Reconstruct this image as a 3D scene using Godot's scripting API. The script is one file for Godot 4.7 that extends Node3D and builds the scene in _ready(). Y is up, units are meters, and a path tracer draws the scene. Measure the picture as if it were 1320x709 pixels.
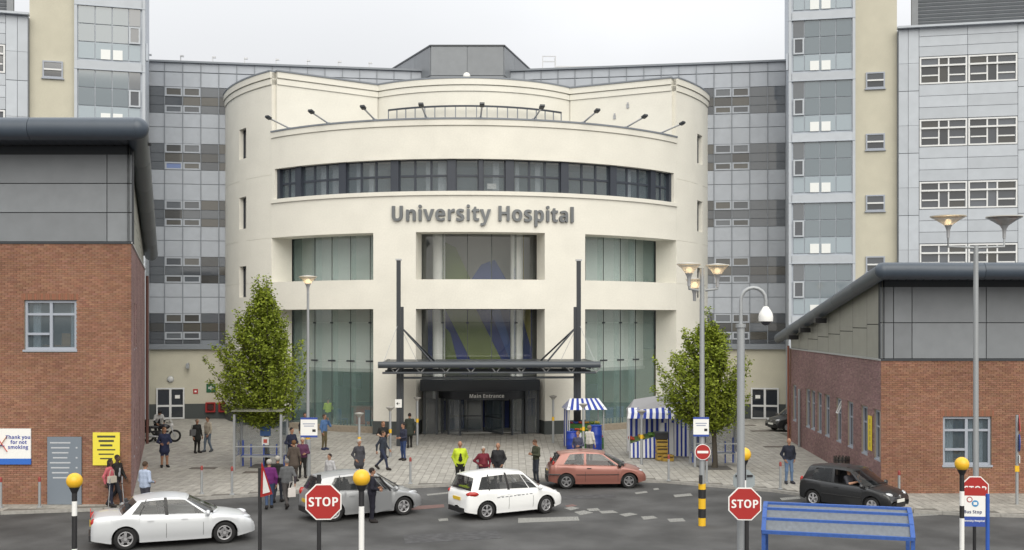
extends Node3D
# University hospital entrance: a cream drum between two grey wings, brick pavilions either side, a paved forecourt, cars and people.
# Units are metres, y is up, the forecourt lies at y = 0 and the road 0.1 m lower.

const EYE := 6.2
const FOCAL := 1420.0 / 709.0
const ROAD := -0.1

var rng := RandomNumberGenerator.new()
var taken := {}
var meshes := {}
var mats := {}


class Shape:
	var st := SurfaceTool.new()
	var group := 0
	var colour := Color.WHITE
	var coloured := false

	func _init() -> void:
		st.begin(Mesh.PRIMITIVE_TRIANGLES)
		st.set_smooth_group(-1)

	func flat() -> void:
		st.set_smooth_group(-1)

	func smooth() -> void:
		group += 1
		st.set_smooth_group(group)

	func tint(c: Color) -> void:
		colour = c
		coloured = true

	func v(p: Vector3) -> void:
		if coloured:
			st.set_color(colour)
		st.add_vertex(p)

	func tri(a: Vector3, b: Vector3, c: Vector3) -> void:
		v(a); v(b); v(c)

	func quad(a: Vector3, b: Vector3, c: Vector3, d: Vector3) -> void:
		v(a); v(b); v(c); v(a); v(c); v(d)

	func box(c: Vector3, s: Vector3, b := Basis.IDENTITY) -> void:
		flat()
		var x := b.x * s.x * 0.5
		var y := b.y * s.y * 0.5
		var z := b.z * s.z * 0.5
		quad(c - x - y + z, c - x + y + z, c + x + y + z, c + x - y + z)
		quad(c + x - y - z, c + x + y - z, c - x + y - z, c - x - y - z)
		quad(c + x - y + z, c + x + y + z, c + x + y - z, c + x - y - z)
		quad(c - x - y - z, c - x + y - z, c - x + y + z, c - x - y + z)
		quad(c - x + y + z, c - x + y - z, c + x + y - z, c + x + y + z)
		quad(c - x - y - z, c - x - y + z, c + x - y + z, c + x - y - z)

	# box given by its two corners
	func span(a: Vector3, b: Vector3) -> void:
		box((a + b) * 0.5, (b - a).abs())

	func bar(a: Vector3, b: Vector3, w: float, h: float) -> void:
		var y := (b - a)
		var l := y.length()
		y /= l
		var side := y.cross(Vector3.UP if absf(y.y) < 0.95 else Vector3.BACK).normalized()
		box((a + b) * 0.5, Vector3(w, l, h), Basis(side, y, side.cross(y)))

	func tube(pts: Array, radii: Array, n := 8, caps := true) -> void:
		var rows := []
		var side := Vector3.ZERO
		for i in pts.size():
			var t: Vector3 = (pts[mini(i + 1, pts.size() - 1)] - pts[maxi(i - 1, 0)]).normalized()
			if side == Vector3.ZERO:
				side = t.cross(Vector3.RIGHT if absf(t.x) < 0.8 else Vector3.BACK).normalized()
			else:
				side = (side - t * side.dot(t)).normalized()
			var up := t.cross(side)
			var row := []
			for k in n:
				var a := TAU * k / n
				row.append(pts[i] + (side * cos(a) + up * sin(a)) * radii[mini(i, radii.size() - 1)])
			rows.append(row)
		skin(rows, true)
		if caps:
			flat()
			for e in [0, rows.size() - 1]:
				var c: Vector3 = pts[e]
				for k in n:
					tri(c, rows[e][k], rows[e][(k + 1) % n])

	func skin(rows: Array, closed := false, is_smooth := true) -> void:
		if is_smooth:
			smooth()
		else:
			flat()
		var n: int = rows[0].size()
		for i in rows.size() - 1:
			for k in (n if closed else n - 1):
				var l := (k + 1) % n
				quad(rows[i][k], rows[i + 1][k], rows[i + 1][l], rows[i][l])

	# profile: Vector2(radius, height) from the bottom up
	func lathe(profile: Array, at := Vector3.ZERO, n := 16) -> void:
		for i in profile.size() - 1:
			var rows := []
			for j in 2:
				var p: Vector2 = profile[i + j]
				var row := []
				for k in n:
					var a := TAU * k / n
					row.append(at + Vector3(cos(a) * p.x, p.y, sin(a) * p.x))
				rows.append(row)
			skin(rows, true)

	func round_lathe(profile: Array, at := Vector3.ZERO, n := 16) -> void:
		var rows := []
		for p in profile:
			var row := []
			for k in n:
				var a := TAU * k / n
				row.append(at + Vector3(cos(a) * p.x, p.y, sin(a) * p.x))
			rows.append(row)
		skin(rows, true)

	func ball(c: Vector3, r: Vector3, n := 12) -> void:
		var rows := []
		for i in n / 2 + 1:
			var t := PI * i / (n / 2) - PI / 2
			var row := []
			for k in n:
				var a := TAU * k / n
				row.append(c + Vector3(cos(t) * cos(a) * r.x, sin(t) * r.y, cos(t) * sin(a) * r.z))
			rows.append(row)
		skin(rows, true)

	# flat outline (Vector2) turned into a slab: basis x and y carry the outline, basis z the thickness
	func slab(outline: PackedVector2Array, at: Vector3, b: Basis, thick: float) -> void:
		flat()
		var tris := Geometry2D.triangulate_polygon(outline)
		for s in [0.0, thick]:
			for i in range(0, tris.size(), 3):
				var q := []
				for j in 3:
					var p := outline[tris[i + j]]
					q.append(at + b.x * p.x + b.y * p.y + b.z * s)
				if s > 0.0:
					tri(q[0], q[1], q[2])
				else:
					tri(q[2], q[1], q[0])
		for i in outline.size():
			var p := outline[i]
			var r := outline[(i + 1) % outline.size()]
			var a0 := at + b.x * p.x + b.y * p.y
			var a1 := at + b.x * r.x + b.y * r.y
			quad(a0, a1, a1 + b.z * thick, a0 + b.z * thick)

	# piece of a ring: angles in degrees from +z towards +x
	func arc(p0: float, p1: float, r0: float, r1: float, y0: float, y1: float, step := 1.5) -> void:
		var n := maxi(1, int(ceil(absf(p1 - p0) / step)))
		var out := [[], []]
		var inn := [[], []]
		for i in n + 1:
			var a := deg_to_rad(lerpf(p0, p1, float(i) / n))
			var d := Vector3(sin(a), 0, cos(a))
			out[0].append(d * r1 + Vector3(0, y0, 0))
			out[1].append(d * r1 + Vector3(0, y1, 0))
			inn[0].append(d * r0 + Vector3(0, y0, 0))
			inn[1].append(d * r0 + Vector3(0, y1, 0))
		skin([out[0], out[1]])
		skin([inn[1], inn[0]])
		skin([out[1], inn[1]], false, false)
		skin([inn[0], out[0]], false, false)
		flat()
		for e in [0, n]:
			quad(out[0][e], out[1][e], inn[1][e], inn[0][e])

	func done() -> ArrayMesh:
		st.generate_normals()
		return st.commit()


func numbered(called: String) -> String:
	var n: int = taken.get(called, 0)
	taken[called] = n + 1
	return called if n == 0 else "%s_%03d" % [called, n]


func metas(o: Node, label: String, category: String, group := "", kind := "") -> void:
	if label:
		o.set_meta("label", label)
	if category:
		o.set_meta("category", category)
	if group:
		o.set_meta("group", group)
	if kind:
		o.set_meta("kind", kind)


func thing(called: String, label: String, category: String, at := Vector3.ZERO, turn := 0.0, group := "") -> Node3D:
	var o := Node3D.new()
	o.name = numbered(called)
	add_child(o)
	o.position = at
	o.rotation.y = turn
	metas(o, label, category, group)
	return o


func copy(o: Node3D, called: String, label: String, at: Vector3, turn := 0.0) -> Node3D:
	var c: Node3D = o.duplicate()
	c.name = numbered(called)
	add_child(c)
	c.position = at
	c.rotation.y = turn
	c.set_meta("label", label)
	return c


func part(parent: Node, called: String, m: Mesh, material: Material, at := Vector3.ZERO, b := Basis.IDENTITY) -> MeshInstance3D:
	var o := MeshInstance3D.new()
	o.name = called
	o.mesh = m
	o.material_override = material
	o.transform = Transform3D(b, at)
	parent.add_child(o, true)
	return o


func build(parent: Node, called: String, s: Shape, material: Material, at := Vector3.ZERO, b := Basis.IDENTITY) -> MeshInstance3D:
	return part(parent, called, s.done(), material, at, b)


func structure(called: String, s: Shape, material: Material) -> MeshInstance3D:
	var o := part(self, numbered(called), s.done(), material)
	o.set_meta("kind", "structure")
	return o


func cuboid(x: float, y: float, z: float) -> Mesh:
	var key := "b%.3f,%.3f,%.3f" % [x, y, z]
	if not meshes.has(key):
		var b := BoxMesh.new()
		b.size = Vector3(x, y, z)
		meshes[key] = b
	return meshes[key]


# picture frame in the xy plane centred on the origin
func frame_mesh(w: float, h: float, t: float, depth: float) -> Mesh:
	var key := "f%.3f,%.3f,%.3f,%.3f" % [w, h, t, depth]
	if not meshes.has(key):
		var s := Shape.new()
		s.box(Vector3(0, h / 2 - t / 2, 0), Vector3(w, t, depth))
		s.box(Vector3(0, -h / 2 + t / 2, 0), Vector3(w, t, depth))
		s.box(Vector3(-w / 2 + t / 2, 0, 0), Vector3(t, h - 2 * t, depth))
		s.box(Vector3(w / 2 - t / 2, 0, 0), Vector3(t, h - 2 * t, depth))
		meshes[key] = s.done()
	return meshes[key]


# colours are linear base colours
func plain(r: float, g: float, b: float, rough := 0.8, metal := 0.0) -> StandardMaterial3D:
	var key := "%.3f,%.3f,%.3f,%.2f,%.2f" % [r, g, b, rough, metal]
	if not mats.has(key):
		var m := StandardMaterial3D.new()
		m.albedo_color = Color(r, g, b).linear_to_srgb()
		m.roughness = rough
		m.metallic = metal
		mats[key] = m
	return mats[key]


func noise_texture(seed_: int, freq: float, lo: float, hi: float, octaves := 4, size := 512) -> NoiseTexture2D:
	var n := FastNoiseLite.new()
	n.seed = seed_
	n.frequency = freq
	n.fractal_octaves = octaves
	n.noise_type = FastNoiseLite.TYPE_SIMPLEX_SMOOTH
	var t := NoiseTexture2D.new()
	t.width = size
	t.height = size
	t.seamless = true
	t.noise = n
	var g := Gradient.new()
	g.set_color(0, Color(lo, lo, lo))
	g.set_color(1, Color(hi, hi, hi))
	t.color_ramp = g
	return t


# a surface with mottled tone and a fine grain, mapped in world space
func mottled(r: float, g: float, b: float, rough: float, tex: Texture2D, scale: float, fine: Texture2D = null, fine_scale := 1.0, relief := 0.0) -> StandardMaterial3D:
	var m := StandardMaterial3D.new()
	m.albedo_color = Color(r, g, b).linear_to_srgb()
	m.roughness = rough
	m.albedo_texture = tex
	m.uv1_triplanar = true
	m.uv1_world_triplanar = true
	m.uv1_scale = Vector3.ONE * scale
	if fine:
		m.detail_enabled = true
		m.detail_blend_mode = BaseMaterial3D.BLEND_MODE_MUL
		m.detail_albedo = fine
		m.detail_uv_layer = BaseMaterial3D.DETAIL_UV_2
		m.uv2_triplanar = true
		m.uv2_world_triplanar = true
		m.uv2_scale = Vector3.ONE * fine_scale
	if relief > 0.0:
		m.heightmap_enabled = true
		m.heightmap_texture = tex
		m.heightmap_scale = relief
	return m


func glass(r: float, g: float, b: float, alpha: float) -> StandardMaterial3D:
	var key := "g%.3f,%.3f,%.3f,%.2f" % [r, g, b, alpha]
	if not mats.has(key):
		var m := StandardMaterial3D.new()
		var c := Color(r, g, b).linear_to_srgb()
		c.a = alpha
		m.albedo_color = c
		m.transparency = BaseMaterial3D.TRANSPARENCY_ALPHA
		m.roughness = 0.03
		m.metallic_specular = 0.5
		mats[key] = m
	return mats[key]


func vertex_coloured(rough: float, metal := 0.0) -> StandardMaterial3D:
	var key := "vc%.2f,%.2f" % [rough, metal]
	if not mats.has(key):
		var m := StandardMaterial3D.new()
		m.vertex_color_use_as_albedo = true
		m.roughness = rough
		m.metallic = metal
		mats[key] = m
	return mats[key]


func lettering(parent: Node, called: String, words: String, size: float, depth: float, material: Material, at: Vector3, b := Basis.IDENTITY, font := "Droid Sans", bold := true) -> MeshInstance3D:
	var t := TextMesh.new()
	var f := SystemFont.new()
	f.font_names = PackedStringArray([font])
	f.font_weight = 700 if bold else 400
	t.font = f
	t.text = words
	t.font_size = 64
	t.pixel_size = size / 64.0
	t.depth = depth
	t.curve_step = 2.0
	return part(parent, called, t, material, at, b)


# where a point of the ground plan seen at a column of the photograph lies
func spot(px: float, depth: float, y := 0.0) -> Vector3:
	return Vector3((px - 660.0) / 1420.0 * depth, y, -depth)

var M := {}
var stone_tex: Texture2D
var grain_tex: Texture2D
var blotch_tex: Texture2D


func palette() -> void:
	grain_tex = noise_texture(3, 0.05, 0.85, 1.0, 5)
	blotch_tex = noise_texture(5, 0.008, 0.95, 1.0, 4)
	stone_tex = noise_texture(8, 0.02, 0.82, 1.0, 6)
	M.render = mottled(0.80, 0.78, 0.71, 0.85, blotch_tex, 0.11, noise_texture(12, 0.03, 0.965, 1.0, 5), 0.5)
	M.beige = mottled(0.64, 0.61, 0.50, 0.85, blotch_tex, 0.17, grain_tex, 0.9)
	M.plinth = mottled(0.075, 0.085, 0.085, 0.8, grain_tex, 0.7)
	M.tower_side = mottled(0.42, 0.46, 0.52, 0.45, blotch_tex, 0.3)
	M.panel = []
	for k in 4:
		var f: float = [1.0, 0.975, 1.02, 0.99][k]
		M.panel.append(mottled(0.40 * f, 0.43 * f, 0.48 * f, 0.42, blotch_tex, 0.23 + 0.05 * k))
	M.pale_panel = []
	for k in 3:
		var f: float = [1.0, 0.95, 1.05][k]
		M.pale_panel.append(mottled(0.45 * f, 0.485 * f, 0.535 * f, 0.4, blotch_tex, 0.21 + 0.05 * k))
	M.mullion = plain(0.20, 0.22, 0.25, 0.5)
	M.white_frame = plain(0.66, 0.67, 0.68, 0.5)
	M.grey_frame = plain(0.33, 0.36, 0.42, 0.5)
	M.dark_frame = plain(0.035, 0.042, 0.058, 0.45)
	M.charcoal = plain(0.03, 0.035, 0.043, 0.4)
	M.pane = []
	for c in [[0.028, 0.033, 0.042], [0.052, 0.060, 0.075], [0.085, 0.097, 0.118], [0.042, 0.042, 0.040], [0.065, 0.08, 0.12]]:
		var m: StandardMaterial3D = plain(c[0], c[1], c[2], 0.06)
		m.metallic_specular = 0.75
		M.pane.append(m)
	M.wing_pane = []
	for c in [[0.082, 0.090, 0.104], [0.115, 0.127, 0.145], [0.066, 0.066, 0.066], [0.092, 0.088, 0.08]]:
		var m: StandardMaterial3D = plain(c[0], c[1], c[2], 0.06)
		m.metallic_specular = 0.75
		M.wing_pane.append(m)
	M.blue_blind = plain(0.16, 0.22, 0.42, 0.5)
	M.tower_glass = []
	for c in [[0.155, 0.19, 0.22], [0.148, 0.183, 0.212], [0.163, 0.198, 0.228]]:
		var m: StandardMaterial3D = plain(c[0], c[1], c[2], 0.05)
		m.metallic_specular = 0.8
		M.tower_glass.append(m)
	M.frosted = plain(0.31, 0.365, 0.41, 0.25)
	M.white_board = plain(0.72, 0.74, 0.74, 0.5)
	M.atrium_glass = glass(0.36, 0.56, 0.53, 0.13)
	M.centre_glass = glass(0.16, 0.22, 0.22, 0.04)
	M.clear_glass = glass(0.12, 0.16, 0.19, 0.30)
	M.curtain = plain(0.52, 0.56, 0.60, 0.9)
	M.room = plain(0.5, 0.5, 0.48, 0.9)
	M.dark_room = plain(0.06, 0.06, 0.065, 0.9)
	M.atrium_wall = plain(0.82, 0.84, 0.82, 0.9)
	M.steel = plain(0.42, 0.43, 0.45, 0.42, 0.5)
	M.galvanised = mottled(0.40, 0.42, 0.44, 0.5, grain_tex, 2.0)
	M.galvanised.metallic = 0.35
	M.eave = mottled(0.060, 0.078, 0.105, 0.42, blotch_tex, 0.4)
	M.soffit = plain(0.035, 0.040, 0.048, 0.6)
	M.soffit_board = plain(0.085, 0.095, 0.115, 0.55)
	M.door_frame = plain(0.07, 0.078, 0.09, 0.4)
	M.door_glass = glass(0.30, 0.33, 0.35, 0.16)
	M.cladding = []
	for k in 3:
		var f: float = [1.0, 0.93, 1.06][k]
		M.cladding.append(mottled(0.215 * f, 0.23 * f, 0.25 * f, 0.42, blotch_tex, 0.25 + 0.05 * k))
	M.cream_panel = mottled(0.30, 0.30, 0.265, 0.5, blotch_tex, 0.3)
	M.mortar = mottled(0.42, 0.36, 0.29, 0.95, grain_tex, 1.2)
	M.brick = vertex_coloured(0.88)
	M.asphalt = mottled(0.16, 0.16, 0.163, 0.92, noise_texture(21, 0.006, 0.62, 1.0, 6, 1024), 0.06, noise_texture(22, 0.2, 0.62, 1.0, 3), 0.55)
	M.joint = mottled(0.17, 0.16, 0.145, 0.95, grain_tex, 0.8)
	M.slab = []
	for k in 5:
		var f: float = [1.0, 0.93, 1.06, 0.96, 0.86][k]
		M.slab.append(mottled(0.50 * f, 0.48 * f, 0.44 * f, 0.9, stone_tex, 0.16 + 0.03 * k, grain_tex, 1.1))
	M.kerb = mottled(0.36, 0.35, 0.33, 0.9, stone_tex, 0.5)
	M.white_paint = mottled(0.44, 0.44, 0.42, 0.85, noise_texture(61, 0.05, 0.45, 1.0, 5), 0.7)
	M.red_paint = mottled(0.19, 0.115, 0.105, 0.9, stone_tex, 0.9)
	M.white = plain(0.78, 0.78, 0.77, 0.5)
	M.black = plain(0.018, 0.018, 0.02, 0.5)
	M.letter = plain(0.15, 0.16, 0.17, 0.45, 0.2)


func camera_and_light() -> void:
	var cam := Camera3D.new()
	cam.name = "camera"
	cam.projection = Camera3D.PROJECTION_FRUSTUM
	cam.near = 0.5
	cam.far = 800.0
	cam.size = cam.near / FOCAL
	cam.frustum_offset = Vector2(0, cam.near * (416.0 - 354.5) / 1420.0)
	cam.position = Vector3(0, EYE, 0)
	add_child(cam)
	cam.current = true

	var sky := ProceduralSkyMaterial.new()
	sky.sky_top_color = Color(0.98, 0.99, 1.0)
	sky.sky_horizon_color = Color(0.485, 0.488, 0.497)
	sky.sky_curve = 0.6
	sky.energy_multiplier = 1.30
	sky.ground_bottom_color = Color(0.35, 0.35, 0.35)
	sky.ground_horizon_color = Color(0.5, 0.5, 0.5)
	var cover := noise_texture(31, 0.012, 0.0, 0.36, 5)
	sky.sky_cover = cover
	sky.sky_cover_modulate = Color(1, 1, 1, 1.0)
	var env := Environment.new()
	env.background_mode = Environment.BG_SKY
	env.sky = Sky.new()
	env.sky.sky_material = sky
	env.tonemap_mode = Environment.TONE_MAPPER_LINEAR
	env.tonemap_exposure = 1.66
	env.sdfgi_enabled = true
	env.ssao_enabled = true
	env.ssil_enabled = true
	var we := WorldEnvironment.new()
	we.name = "environment"
	we.environment = env
	add_child(we)

	var sun := DirectionalLight3D.new()
	sun.name = "sun"
	sun.light_energy = 0.5
	sun.light_angular_distance = 60.0
	sun.light_color = Color(1.0, 0.985, 0.95)
	sun.shadow_enabled = true
	add_child(sun)
	sun.look_at_from_position(Vector3(5, 22, 24), Vector3.ZERO)


# the edge of the raised paving towards the road, from west to east (x, depth)
const EDGE := [[-60.0, 35.6], [-30.0, 35.9], [-16.8, 36.2], [-13.7, 36.9], [-12.2, 38.2], [-10.9, 39.2], [-7.5, 40.8], [-3.0, 42.2], [1.2, 43.7], [3.0, 44.0], [6.0, 43.3], [9.7, 41.0], [11.6, 38.8], [13.3, 36.5], [15.0, 35.9], [16.7, 35.6], [30.0, 35.2], [60.0, 35.0]]


func edge_depth(x: float) -> float:
	for i in EDGE.size() - 1:
		if x <= EDGE[i + 1][0]:
			return lerpf(EDGE[i][1], EDGE[i + 1][1], (x - EDGE[i][0]) / (EDGE[i + 1][0] - EDGE[i][0]))
	return EDGE[-1][1]


func ground() -> void:
	var s := Shape.new()
	var n := 12
	for i in n:
		for j in n:
			var a := Vector3(-600 + 1200.0 * i / n, ROAD, -700 + 1200.0 * j / n)
			var w := 1200.0 / n
			s.quad(a, a + Vector3(w, 0, 0), a + Vector3(w, 0, w), a + Vector3(0, 0, w))
	structure("road", s, M.asphalt)

	# bed of the paving with its edge, joints show it
	var outline := PackedVector2Array()
	for e in EDGE:
		outline.append(Vector2(e[0], -e[1] - 0.12))
	outline.append(Vector2(60, -120))
	outline.append(Vector2(-60, -120))
	s = Shape.new()
	s.slab(outline, Vector3(0, -0.010, 0), Basis(Vector3.RIGHT, Vector3.BACK, Vector3.DOWN), 0.12)
	var bed := structure("pavement", s, M.joint)

	# slabs in running bond; the three hundred nearest in view are pieces of their own
	var spots := []
	var row := 0
	var z := 35.0
	while z < 74.0:
		var depth := z + 0.225
		var half := depth * 0.4648 + 1.5
		var x := -half
		x = floorf(x / 0.3) * 0.3
		while x < half:
			var in_front := edge_depth(x + 0.15) + 0.16 < z + 0.04 and edge_depth(x) + 0.16 < z + 0.04 and edge_depth(x + 0.3) + 0.16 < z + 0.04
			if in_front and not under_building(x + 0.15, depth):
				spots.append(Vector2(x + 0.15, depth))
			x += 0.3
		z += 0.45
		row += 1
	var slab := BoxMesh.new()
	slab.size = Vector3(0.284, 0.04, 0.437)
	var rest := []
	var made := 0
	var variant := func(p: Vector2) -> int: return absi(int(p.x * 37.0 + p.y * 91.7 + sin(p.x * 12.9 + p.y * 78.2) * 43.7)) % 5
	for p in spots:
		var seen: bool = absf(p.x) < p.y * 0.46
		var b := Basis(Vector3(1, rng.randf_range(-0.006, 0.006), 0).normalized(), rng.randf_range(-0.01, 0.01))
		var at := Vector3(p.x, -0.018 + rng.randf_range(-0.002, 0.002), -p.y)
		if made < 300 and seen:
			part(bed, "paving_slab", slab, M.slab[variant.call(p)], at, b)
			made += 1
		else:
			rest.append([at, b, variant.call(p)])
	for k in 5:
		var list := rest.filter(func(r): return r[2] == k)
		var mm := MultiMesh.new()
		mm.transform_format = MultiMesh.TRANSFORM_3D
		mm.mesh = slab
		mm.instance_count = list.size()
		for i in list.size():
			mm.set_instance_transform(i, Transform3D(list[i][1], list[i][0]))
		var o := MultiMeshInstance3D.new()
		o.name = "paving"
		o.multimesh = mm
		o.material_override = M.slab[k]
		o.set_meta("kind", "stuff")
		bed.add_child(o, true)

	# kerb stones along the edge
	var kerbs: Node3D = Node3D.new()
	kerbs.name = "kerb"
	kerbs.set_meta("kind", "structure")
	add_child(kerbs)
	for i in range(1, EDGE.size() - 2):
		var a := Vector3(EDGE[i][0], 0, -EDGE[i][1])
		var c := Vector3(EDGE[i + 1][0], 0, -EDGE[i + 1][1])
		var n_ := maxi(1, int(round(a.distance_to(c) / 0.92)))
		for k in n_:
			var p := a.lerp(c, (k + 0.5) / n_)
			var d := (c - a).normalized()
			part(kerbs, "kerb_stone", cuboid(a.distance_to(c) / n_ - 0.01, 0.13, 0.13), M.kerb, p + Vector3(0, -0.061, 0), Basis(d, Vector3.UP, d.cross(Vector3.UP)))

	# road paint, each mark an outline laid on the asphalt
	var marks: Node3D = Node3D.new()
	marks.name = "road_markings"
	marks.set_meta("kind", "structure")
	add_child(marks)
	var lay := func(pts: Array, m: Material) -> void:
		var o := PackedVector2Array()
		for p in pts:
			var d: float = (EYE - ROAD) * 1420.0 / (p[1] - 416.0)
			o.append(Vector2((p[0] - 660.0) / 1420.0 * d, -d))
		var sh := Shape.new()
		var c := Vector2.ZERO
		for q in o:
			c += q / o.size()
		for q in o.size():
			o[q] -= c
		sh.slab(o, Vector3.ZERO, Basis(Vector3.RIGHT, Vector3.BACK, Vector3.DOWN), 0.003)
		build(marks, "marking", sh, m, Vector3(c.x, ROAD + 0.004, c.y))
	for q in [[[818, 635], [833, 633], [835, 635], [820, 637]], [[842, 630], [848, 629], [850, 631], [843, 632]], [[727, 655], [737, 653], [747, 655], [736, 658]], [[740, 660], [753, 658], [765, 661], [748, 664]],
			[[756, 656], [770, 655], [774, 658], [760, 659]], [[772, 659], [790, 658], [797, 661], [776, 662]], [[798, 663], [812, 661], [822, 663], [806, 666]], [[826, 666], [842, 665], [848, 668], [830, 670]],
			[[868, 638], [890, 636], [893, 639], [870, 641]], [[550, 637], [580, 634], [580, 636], [551, 639]], [[1005, 642], [1030, 640], [1032, 643], [1008, 645]], [[668, 668], [745, 666], [747, 671], [668, 674]], [[565, 669], [577, 668], [578, 671], [566, 672]],
			[[1040, 660], [1200, 657], [1205, 661], [1042, 664]], [[860, 669], [880, 668], [884, 672], [864, 673]], [[1172, 662], [1206, 660], [1210, 664], [1176, 666]]]:
		lay.call(q, M.white_paint)
	M.patch = mottled(0.085, 0.085, 0.09, 0.92, noise_texture(23, 0.02, 0.7, 1.0, 5), 0.3)
	for q in [[[520, 690], [640, 684], [648, 694], [522, 701]], [[700, 640], [790, 637], [795, 641], [702, 645]]]:
		lay.call(q, M.patch)
	for q in [[[1168, 650], [1196, 649], [1214, 655], [1182, 657]], [[728, 652], [738, 650], [744, 652], [732, 654]], [[500, 655], [572, 650], [573, 654], [502, 660]]]:
		lay.call(q, M.red_paint)


func under_building(x: float, depth: float) -> bool:
	if Vector2(x + 2.95, depth - 77.0).length() < 15.6:
		return true
	if depth > 70.4 + (x + 23.6) * 0.158 and x < -3.0:
		return true
	if depth > 70.4 - (x - 17.7) * 0.158 and x >= -3.0:
		return true
	if depth > 37.9 and x < -13.2 - (depth - 37.6) * 0.3085 and depth < 62.0:
		return true
	if depth > 40.3 and x > 13.6 + (depth - 40.0) * 0.0678 and depth < 62.0:
		return true
	return false


func polar(deg: float, r: float, y: float) -> Vector3:
	var a := deg_to_rad(deg)
	return Vector3(sin(a) * r, y, cos(a) * r)


func facing(deg: float) -> Basis:
	return Basis(Vector3.UP, deg_to_rad(deg))


func drum() -> void:
	var o := thing("hospital_entrance_building", "cream rendered drum building with curved front and tall glazed openings", "building", Vector3(-2.95, 0, -77), deg_to_rad(4.3))
	var ri := 15.15
	var ro := 16.6
	var s := Shape.new()
	# bands of the curved front
	s.arc(-46.6, 46.6, ri, ro, 15.2, 16.98)
	s.arc(-46.6, 46.6, ri, ro - 0.03, 16.98, 17.36)
	s.arc(-46.6, 46.6, ri + 0.01, ro + 0.06, 17.04, 17.355)
	s.arc(-46.6, 46.6, ri, ro, 11.18, 13.2)
	s.arc(-46.6, 46.6, ri, ro, 6.96, 8.58)
	for g in [-1, 1]:
		s.arc(45.6 * g, 46.6 * g, ri, ro, 13.42, 15.2)
		s.arc(12.4 * g, 20.9 * g, ri, ro, 8.58, 11.18)
		s.arc(12.4 * g, 20.9 * g, ri, ro, 0.75, 6.96)
	build(o, "front_wall", s, M.render)
	for g in [-1, 1]:
		s = Shape.new()
		s.arc(12.3 * g, 21.0 * g, ri - 0.02, ro + 0.03, -0.05, 0.75)
		build(o, "plinth", s, M.plinth)
		s = Shape.new()
		s.arc(46.5 * g, 112.0 * g, ri - 0.02, ro + 0.03, -0.05, 0.95)
		build(o, "plinth", s, M.plinth)
	s = Shape.new()
	s.arc(-46.6, 46.6, ri, ro + 0.09, 13.2, 13.42)
	build(o, "sill", s, M.render)
	s = Shape.new()
	s.arc(-46.6, 46.6, ri - 0.1, ro + 0.10, 17.36, 17.45)
	build(o, "coping", s, M.mullion)
	# side lobes that rise above the front, with slot windows
	for g in [-1, 1]:
		s = Shape.new()
		var joints := [0.95, 4.9, 8.58, 11.18, 14.9, 20.15]
		s.arc(46.6 * g, 57.0 * g, ri, ro - 0.02, 0.95, 20.15)
		s.arc(60.8 * g, 112.0 * g, ri, ro - 0.02, 0.95, 20.15)
		for k in joints.size() - 1:
			s.arc(46.62 * g, 56.99 * g, ri + 0.05, ro, joints[k], joints[k + 1] - 0.018)
			s.arc(60.81 * g, 112.0 * g, ri + 0.05, ro, joints[k], joints[k + 1] - 0.018)
		var y := 0.95
		for slot in [[4.0, 5.9], [7.75, 9.65], [11.93, 13.88], [16.21, 18.06]]:
			s.arc(57.0 * g, 60.8 * g, ri, ro, y, slot[0])
			y = slot[1]
		s.arc(57.0 * g, 60.8 * g, ri, ro, y, 20.15)
		s.arc(46.6 * g, 112.0 * g, ri, ro - 0.03, 20.15, 20.94)
		s.arc(46.6 * g, 112.0 * g, ri, ro + 0.06, 20.2, 20.52)
		s.arc(46.6 * g, 112.0 * g, ri, ro + 0.12, 20.58, 20.935)
		build(o, "lobe_wall", s, M.render)
		s = Shape.new()
		s.arc(46.6 * g, 112.0 * g, ri - 0.1, ro + 0.15, 20.94, 21.03)
		build(o, "coping", s, M.mullion)
		for slot in [[4.0, 5.9], [7.75, 9.65], [11.93, 13.88], [16.21, 18.06]]:
			var w := part(o, "slot_window", frame_mesh(1.12, slot[1] - slot[0], 0.07, 0.1), M.dark_frame, polar(58.9 * g, 16.28, (slot[0] + slot[1]) / 2), facing(58.9 * g))
			part(w, "pane", cuboid(1.0, slot[1] - slot[0] - 0.12, 0.02), M.pane[0])
		# return wall of the lobe towards the roof terrace
		var a := polar(46.6 * g, 16.35, 0)
		var b := Vector3(6.15 * g, 0, 7.9)
		var dir := (b - a).normalized()
		var bas := Basis(dir, Vector3.UP, dir.cross(Vector3.UP))
		var l := a.distance_to(b)
		s = Shape.new()
		s.box(Vector3(0, 18.3, 0), Vector3(l, 3.7, 0.5))
		s.box(Vector3(0, 20.54, 0), Vector3(l, 0.79, 0.46))
		s.box(Vector3(0, 20.36, 0), Vector3(l, 0.32, 0.62))
		s.box(Vector3(0, 20.757, 0), Vector3(l, 0.355, 0.74))
		build(o, "terrace_wall", s, M.render, (a + b) * 0.5, bas)
		build_box(o, "coping", Vector3(l + 0.1, 0.09, 0.85), M.mullion, (a + b) * 0.5 + Vector3(0, 20.985, 0), bas)
		for q in [[0.42, 19.5], [0.55, 18.9]]:
			if g > 0:
				var lamp := Shape.new()
				lamp.box(Vector3(0, 0, 0.12), Vector3(0.16, 0.22, 0.2))
				lamp.box(Vector3(0, 0.16, 0.05), Vector3(0.08, 0.14, 0.1))
				build(o, "wall_lamp", lamp, M.steel, a.lerp(b, q[0]) + bas.z * -0.32 * 1.0 + Vector3(0, q[1], 0), bas)
	# inner drum behind the terrace
	var n := 14
	var half := rad_to_deg(asin(6.15 / 8.55))
	s = Shape.new()
	s.arc(-half, half, 8.05, 8.55, 16.5, 20.15)
	s.arc(-half, half, 8.05, 8.52, 20.15, 20.94)
	s.arc(-half, half, 8.06, 8.61, 20.2, 20.52)
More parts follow.
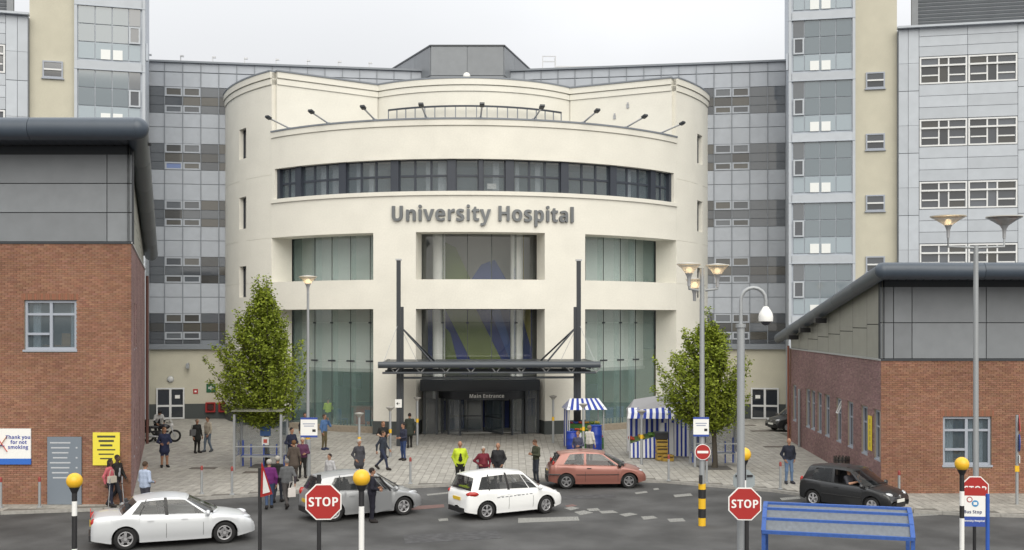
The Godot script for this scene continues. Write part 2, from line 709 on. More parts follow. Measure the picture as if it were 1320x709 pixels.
	s.arc(-half, half, 8.07, 8.67, 20.58, 20.935)
	build(o, "upper_wall", s, M.render, Vector3(0, 0, 1.95))
	s = Shape.new()
	s.arc(-half, half, 7.95, 8.70, 20.94, 21.03)
	build(o, "coping", s, M.mullion, Vector3(0, 0, 1.95))
	s = Shape.new()
	s.arc(-36, 36, 9.0, 9.09, 19.14, 19.24)
	build(o, "terrace_rail", s, M.dark_frame, Vector3(0, 0, 1.95))
	for i in 19:
		var deg := -36.0 + 4.0 * i
		part(o, "rail_post", cuboid(0.05, 2.55, 0.05), M.mullion, polar(deg, 9.04, 17.87) + Vector3(0, 0, 1.95), facing(deg))
	s = Shape.new()
	s.arc(-112, 112, 0.2, ri + 0.05, 16.3, 16.6, 6.0)
	build(o, "terrace_floor", s, M.mullion)
	s = Shape.new()
	s.arc(-112, -47, 9.0, ri + 0.05, 20.2, 20.4, 6.0)
	s.arc(47, 112, 9.0, ri + 0.05, 20.2, 20.4, 6.0)
	s.arc(-44, 44, 0.5, 8.1, 20.2, 20.4, 6.0)
	build(o, "roof", s, M.mullion)

	# ribbon of windows: groups of panes between broad dark posts
	for d in [-45.2, -39.2, -28.0, -16.8, -5.6, 0.0, 5.6, 16.8, 28.0, 39.2, 45.2]:
		var w: float = 0.8 if absf(d) < 40.0 and d != 0.0 else 0.4
		s = Shape.new()
		s.arc(d - w, d + w, 16.05, 16.42, 13.42, 15.2)
		build(o, "ribbon_post", s, M.dark_frame)
	var lefts := [-45.2, -39.2, -28.0, -16.8, -5.6, 0.0, 5.6, 16.8, 28.0, 39.2]
	var rights := [-39.2, -28.0, -16.8, -5.6, 0.0, 5.6, 16.8, 28.0, 39.2, 45.2]
	for i in lefts.size():
		var p0: float = lefts[i] + (0.8 if absf(lefts[i]) < 40 and lefts[i] != 0.0 else 0.4)
		var p1: float = rights[i] - (0.8 if absf(rights[i]) < 40 and rights[i] != 0.0 else 0.4)
		var cols := 2 if p1 - p0 < 5.0 else 3
		if i == 4 or i == 5:
			cols = 1
		for c in cols:
			var deg := lerpf(p0, p1, (c + 0.5) / cols)
			var w := deg_to_rad((p1 - p0) / cols) * 16.2 * 0.995
			for r in 2:
				var hh := 0.89
				var f := part(o, "window", frame_mesh(w, hh, 0.055, 0.1), M.dark_frame, polar(deg, 16.2, 13.42 + hh * (r + 0.5)), facing(deg))
				part(f, "pane", cuboid(w - 0.10, hh - 0.10, 0.016), M.clear_glass)
			if rng.randf() < 0.55:
				var cw := w * rng.randf_range(0.25, 0.6)
				part(o, "curtain", cuboid(cw, 1.7, 0.05), M.curtain, polar(deg + rng.randf_range(-1.0, 1.0), 15.85, 14.3), facing(deg))
	part(o, "notice", cuboid(0.5, 0.3, 0.01), M.white, polar(2.2, 16.12, 13.75), facing(2.2))
	s = Shape.new()
	s.arc(-52, 52, 12.4, 12.5, 13.3, 15.4, 4.0)
	build(o, "ward_wall", s, M.room)
	s = Shape.new()
	s.arc(-52, 52, 3.0, ri - 0.01, 13.0, 13.25, 4.0)
	s.arc(-52, 52, 3.0, ri - 0.01, 15.3, 15.5, 4.0)
	build(o, "ward_floor", s, M.room)

	# lettering follows the curve
	var word := "University Hospital"
	var widths := []
	var fnt := SystemFont.new()
	fnt.font_names = PackedStringArray(["Droid Sans"])
	fnt.font_weight = 700
	var total := 0.0
	for i in word.length():
		var w: float = fnt.get_string_size(word.substr(0, i + 1), HORIZONTAL_ALIGNMENT_LEFT, -1, 64).x - fnt.get_string_size(word.substr(0, i), HORIZONTAL_ALIGNMENT_LEFT, -1, 64).x
		widths.append(w)
		total += w
	var arc_len := deg_to_rad(35.8) * 16.65
	var run := 0.0
	var glyphs := {}
	for i in word.length():
		var mid: float = run + widths[i] * 0.5
		run += widths[i]
		if word[i] == " ":
			continue
		var deg := rad_to_deg((mid / total - 0.5) * arc_len / 16.65) + 0.6
		if not glyphs.has(word[i]):
			var t := TextMesh.new()
			t.font = fnt
			t.text = word[i]
			t.font_size = 64
			t.pixel_size = arc_len / total
			t.depth = 0.12
			t.curve_step = 2.0
			t.vertical_alignment = VERTICAL_ALIGNMENT_BOTTOM
			glyphs[word[i]] = t
		part(o, "letter", glyphs[word[i]], M.letter, polar(deg, 16.68, 11.52), facing(deg))

	# recessed atrium glazing, pane by pane, with joint strips, fins and spider brackets
	for g in [-1, 0, 1]:
		var cuts: Array = [-12.4, -7.9, -2.6, 2.6, 7.9, 12.4] if g == 0 else [20.9, 24.3, 29.2, 34.25, 39.3, 46.6]
		var lower: Array = [0.1, 4.0, 6.2, 7.1] if g != 0 else [3.06, 4.4, 6.2, 7.1]
		for i in cuts.size() - 1:
			var p0: float = cuts[i] if g == 0 else cuts[i] * g
			var p1: float = cuts[i + 1] if g == 0 else cuts[i + 1] * g
			var deg := (p0 + p1) / 2
			var w := 2.0 * 15.0 * sin(deg_to_rad(absf(p1 - p0)) / 2) - 0.02
			for r in lower.size() - 1:
				part(o, "pane", cuboid(w, lower[r + 1] - lower[r] - 0.02, 0.02), M.atrium_glass if g != 0 else M.centre_glass, polar(deg, 15.0, (lower[r] + lower[r + 1]) / 2), facing(deg))
			part(o, "pane", cuboid(w, 2.9, 0.02), M.atrium_glass if g != 0 else M.centre_glass, polar(deg, 15.0, 9.9), facing(deg))
			if i > 0:
				part(o, "glass_fin", cuboid(0.02, 7.0, 0.45), M.atrium_glass, polar(p0, 14.7, 3.55), facing(p0))
				part(o, "glass_fin", cuboid(0.02, 2.9, 0.45), M.atrium_glass, polar(p0, 14.7, 9.9), facing(p0))
				part(o, "joint_strip", cuboid(0.035, 7.0, 0.03), M.plinth, polar(p0, 15.03, 3.55), facing(p0))
				part(o, "joint_strip", cuboid(0.035, 2.9, 0.03), M.plinth, polar(p0, 15.03, 9.9), facing(p0))
				for y in [4.0, 6.2]:
					part(o, "bracket", cuboid(0.5 if y < 5 else 0.16, 0.09, 0.08), M.charcoal, polar(p0, 15.06, y), facing(p0))
		# rooms behind the glass
		s = Shape.new()
		var q0: float = -18.0 if g == 0 else minf(19.0 * g, 52.0 * g)
		var q1: float = 18.0 if g == 0 else maxf(19.0 * g, 52.0 * g)
		if g != 0:
			s.arc(q0, q1, 13.3, 13.5, 3.5, 13.0, 3.0)
		else:
			s.arc(q0, q1, 10.9, 11.1, 3.0, 13.0, 3.0)
		build(o, "atrium_wall", s, M.atrium_wall if g != 0 else M.room)
	s = Shape.new()
	s.arc(-52, 52, 4.0, 14.5, 7.0, 7.25, 4.0)
	s.arc(-52, -19, 4.0, 13.6, 3.3, 3.5, 4.0)
	s.arc(19, 52, 4.0, 13.6, 3.3, 3.5, 4.0)
	build(o, "atrium_floor", s, M.room)
	s = Shape.new()
	s.arc(-60, 60, 6.0, 6.2, 0, 13.0, 4.0)
	build(o, "lobby_wall", s, M.room)
	s = Shape.new()
	s.arc(-60, 60, 4.0, 15.2, -0.06, 0.03, 4.0)
	build(o, "lobby_floor", s, M.room)
	for d in [-9.6, 9.4]:
		var col := Shape.new()
		col.lathe([Vector2(0.36, 0), Vector2(0.36, 13.0)], polar(d, 13.6, 0), 20)
		build(o, "column", col, M.atrium_wall)
	# hanging banners in the middle of the atrium
	var leaf := func(pts: Array) -> PackedVector2Array:
		var r := PackedVector2Array()
		for p in pts:
			r.append(Vector2(p[0], p[1]))
		return r
	for b in [[[[-2.9, 3.2], [3.2, 3.2], [3.2, 7.0], [-2.9, 7.0]], [0.022, 0.034, 0.20], 12.5], [[[-1.9, 7.0], [-0.1, 7.0], [1.8, 3.2], [0.0, 3.2]], [0.15, 0.19, 0.045], 12.62], [[[-2.5, 3.2], [-1.0, 3.2], [-1.6, 5.6], [-2.3, 6.4]], [0.13, 0.17, 0.05], 12.62],
			[[[0.7, 7.0], [1.3, 7.0], [2.5, 3.2], [2.2, 3.2]], [0.04, 0.09, 0.32], 12.62], [[[2.5, 7.0], [3.1, 7.0], [3.1, 4.8]], [0.32, 0.28, 0.05], 12.66],
			[[[-2.3, 8.7], [-0.4, 8.7], [-1.3, 10.6], [-2.3, 11.1]], [0.14, 0.18, 0.05], 12.6], [[[1.9, 8.7], [2.7, 8.7], [2.7, 11.3], [2.3, 11.3]], [0.30, 0.25, 0.06], 12.6], [[[-0.4, 8.7], [1.7, 8.7], [1.0, 9.9], [0.2, 9.6]], [0.05, 0.08, 0.25], 12.55]]:
		s = Shape.new()
		s.slab(leaf.call(b[0]), Vector3.ZERO, Basis.IDENTITY, 0.04)
		build(o, "banner", s, plain(b[1][0], b[1][1], b[1][2], 0.8), Vector3(0, 0, b[2]))
	# what stands in the lobbies
	part(o, "wall_screen", cuboid(1.35, 0.9, 0.08), M.black, polar(-34.5, 13.1, 2.75), facing(-34.5))
	part(o, "counter", cuboid(2.4, 1.0, 0.6), plain(0.3, 0.06, 0.05, 0.6), polar(-33, 11.5, 0.53), facing(-33))
	part(o, "counter_top", cuboid(2.6, 0.08, 0.8), plain(0.25, 0.05, 0.04, 0.5), polar(-33, 11.5, 1.08), facing(-33))
	part(o, "dark_cabinet", cuboid(1.4, 2.6, 0.5), M.dark_room, polar(-24, 12.2, 1.33), facing(-24))
	part(o, "dark_cabinet", cuboid(1.1, 2.3, 0.5), M.dark_room, polar(-42, 12.0, 1.18), facing(-42))
	part(o, "dark_cabinet", cuboid(1.6, 2.3, 0.3), M.dark_room, polar(33, 12.4, 1.3), facing(33))
	for d in [-37, -28, -25, 26, 29, 37, 41]:
		var ch := Shape.new()
		ch.box(Vector3(0, 0.42, 0), Vector3(0.5, 0.08, 0.5))
		ch.box(Vector3(0, 0.75, -0.23), Vector3(0.5, 0.6, 0.07))
		for x in [-0.21, 0.21]:
			for z in [-0.21, 0.21]:
				ch.box(Vector3(x, 0.2, z), Vector3(0.05, 0.38, 0.05))
		build(o, "lobby_chair", ch, plain(0.03, 0.05, 0.14, 0.7), polar(d, 13.3, 0.03), facing(d + 160.0))
	# stone seat wall in front of the side glazing
	for g in [-1, 1]:
		s = Shape.new()
		s.arc(22.0 * g, 44.0 * g, 15.3, 15.9, -0.02, 0.32)
		build(o, "seat_wall", s, mottled(0.33, 0.28, 0.22, 0.9, stone_tex, 0.6))

	# entrance lobby: dark fascia, side screens and a revolving door
	s = Shape.new()
	s.arc(-11.8, 11.8, 15.5, 16.3, 2.42, 2.95)
	s.arc(-11.8, 11.8, 13.0, 16.25, 2.95, 3.05)
	build(o, "entrance_fascia", s, M.charcoal)
	var door := Vector3(0.3, 0, 14.4)
	var rv := Shape.new()
	rv.arc(-180, 180, 1.8, 2.6, 1.98, 2.42, 10.0)
	build(o, "door_canopy", rv, M.charcoal, door)
	for a in [-75, -55, -35, 35, 55, 75, 105, 140, 220, 255]:
		part(o, "curved_door_post", cuboid(0.08, 1.98, 0.1), M.door_frame, door + polar(a, 2.5, 0.99), facing(a))
	for a in [-65, -45, 45, 65]:
		part(o, "curved_door_pane", cuboid(0.76, 1.94, 0.02), M.door_glass, door + polar(a, 2.48, 0.99), facing(a))
	for k in 3:
		var a := 25.0 + 120.0 * k
		var leaf_ := part(o, "door_leaf", frame_mesh(2.1, 1.92, 0.09, 0.06), M.door_frame, door + polar(a, 1.14, 1.0), facing(a + 90))
		part(leaf_, "pane", cuboid(1.94, 1.76, 0.015), M.clear_glass)
		part(leaf_, "rail", cuboid(1.92, 0.06, 0.08), M.charcoal, Vector3(0, -0.1, 0))
	for d in [-11.2, -8.7, 9.3, 11.8]:
		part(o, "screen_post", cuboid(0.12, 2.42, 0.14), M.door_frame, polar(d, 15.9, 1.21), facing(d))
	for d in [-9.95, 10.55]:
		part(o, "screen_pane", cuboid(0.66, 2.36, 0.02), M.door_glass, polar(d, 15.9, 1.2), facing(d))
		part(o, "side_screen", cuboid(0.6, 1.9, 0.3), M.dark_room, polar(d, 15.3, 0.98), facing(d))
	lettering(o, "entrance_lettering", "Main Entrance", 0.275, 0.03, plain(0.75, 0.75, 0.74, 0.5), door + polar(0, 2.62, 2.2))
	for p in [[-1.7, 13.6, 1.7], [-1.1, 12.6, 1.7], [0.6, 12.0, 1.9], [1.6, 12.4, 1.6]]:
		part(o, "poster_stand", cuboid(0.6, p[2], 0.06), plain(0.02, 0.05, 0.25, 0.5), Vector3(p[0], p[2] / 2 + 0.03, p[1]))


func build_box(parent: Node, called: String, size: Vector3, m: Material, at: Vector3, b := Basis.IDENTITY) -> MeshInstance3D:
	return part(parent, called, cuboid(size.x, size.y, size.z), m, at, b)


# floodlights on raking arms along the terrace parapet
func floodlights() -> void:
	var first: Node3D
	var names := ["first", "second", "third", "fourth", "fifth", "sixth", "seventh", "eighth", "last"]
	for i in 9:
		var deg := -42.0 + 84.0 * i / 8.0
		var label: String = "floodlight on a parapet arm, %s of nine counted from the motorcycle side" % names[i]
		var basis_ := Basis(Vector3.UP, deg_to_rad(4.3))
		var at := Vector3(-2.95, 17.45, -77) + basis_ * polar(deg, 16.3, 0)
		if first == null:
			first = thing("floodlight", label, "floodlight", at, deg_to_rad(deg + 4.3), "floodlights on the terrace parapet")
			var s := Shape.new()
			s.box(Vector3(0, 0.05, 0), Vector3(0.22, 0.1, 0.22))
			build(first, "foot", s, M.steel)
			s = Shape.new()
			s.tube([Vector3(0, 0.05, 0), Vector3(0, 0.42, 1.55)], [0.05], 8)
			build(first, "arm", s, M.steel)
			s = Shape.new()
			var bb := Basis(Vector3.RIGHT, deg_to_rad(-20))
			s.box(Vector3(0, 0.46, 1.6), Vector3(0.26, 0.11, 0.3), bb)
			s.box(Vector3(0, 0.39, 1.6), Vector3(0.2, 0.05, 0.22), bb)
			build(first, "lamp_head", s, M.charcoal)
		else:
			copy(first, "floodlight", label, at, deg_to_rad(deg + 4.3))


# grey curtain-wall wing; g = -1 west, 1 east; local x runs from the tower towards the drum
func wing(g: int) -> Node3D:
	var o := thing("hospital_wing", "grey panelled curtain wall wing " + ("above the motorcycle and the red hose boxes" if g < 0 else "behind the swan-neck camera pole"), "building", Vector3(-23.6, 0, -70.6) if g < 0 else Vector3(17.7, 0, -70.6), deg_to_rad(9.0) * -g)
	var f := -g
	var cw := 1.13
	var shell := Shape.new()
	shell.span(Vector3(-1.0 * f, 4.55, -0.14), Vector3(21.0 * f, 22.95, -9.0))
	build(o, "wall", shell, M.mullion)
	var ground_floor := Shape.new()
	ground_floor.span(Vector3(-1.0 * f, 0.95, -0.3), Vector3(21.0 * f, 4.5, -8.9))
	build(o, "ground_floor_wall", ground_floor, M.beige)
	var pl := Shape.new()
	pl.span(Vector3(-1.0 * f, -0.05, -0.26), Vector3(21.0 * f, 0.95, -8.9))
	build(o, "plinth", pl, M.plinth)
	build_box(o, "roof_edge", Vector3(22, 0.12, 9.0), M.mullion, Vector3(10.0 * f, 23.01, -4.4))
	build_box(o, "base_rail", Vector3(22, 0.34, 0.2), M.mullion, Vector3(10.0 * f, 4.66, -0.12))
	for c in 19:
		var x0 := 0.15 + cw * c
		var x := (x0 + cw / 2) * f
		var visible_below := c < 6
		part(o, "panel", cuboid(cw - 0.05, 0.56, 0.06), M.panel[c % 4], Vector3(x, 22.66, -0.1))
		part(o, "panel", cuboid(cw - 0.05, 0.9, 0.06), M.panel[(c * 3 + 1) % 4], Vector3(x, 21.87, -0.1))
		part(o, "mullion", cuboid(0.05, 18.2, 0.1), M.mullion, Vector3(x0 * f, 13.8, -0.06))
		if not visible_below:
			continue
		for k in 5:
			var top := 21.4 - 3.65 * k
			var framed: bool = c in [1, 2] if g < 0 else c in [2, 3]
			var y := top
			for r in 3:
				var h: float = [0.62, 0.56, 0.52][r]
				var pm: Material = M.wing_pane[(c * 7 + k * 3 + r * (1 if framed else 2)) % 4]
				if (g > 0 and c < 2 and k < 3) or (g < 0 and c == 0 and k < 4):
					pm = M.wing_pane[1]
				if g < 0 and k == 1 and c == 1 and r == 2:
					pm = M.blue_blind
				if framed and r != 1:
					var w := part(o, "window", frame_mesh(cw - 0.06, h - 0.03, 0.09, 0.1), M.panel[0], Vector3(x, y - h / 2, -0.08))
					part(w, "pane", cuboid(cw - 0.24, h - 0.21, 0.03), pm)
				else:
					part(o, "pane", cuboid(cw - 0.05, h - 0.03, 0.03), pm, Vector3(x, y - h / 2, -0.1))
				y -= h
			if k < 4:
				part(o, "panel", cuboid(cw - 0.05, 0.87, 0.06), M.panel[(c + k * 2) % 4], Vector3(x, y - 0.45, -0.1))
				part(o, "panel", cuboid(cw - 0.05, 1.02, 0.06), M.panel[(c * 2 + k + 1) % 4], Vector3(x, y - 1.43, -0.1))
			elif not (g < 0 and c == 3):
				part(o, "pane", cuboid(cw - 0.05, 0.2, 0.03), M.wing_pane[0], Vector3(x, y - 0.13, -0.1))
	# white double door on the ground floor
	var dx := 1.6 * f if g < 0 else 1.45 * f
	if g < 0:
		dx = 1.62
	var d := part(o, "double_door", frame_mesh(1.75, 2.0, 0.09, 0.12), M.white_frame, Vector3(dx, 1.0, -0.2))
	part(d, "post", cuboid(0.14, 1.82, 0.12), M.white_frame)
	for e in [-1, 1]:
		part(d, "rail", cuboid(0.74, 0.12, 0.1), M.white_frame, Vector3(0.44 * e, -0.16, 0))
		part(d, "pane", cuboid(0.74, 0.96, 0.03), M.pane[0], Vector3(0.44 * e, 0.38, -0.01))
		part(d, "pane", cuboid(0.74, 0.68, 0.03), M.pane[0], Vector3(0.44 * e, -0.56, -0.01))
	part(d, "notice", cuboid(0.3, 0.22, 0.01), M.white, Vector3((0.44 if g < 0 else -0.44), 0.42, 0.02))
	# small lamps standing on the roof edge
	for k in 8:
		if g < 0:
			var s := Shape.new()
			s.box(Vector3(0, 0.2, 0), Vector3(0.06, 0.4, 0.06))
			s.box(Vector3(0.08, 0.42, 0), Vector3(0.24, 0.1, 0.12))
			build(o, "roof_lamp", s, M.steel, Vector3(0.2 + 2.02 * k, 23.07, -0.5))
	return o


# stair tower, beige strip and panelled ward block; built for the east side and mirrored in x for the west
func ward_block(g: int) -> void:
	var at := Vector3(-21.2, 0, -63.7) if g < 0 else Vector3(16.6, 0, -66.1)
	var turn := deg_to_rad(16.5 if g < 0 else 12.0) * -g
	var side := "tall" if g < 0 else "low"
	var beside := "rising behind the brick pavilion with the smoking notice" if g < 0 else "behind the low brick pavilion with the double street lamp"
	var t := thing("stair_tower", "glazed stair tower with pale spandrels " + beside, "tower", at, turn)
	var s := Shape.new()
	s.span(Vector3(0, -0.05, -0.2), Vector3(3.86 * g, 29.0, -7.0))
	build(t, "wall", s, M.tower_side)
	for k in range(-1, 7):
		var top := 24.33 - 3.65 * k
		part(t, "spandrel", cuboid(3.5, 0.46, 0.1), M.pale_panel[(k + 3) % 3], Vector3(1.95 * g, top + 0.27, -0.14))
		part(t, "sill_rail", cuboid(3.86, 0.05, 0.14), M.tower_side, Vector3(1.93 * g, top + 0.02, -0.13))
		var xs := [0.26, 0.92, 1.82, 2.74, 3.66]
		var y := top
		for r in 3:
			var h: float = [1.03, 1.03, 0.98][r]
			for c in 4:
				var w: float = xs[c + 1] - xs[c]
				var x: float = (xs[c] + w / 2) * g
				var m: Material = M.tower_glass[(c + r + k + 9) % 3]
				if r == 2:
					m = M.frosted
				if c == 0 and r == 1:
					var f := part(t, "window", frame_mesh(w - 0.04, h - 0.05, 0.09, 0.12), M.pale_panel[0], Vector3(x, y - h / 2, -0.12))
					part(f, "pane", cuboid(w - 0.22, h - 0.23, 0.03), M.pane[1])
				else:
					part(t, "pane", cuboid(w - 0.055, h - 0.055, 0.04), M.wing_pane[1] if c == 0 and r == 0 else m, Vector3(x, y - h / 2, -0.17))
			y -= h
		for e in [-1, 1]:
			part(t, "white_board", cuboid(0.52, 0.56, 0.02), M.white_board, Vector3((1.84 + 0.33 * e) * g, y + 0.3, -0.135))
	for x in [0.09, 3.77]:
		part(t, "corner_trim", cuboid(0.16, 29, 0.16), M.pale_panel[0], Vector3(x * g, 14.45, -0.16))
	part(t, "wall_bracket", cuboid(0.12, 1.0, 0.3), M.tower_side, Vector3(-0.08 * g, 21.9, -0.3))

	var b := thing("beige_wall_block", "narrow beige rendered block with small slit windows above the %s brick pavilion" % side, "building", at, turn)
	s = Shape.new()
	s.span(Vector3(3.87 * g, -0.05, -0.5), Vector3(6.25 * g, 29.0, -7.0))
	build(b, "wall", s, M.beige)
	for k in 6:
		var y := 20.62 - 3.65 * k
		var w := part(b, "window", frame_mesh(1.08, 0.96, 0.08, 0.12), M.grey_frame, Vector3(5.02 * g, y, -0.47))
		part(w, "pane", cuboid(0.94, 0.36, 0.03), M.pane[1], Vector3(0, 0.21, 0))
		part(w, "pane", cuboid(0.94, 0.36, 0.03), M.pane[0], Vector3(0, -0.22, 0))
		part(w, "transom", cuboid(0.94, 0.09, 0.16), M.white_frame, Vector3(0, -0.01, 0.02))
		part(b, "sill", cuboid(1.2, 0.06, 0.14), M.grey_frame, Vector3(5.02 * g, y - 0.52, -0.45))

	var w := thing("ward_block", "pale grey panelled ward block with white framed windows rising behind the %s brick pavilion" % side, "building", at, turn)
	s = Shape.new()
	s.span(Vector3(6.26 * g, -0.05, -0.1), Vector3(20.0 * g, 23.45, -8.0))
	build(w, "wall", s, M.mullion)
	build_box(w, "coping", Vector3(13.9, 0.12, 0.5), M.pale_panel[0], Vector3(13.15 * g, 23.52, 0.05))
	s = Shape.new()
	for k in 24:
		s.box(Vector3(14.0 * g, 23.7 + 0.22 * k, -1.4), Vector3(13.0, 0.16, 0.3), Basis(Vector3.RIGHT, 0.6))
	s.box(Vector3(14.0 * g, 26.2, -1.75), Vector3(13.2, 5.6, 0.1))
	build(w, "louvre_screen", s, M.cladding[0])
	build_box(w, "louvre_post", Vector3(0.35, 5.6, 0.4), M.cladding[0], Vector3(7.35 * g, 26.2, -1.3))
	# panels
	var cols := [[6.28, 6.82], [6.82, 7.42], [7.42, 10.1], [10.1, 12.82], [12.82, 13.5], [13.5, 16.2], [16.2, 18.9]]
	for c in cols.size():
		var x0: float = cols[c][0]
		var x1: float = cols[c][1]
		var narrow: bool = x1 - x0 < 1.0
		for k in 6:
			var top := 21.77 - 3.65 * k
			var m := func(i: int) -> Material: return M.pale_panel[absi(c * 5 + k * 3 + i) % 3]
			if narrow:
				part(w, "panel", cuboid(x1 - x0 - 0.025, 2.0, 0.08), m.call(0), Vector3((x0 + x1) / 2 * g, top + 0.66, -0.06))
				part(w, "panel", cuboid(x1 - x0 - 0.025, 1.6, 0.08), m.call(1), Vector3((x0 + x1) / 2 * g, top - 1.155, -0.06))
			else:
				for r in 3:
					part(w, "panel", cuboid(x1 - x0 - 0.025, 0.565 if k == 0 else 0.645, 0.08), m.call(r), Vector3((x0 + x1) / 2 * g, top + (0.59 if k == 0 else 0.67) * (r + 0.5) + 0.01, -0.06))
				var wd := x1 - x0 - 0.06
				var win := part(w, "window", frame_mesh(wd, 1.58, 0.09, 0.14), M.white_frame, Vector3((x0 + x1) / 2 * g, top - 0.82, -0.06))
				part(win, "transom", cuboid(wd - 0.18, 0.10, 0.2), M.white_frame, Vector3(0, 0.27, 0.02))
				var parts_ := [[0.0, 0.40], [0.40, 0.62], [0.62, 1.0]] if (c % 2 == 0) == (g > 0) else [[0.0, 0.38], [0.38, 0.60], [0.60, 1.0]]
				for q in parts_.size():
					var inner := wd - 0.18
					var cx: float = ((parts_[q][0] + parts_[q][1]) / 2 - 0.5) * inner
					var pw: float = (parts_[q][1] - parts_[q][0]) * inner - 0.08
					part(win, "pane", cuboid(pw, 0.34, 0.03), M.pane[(c + k + q) % 4], Vector3(cx, 0.51, -0.03))
					if q == 1:
						part(win, "pane", cuboid(pw, 0.88, 0.03), M.pane[(c + k + 1) % 4], Vector3(cx, -0.23, -0.03))
					else:
						part(win, "pane", cuboid(pw, 0.46, 0.03), M.pane[(c + k + q) % 2], Vector3(cx, -0.02, -0.03))
						part(win, "rail", cuboid(pw, 0.08, 0.1), M.white_frame, Vector3(cx, -0.29, 0))
						part(win, "pane", cuboid(pw, 0.36, 0.03), M.pane[(c + k + q + 1) % 4], Vector3(cx, -0.51, -0.03))
					if q > 0:
						part(win, "post", cuboid(0.08, 1.4, 0.1), M.white_frame, Vector3((parts_[q][0] - 0.5) * inner, 0, 0))


func roof_plant() -> void:
	var o := thing("roof_plant_room", "faceted grey metal plant room standing on the roof behind the drum", "roof structure", Vector3(-2.95, 20.4, -80))
	var plan := [Vector2(-7.2, -2.0), Vector2(-2.35, 8.0), Vector2(2.4, 8.0), Vector2(5.06, -2.0)]
	var s := Shape.new()
	for i in 3:
		var a := Vector3(plan[i].x, 0, plan[i].y)
		var b := Vector3(plan[i + 1].x, 0, plan[i + 1].y)
		s.quad(a, a + Vector3(0, 3.85, 0), b + Vector3(0, 3.85, 0), b)
	s.slab(PackedVector2Array(plan), Vector3(0, 3.85, 0), Basis(Vector3.RIGHT, Vector3.BACK, Vector3.DOWN), 0.1)
	s.quad(Vector3(-7.2, 0, -2), Vector3(-7.2, 3.85, -2), Vector3(5.06, 3.85, -2), Vector3(5.06, 0, -2))
	build(o, "shell", s, M.mullion)
	for i in 3:
		var a := Vector3(plan[i].x, 0, plan[i].y)
		var b := Vector3(plan[i + 1].x, 0, plan[i + 1].y)
		var dir := (b - a).normalized()
		var bas := Basis(dir, Vector3.UP, dir.cross(Vector3.UP))
		var n := 2 if i == 1 else 4
		for c in n:
			for r in 2:
				part(o, "panel", cuboid(a.distance_to(b) / n - 0.03, 1.88, 0.05), M.cladding[2] if (c + r) % 2 else M.cladding[0], a.lerp(b, (c + 0.5) / n) + Vector3(0, 0.97 + 1.93 * r, 0) - bas.z * 0.035 * -1.0, bas)
		build_box(o, "roof_trim", Vector3(a.distance_to(b) + 0.1, 0.1, 0.2), M.charcoal, (a + b) / 2 + Vector3(0, 3.9, 0), bas)
	var d := Shape.new()
	d.ball(Vector3.ZERO, Vector3(0.24, 0.24, 0.14), 12)
	build(o, "satellite_dish", d, M.white, Vector3(0.0, 1.85, 8.35))
	part(o, "dish_mast", cuboid(0.05, 1.8, 0.05), M.steel, Vector3(0.0, 0.9, 8.3))
	var r := thing("roof_hatch_housing", "low pale box on the roof beside the plant room", "roof structure", Vector3(5.0, 22.9, -78))
	build_box(r, "box", Vector3(4.4, 1.15, 2.0), plain(0.42, 0.41, 0.38, 0.8), Vector3(0.4, 0.55, 0))
	build_box(r, "lid", Vector3(4.6, 0.1, 2.2), M.steel, Vector3(0.4, 1.17, 0))
	var l := thing("roof_ladder", "galvanised ladder guard rail rising above the roof beside the pale box", "ladder", Vector3(2.6, 22.9, -77.2))
	for x in [-0.45, 0.45]:
		part(l, "upright", cuboid(0.07, 2.0, 0.07), M.steel, Vector3(x, 1.0, 0))
	part(l, "upright", cuboid(0.07, 2.0, 0.07), M.steel, Vector3(0.45, 1.0, -0.8))
	for y in [0.6, 1.1, 1.6, 1.97]:
		part(l, "rung", cuboid(0.97, 0.06, 0.06), M.steel, Vector3(0, y, 0))
	part(l, "top_rail", cuboid(0.06, 0.06, 0.8), M.steel, Vector3(0.45, 1.97, -0.4))


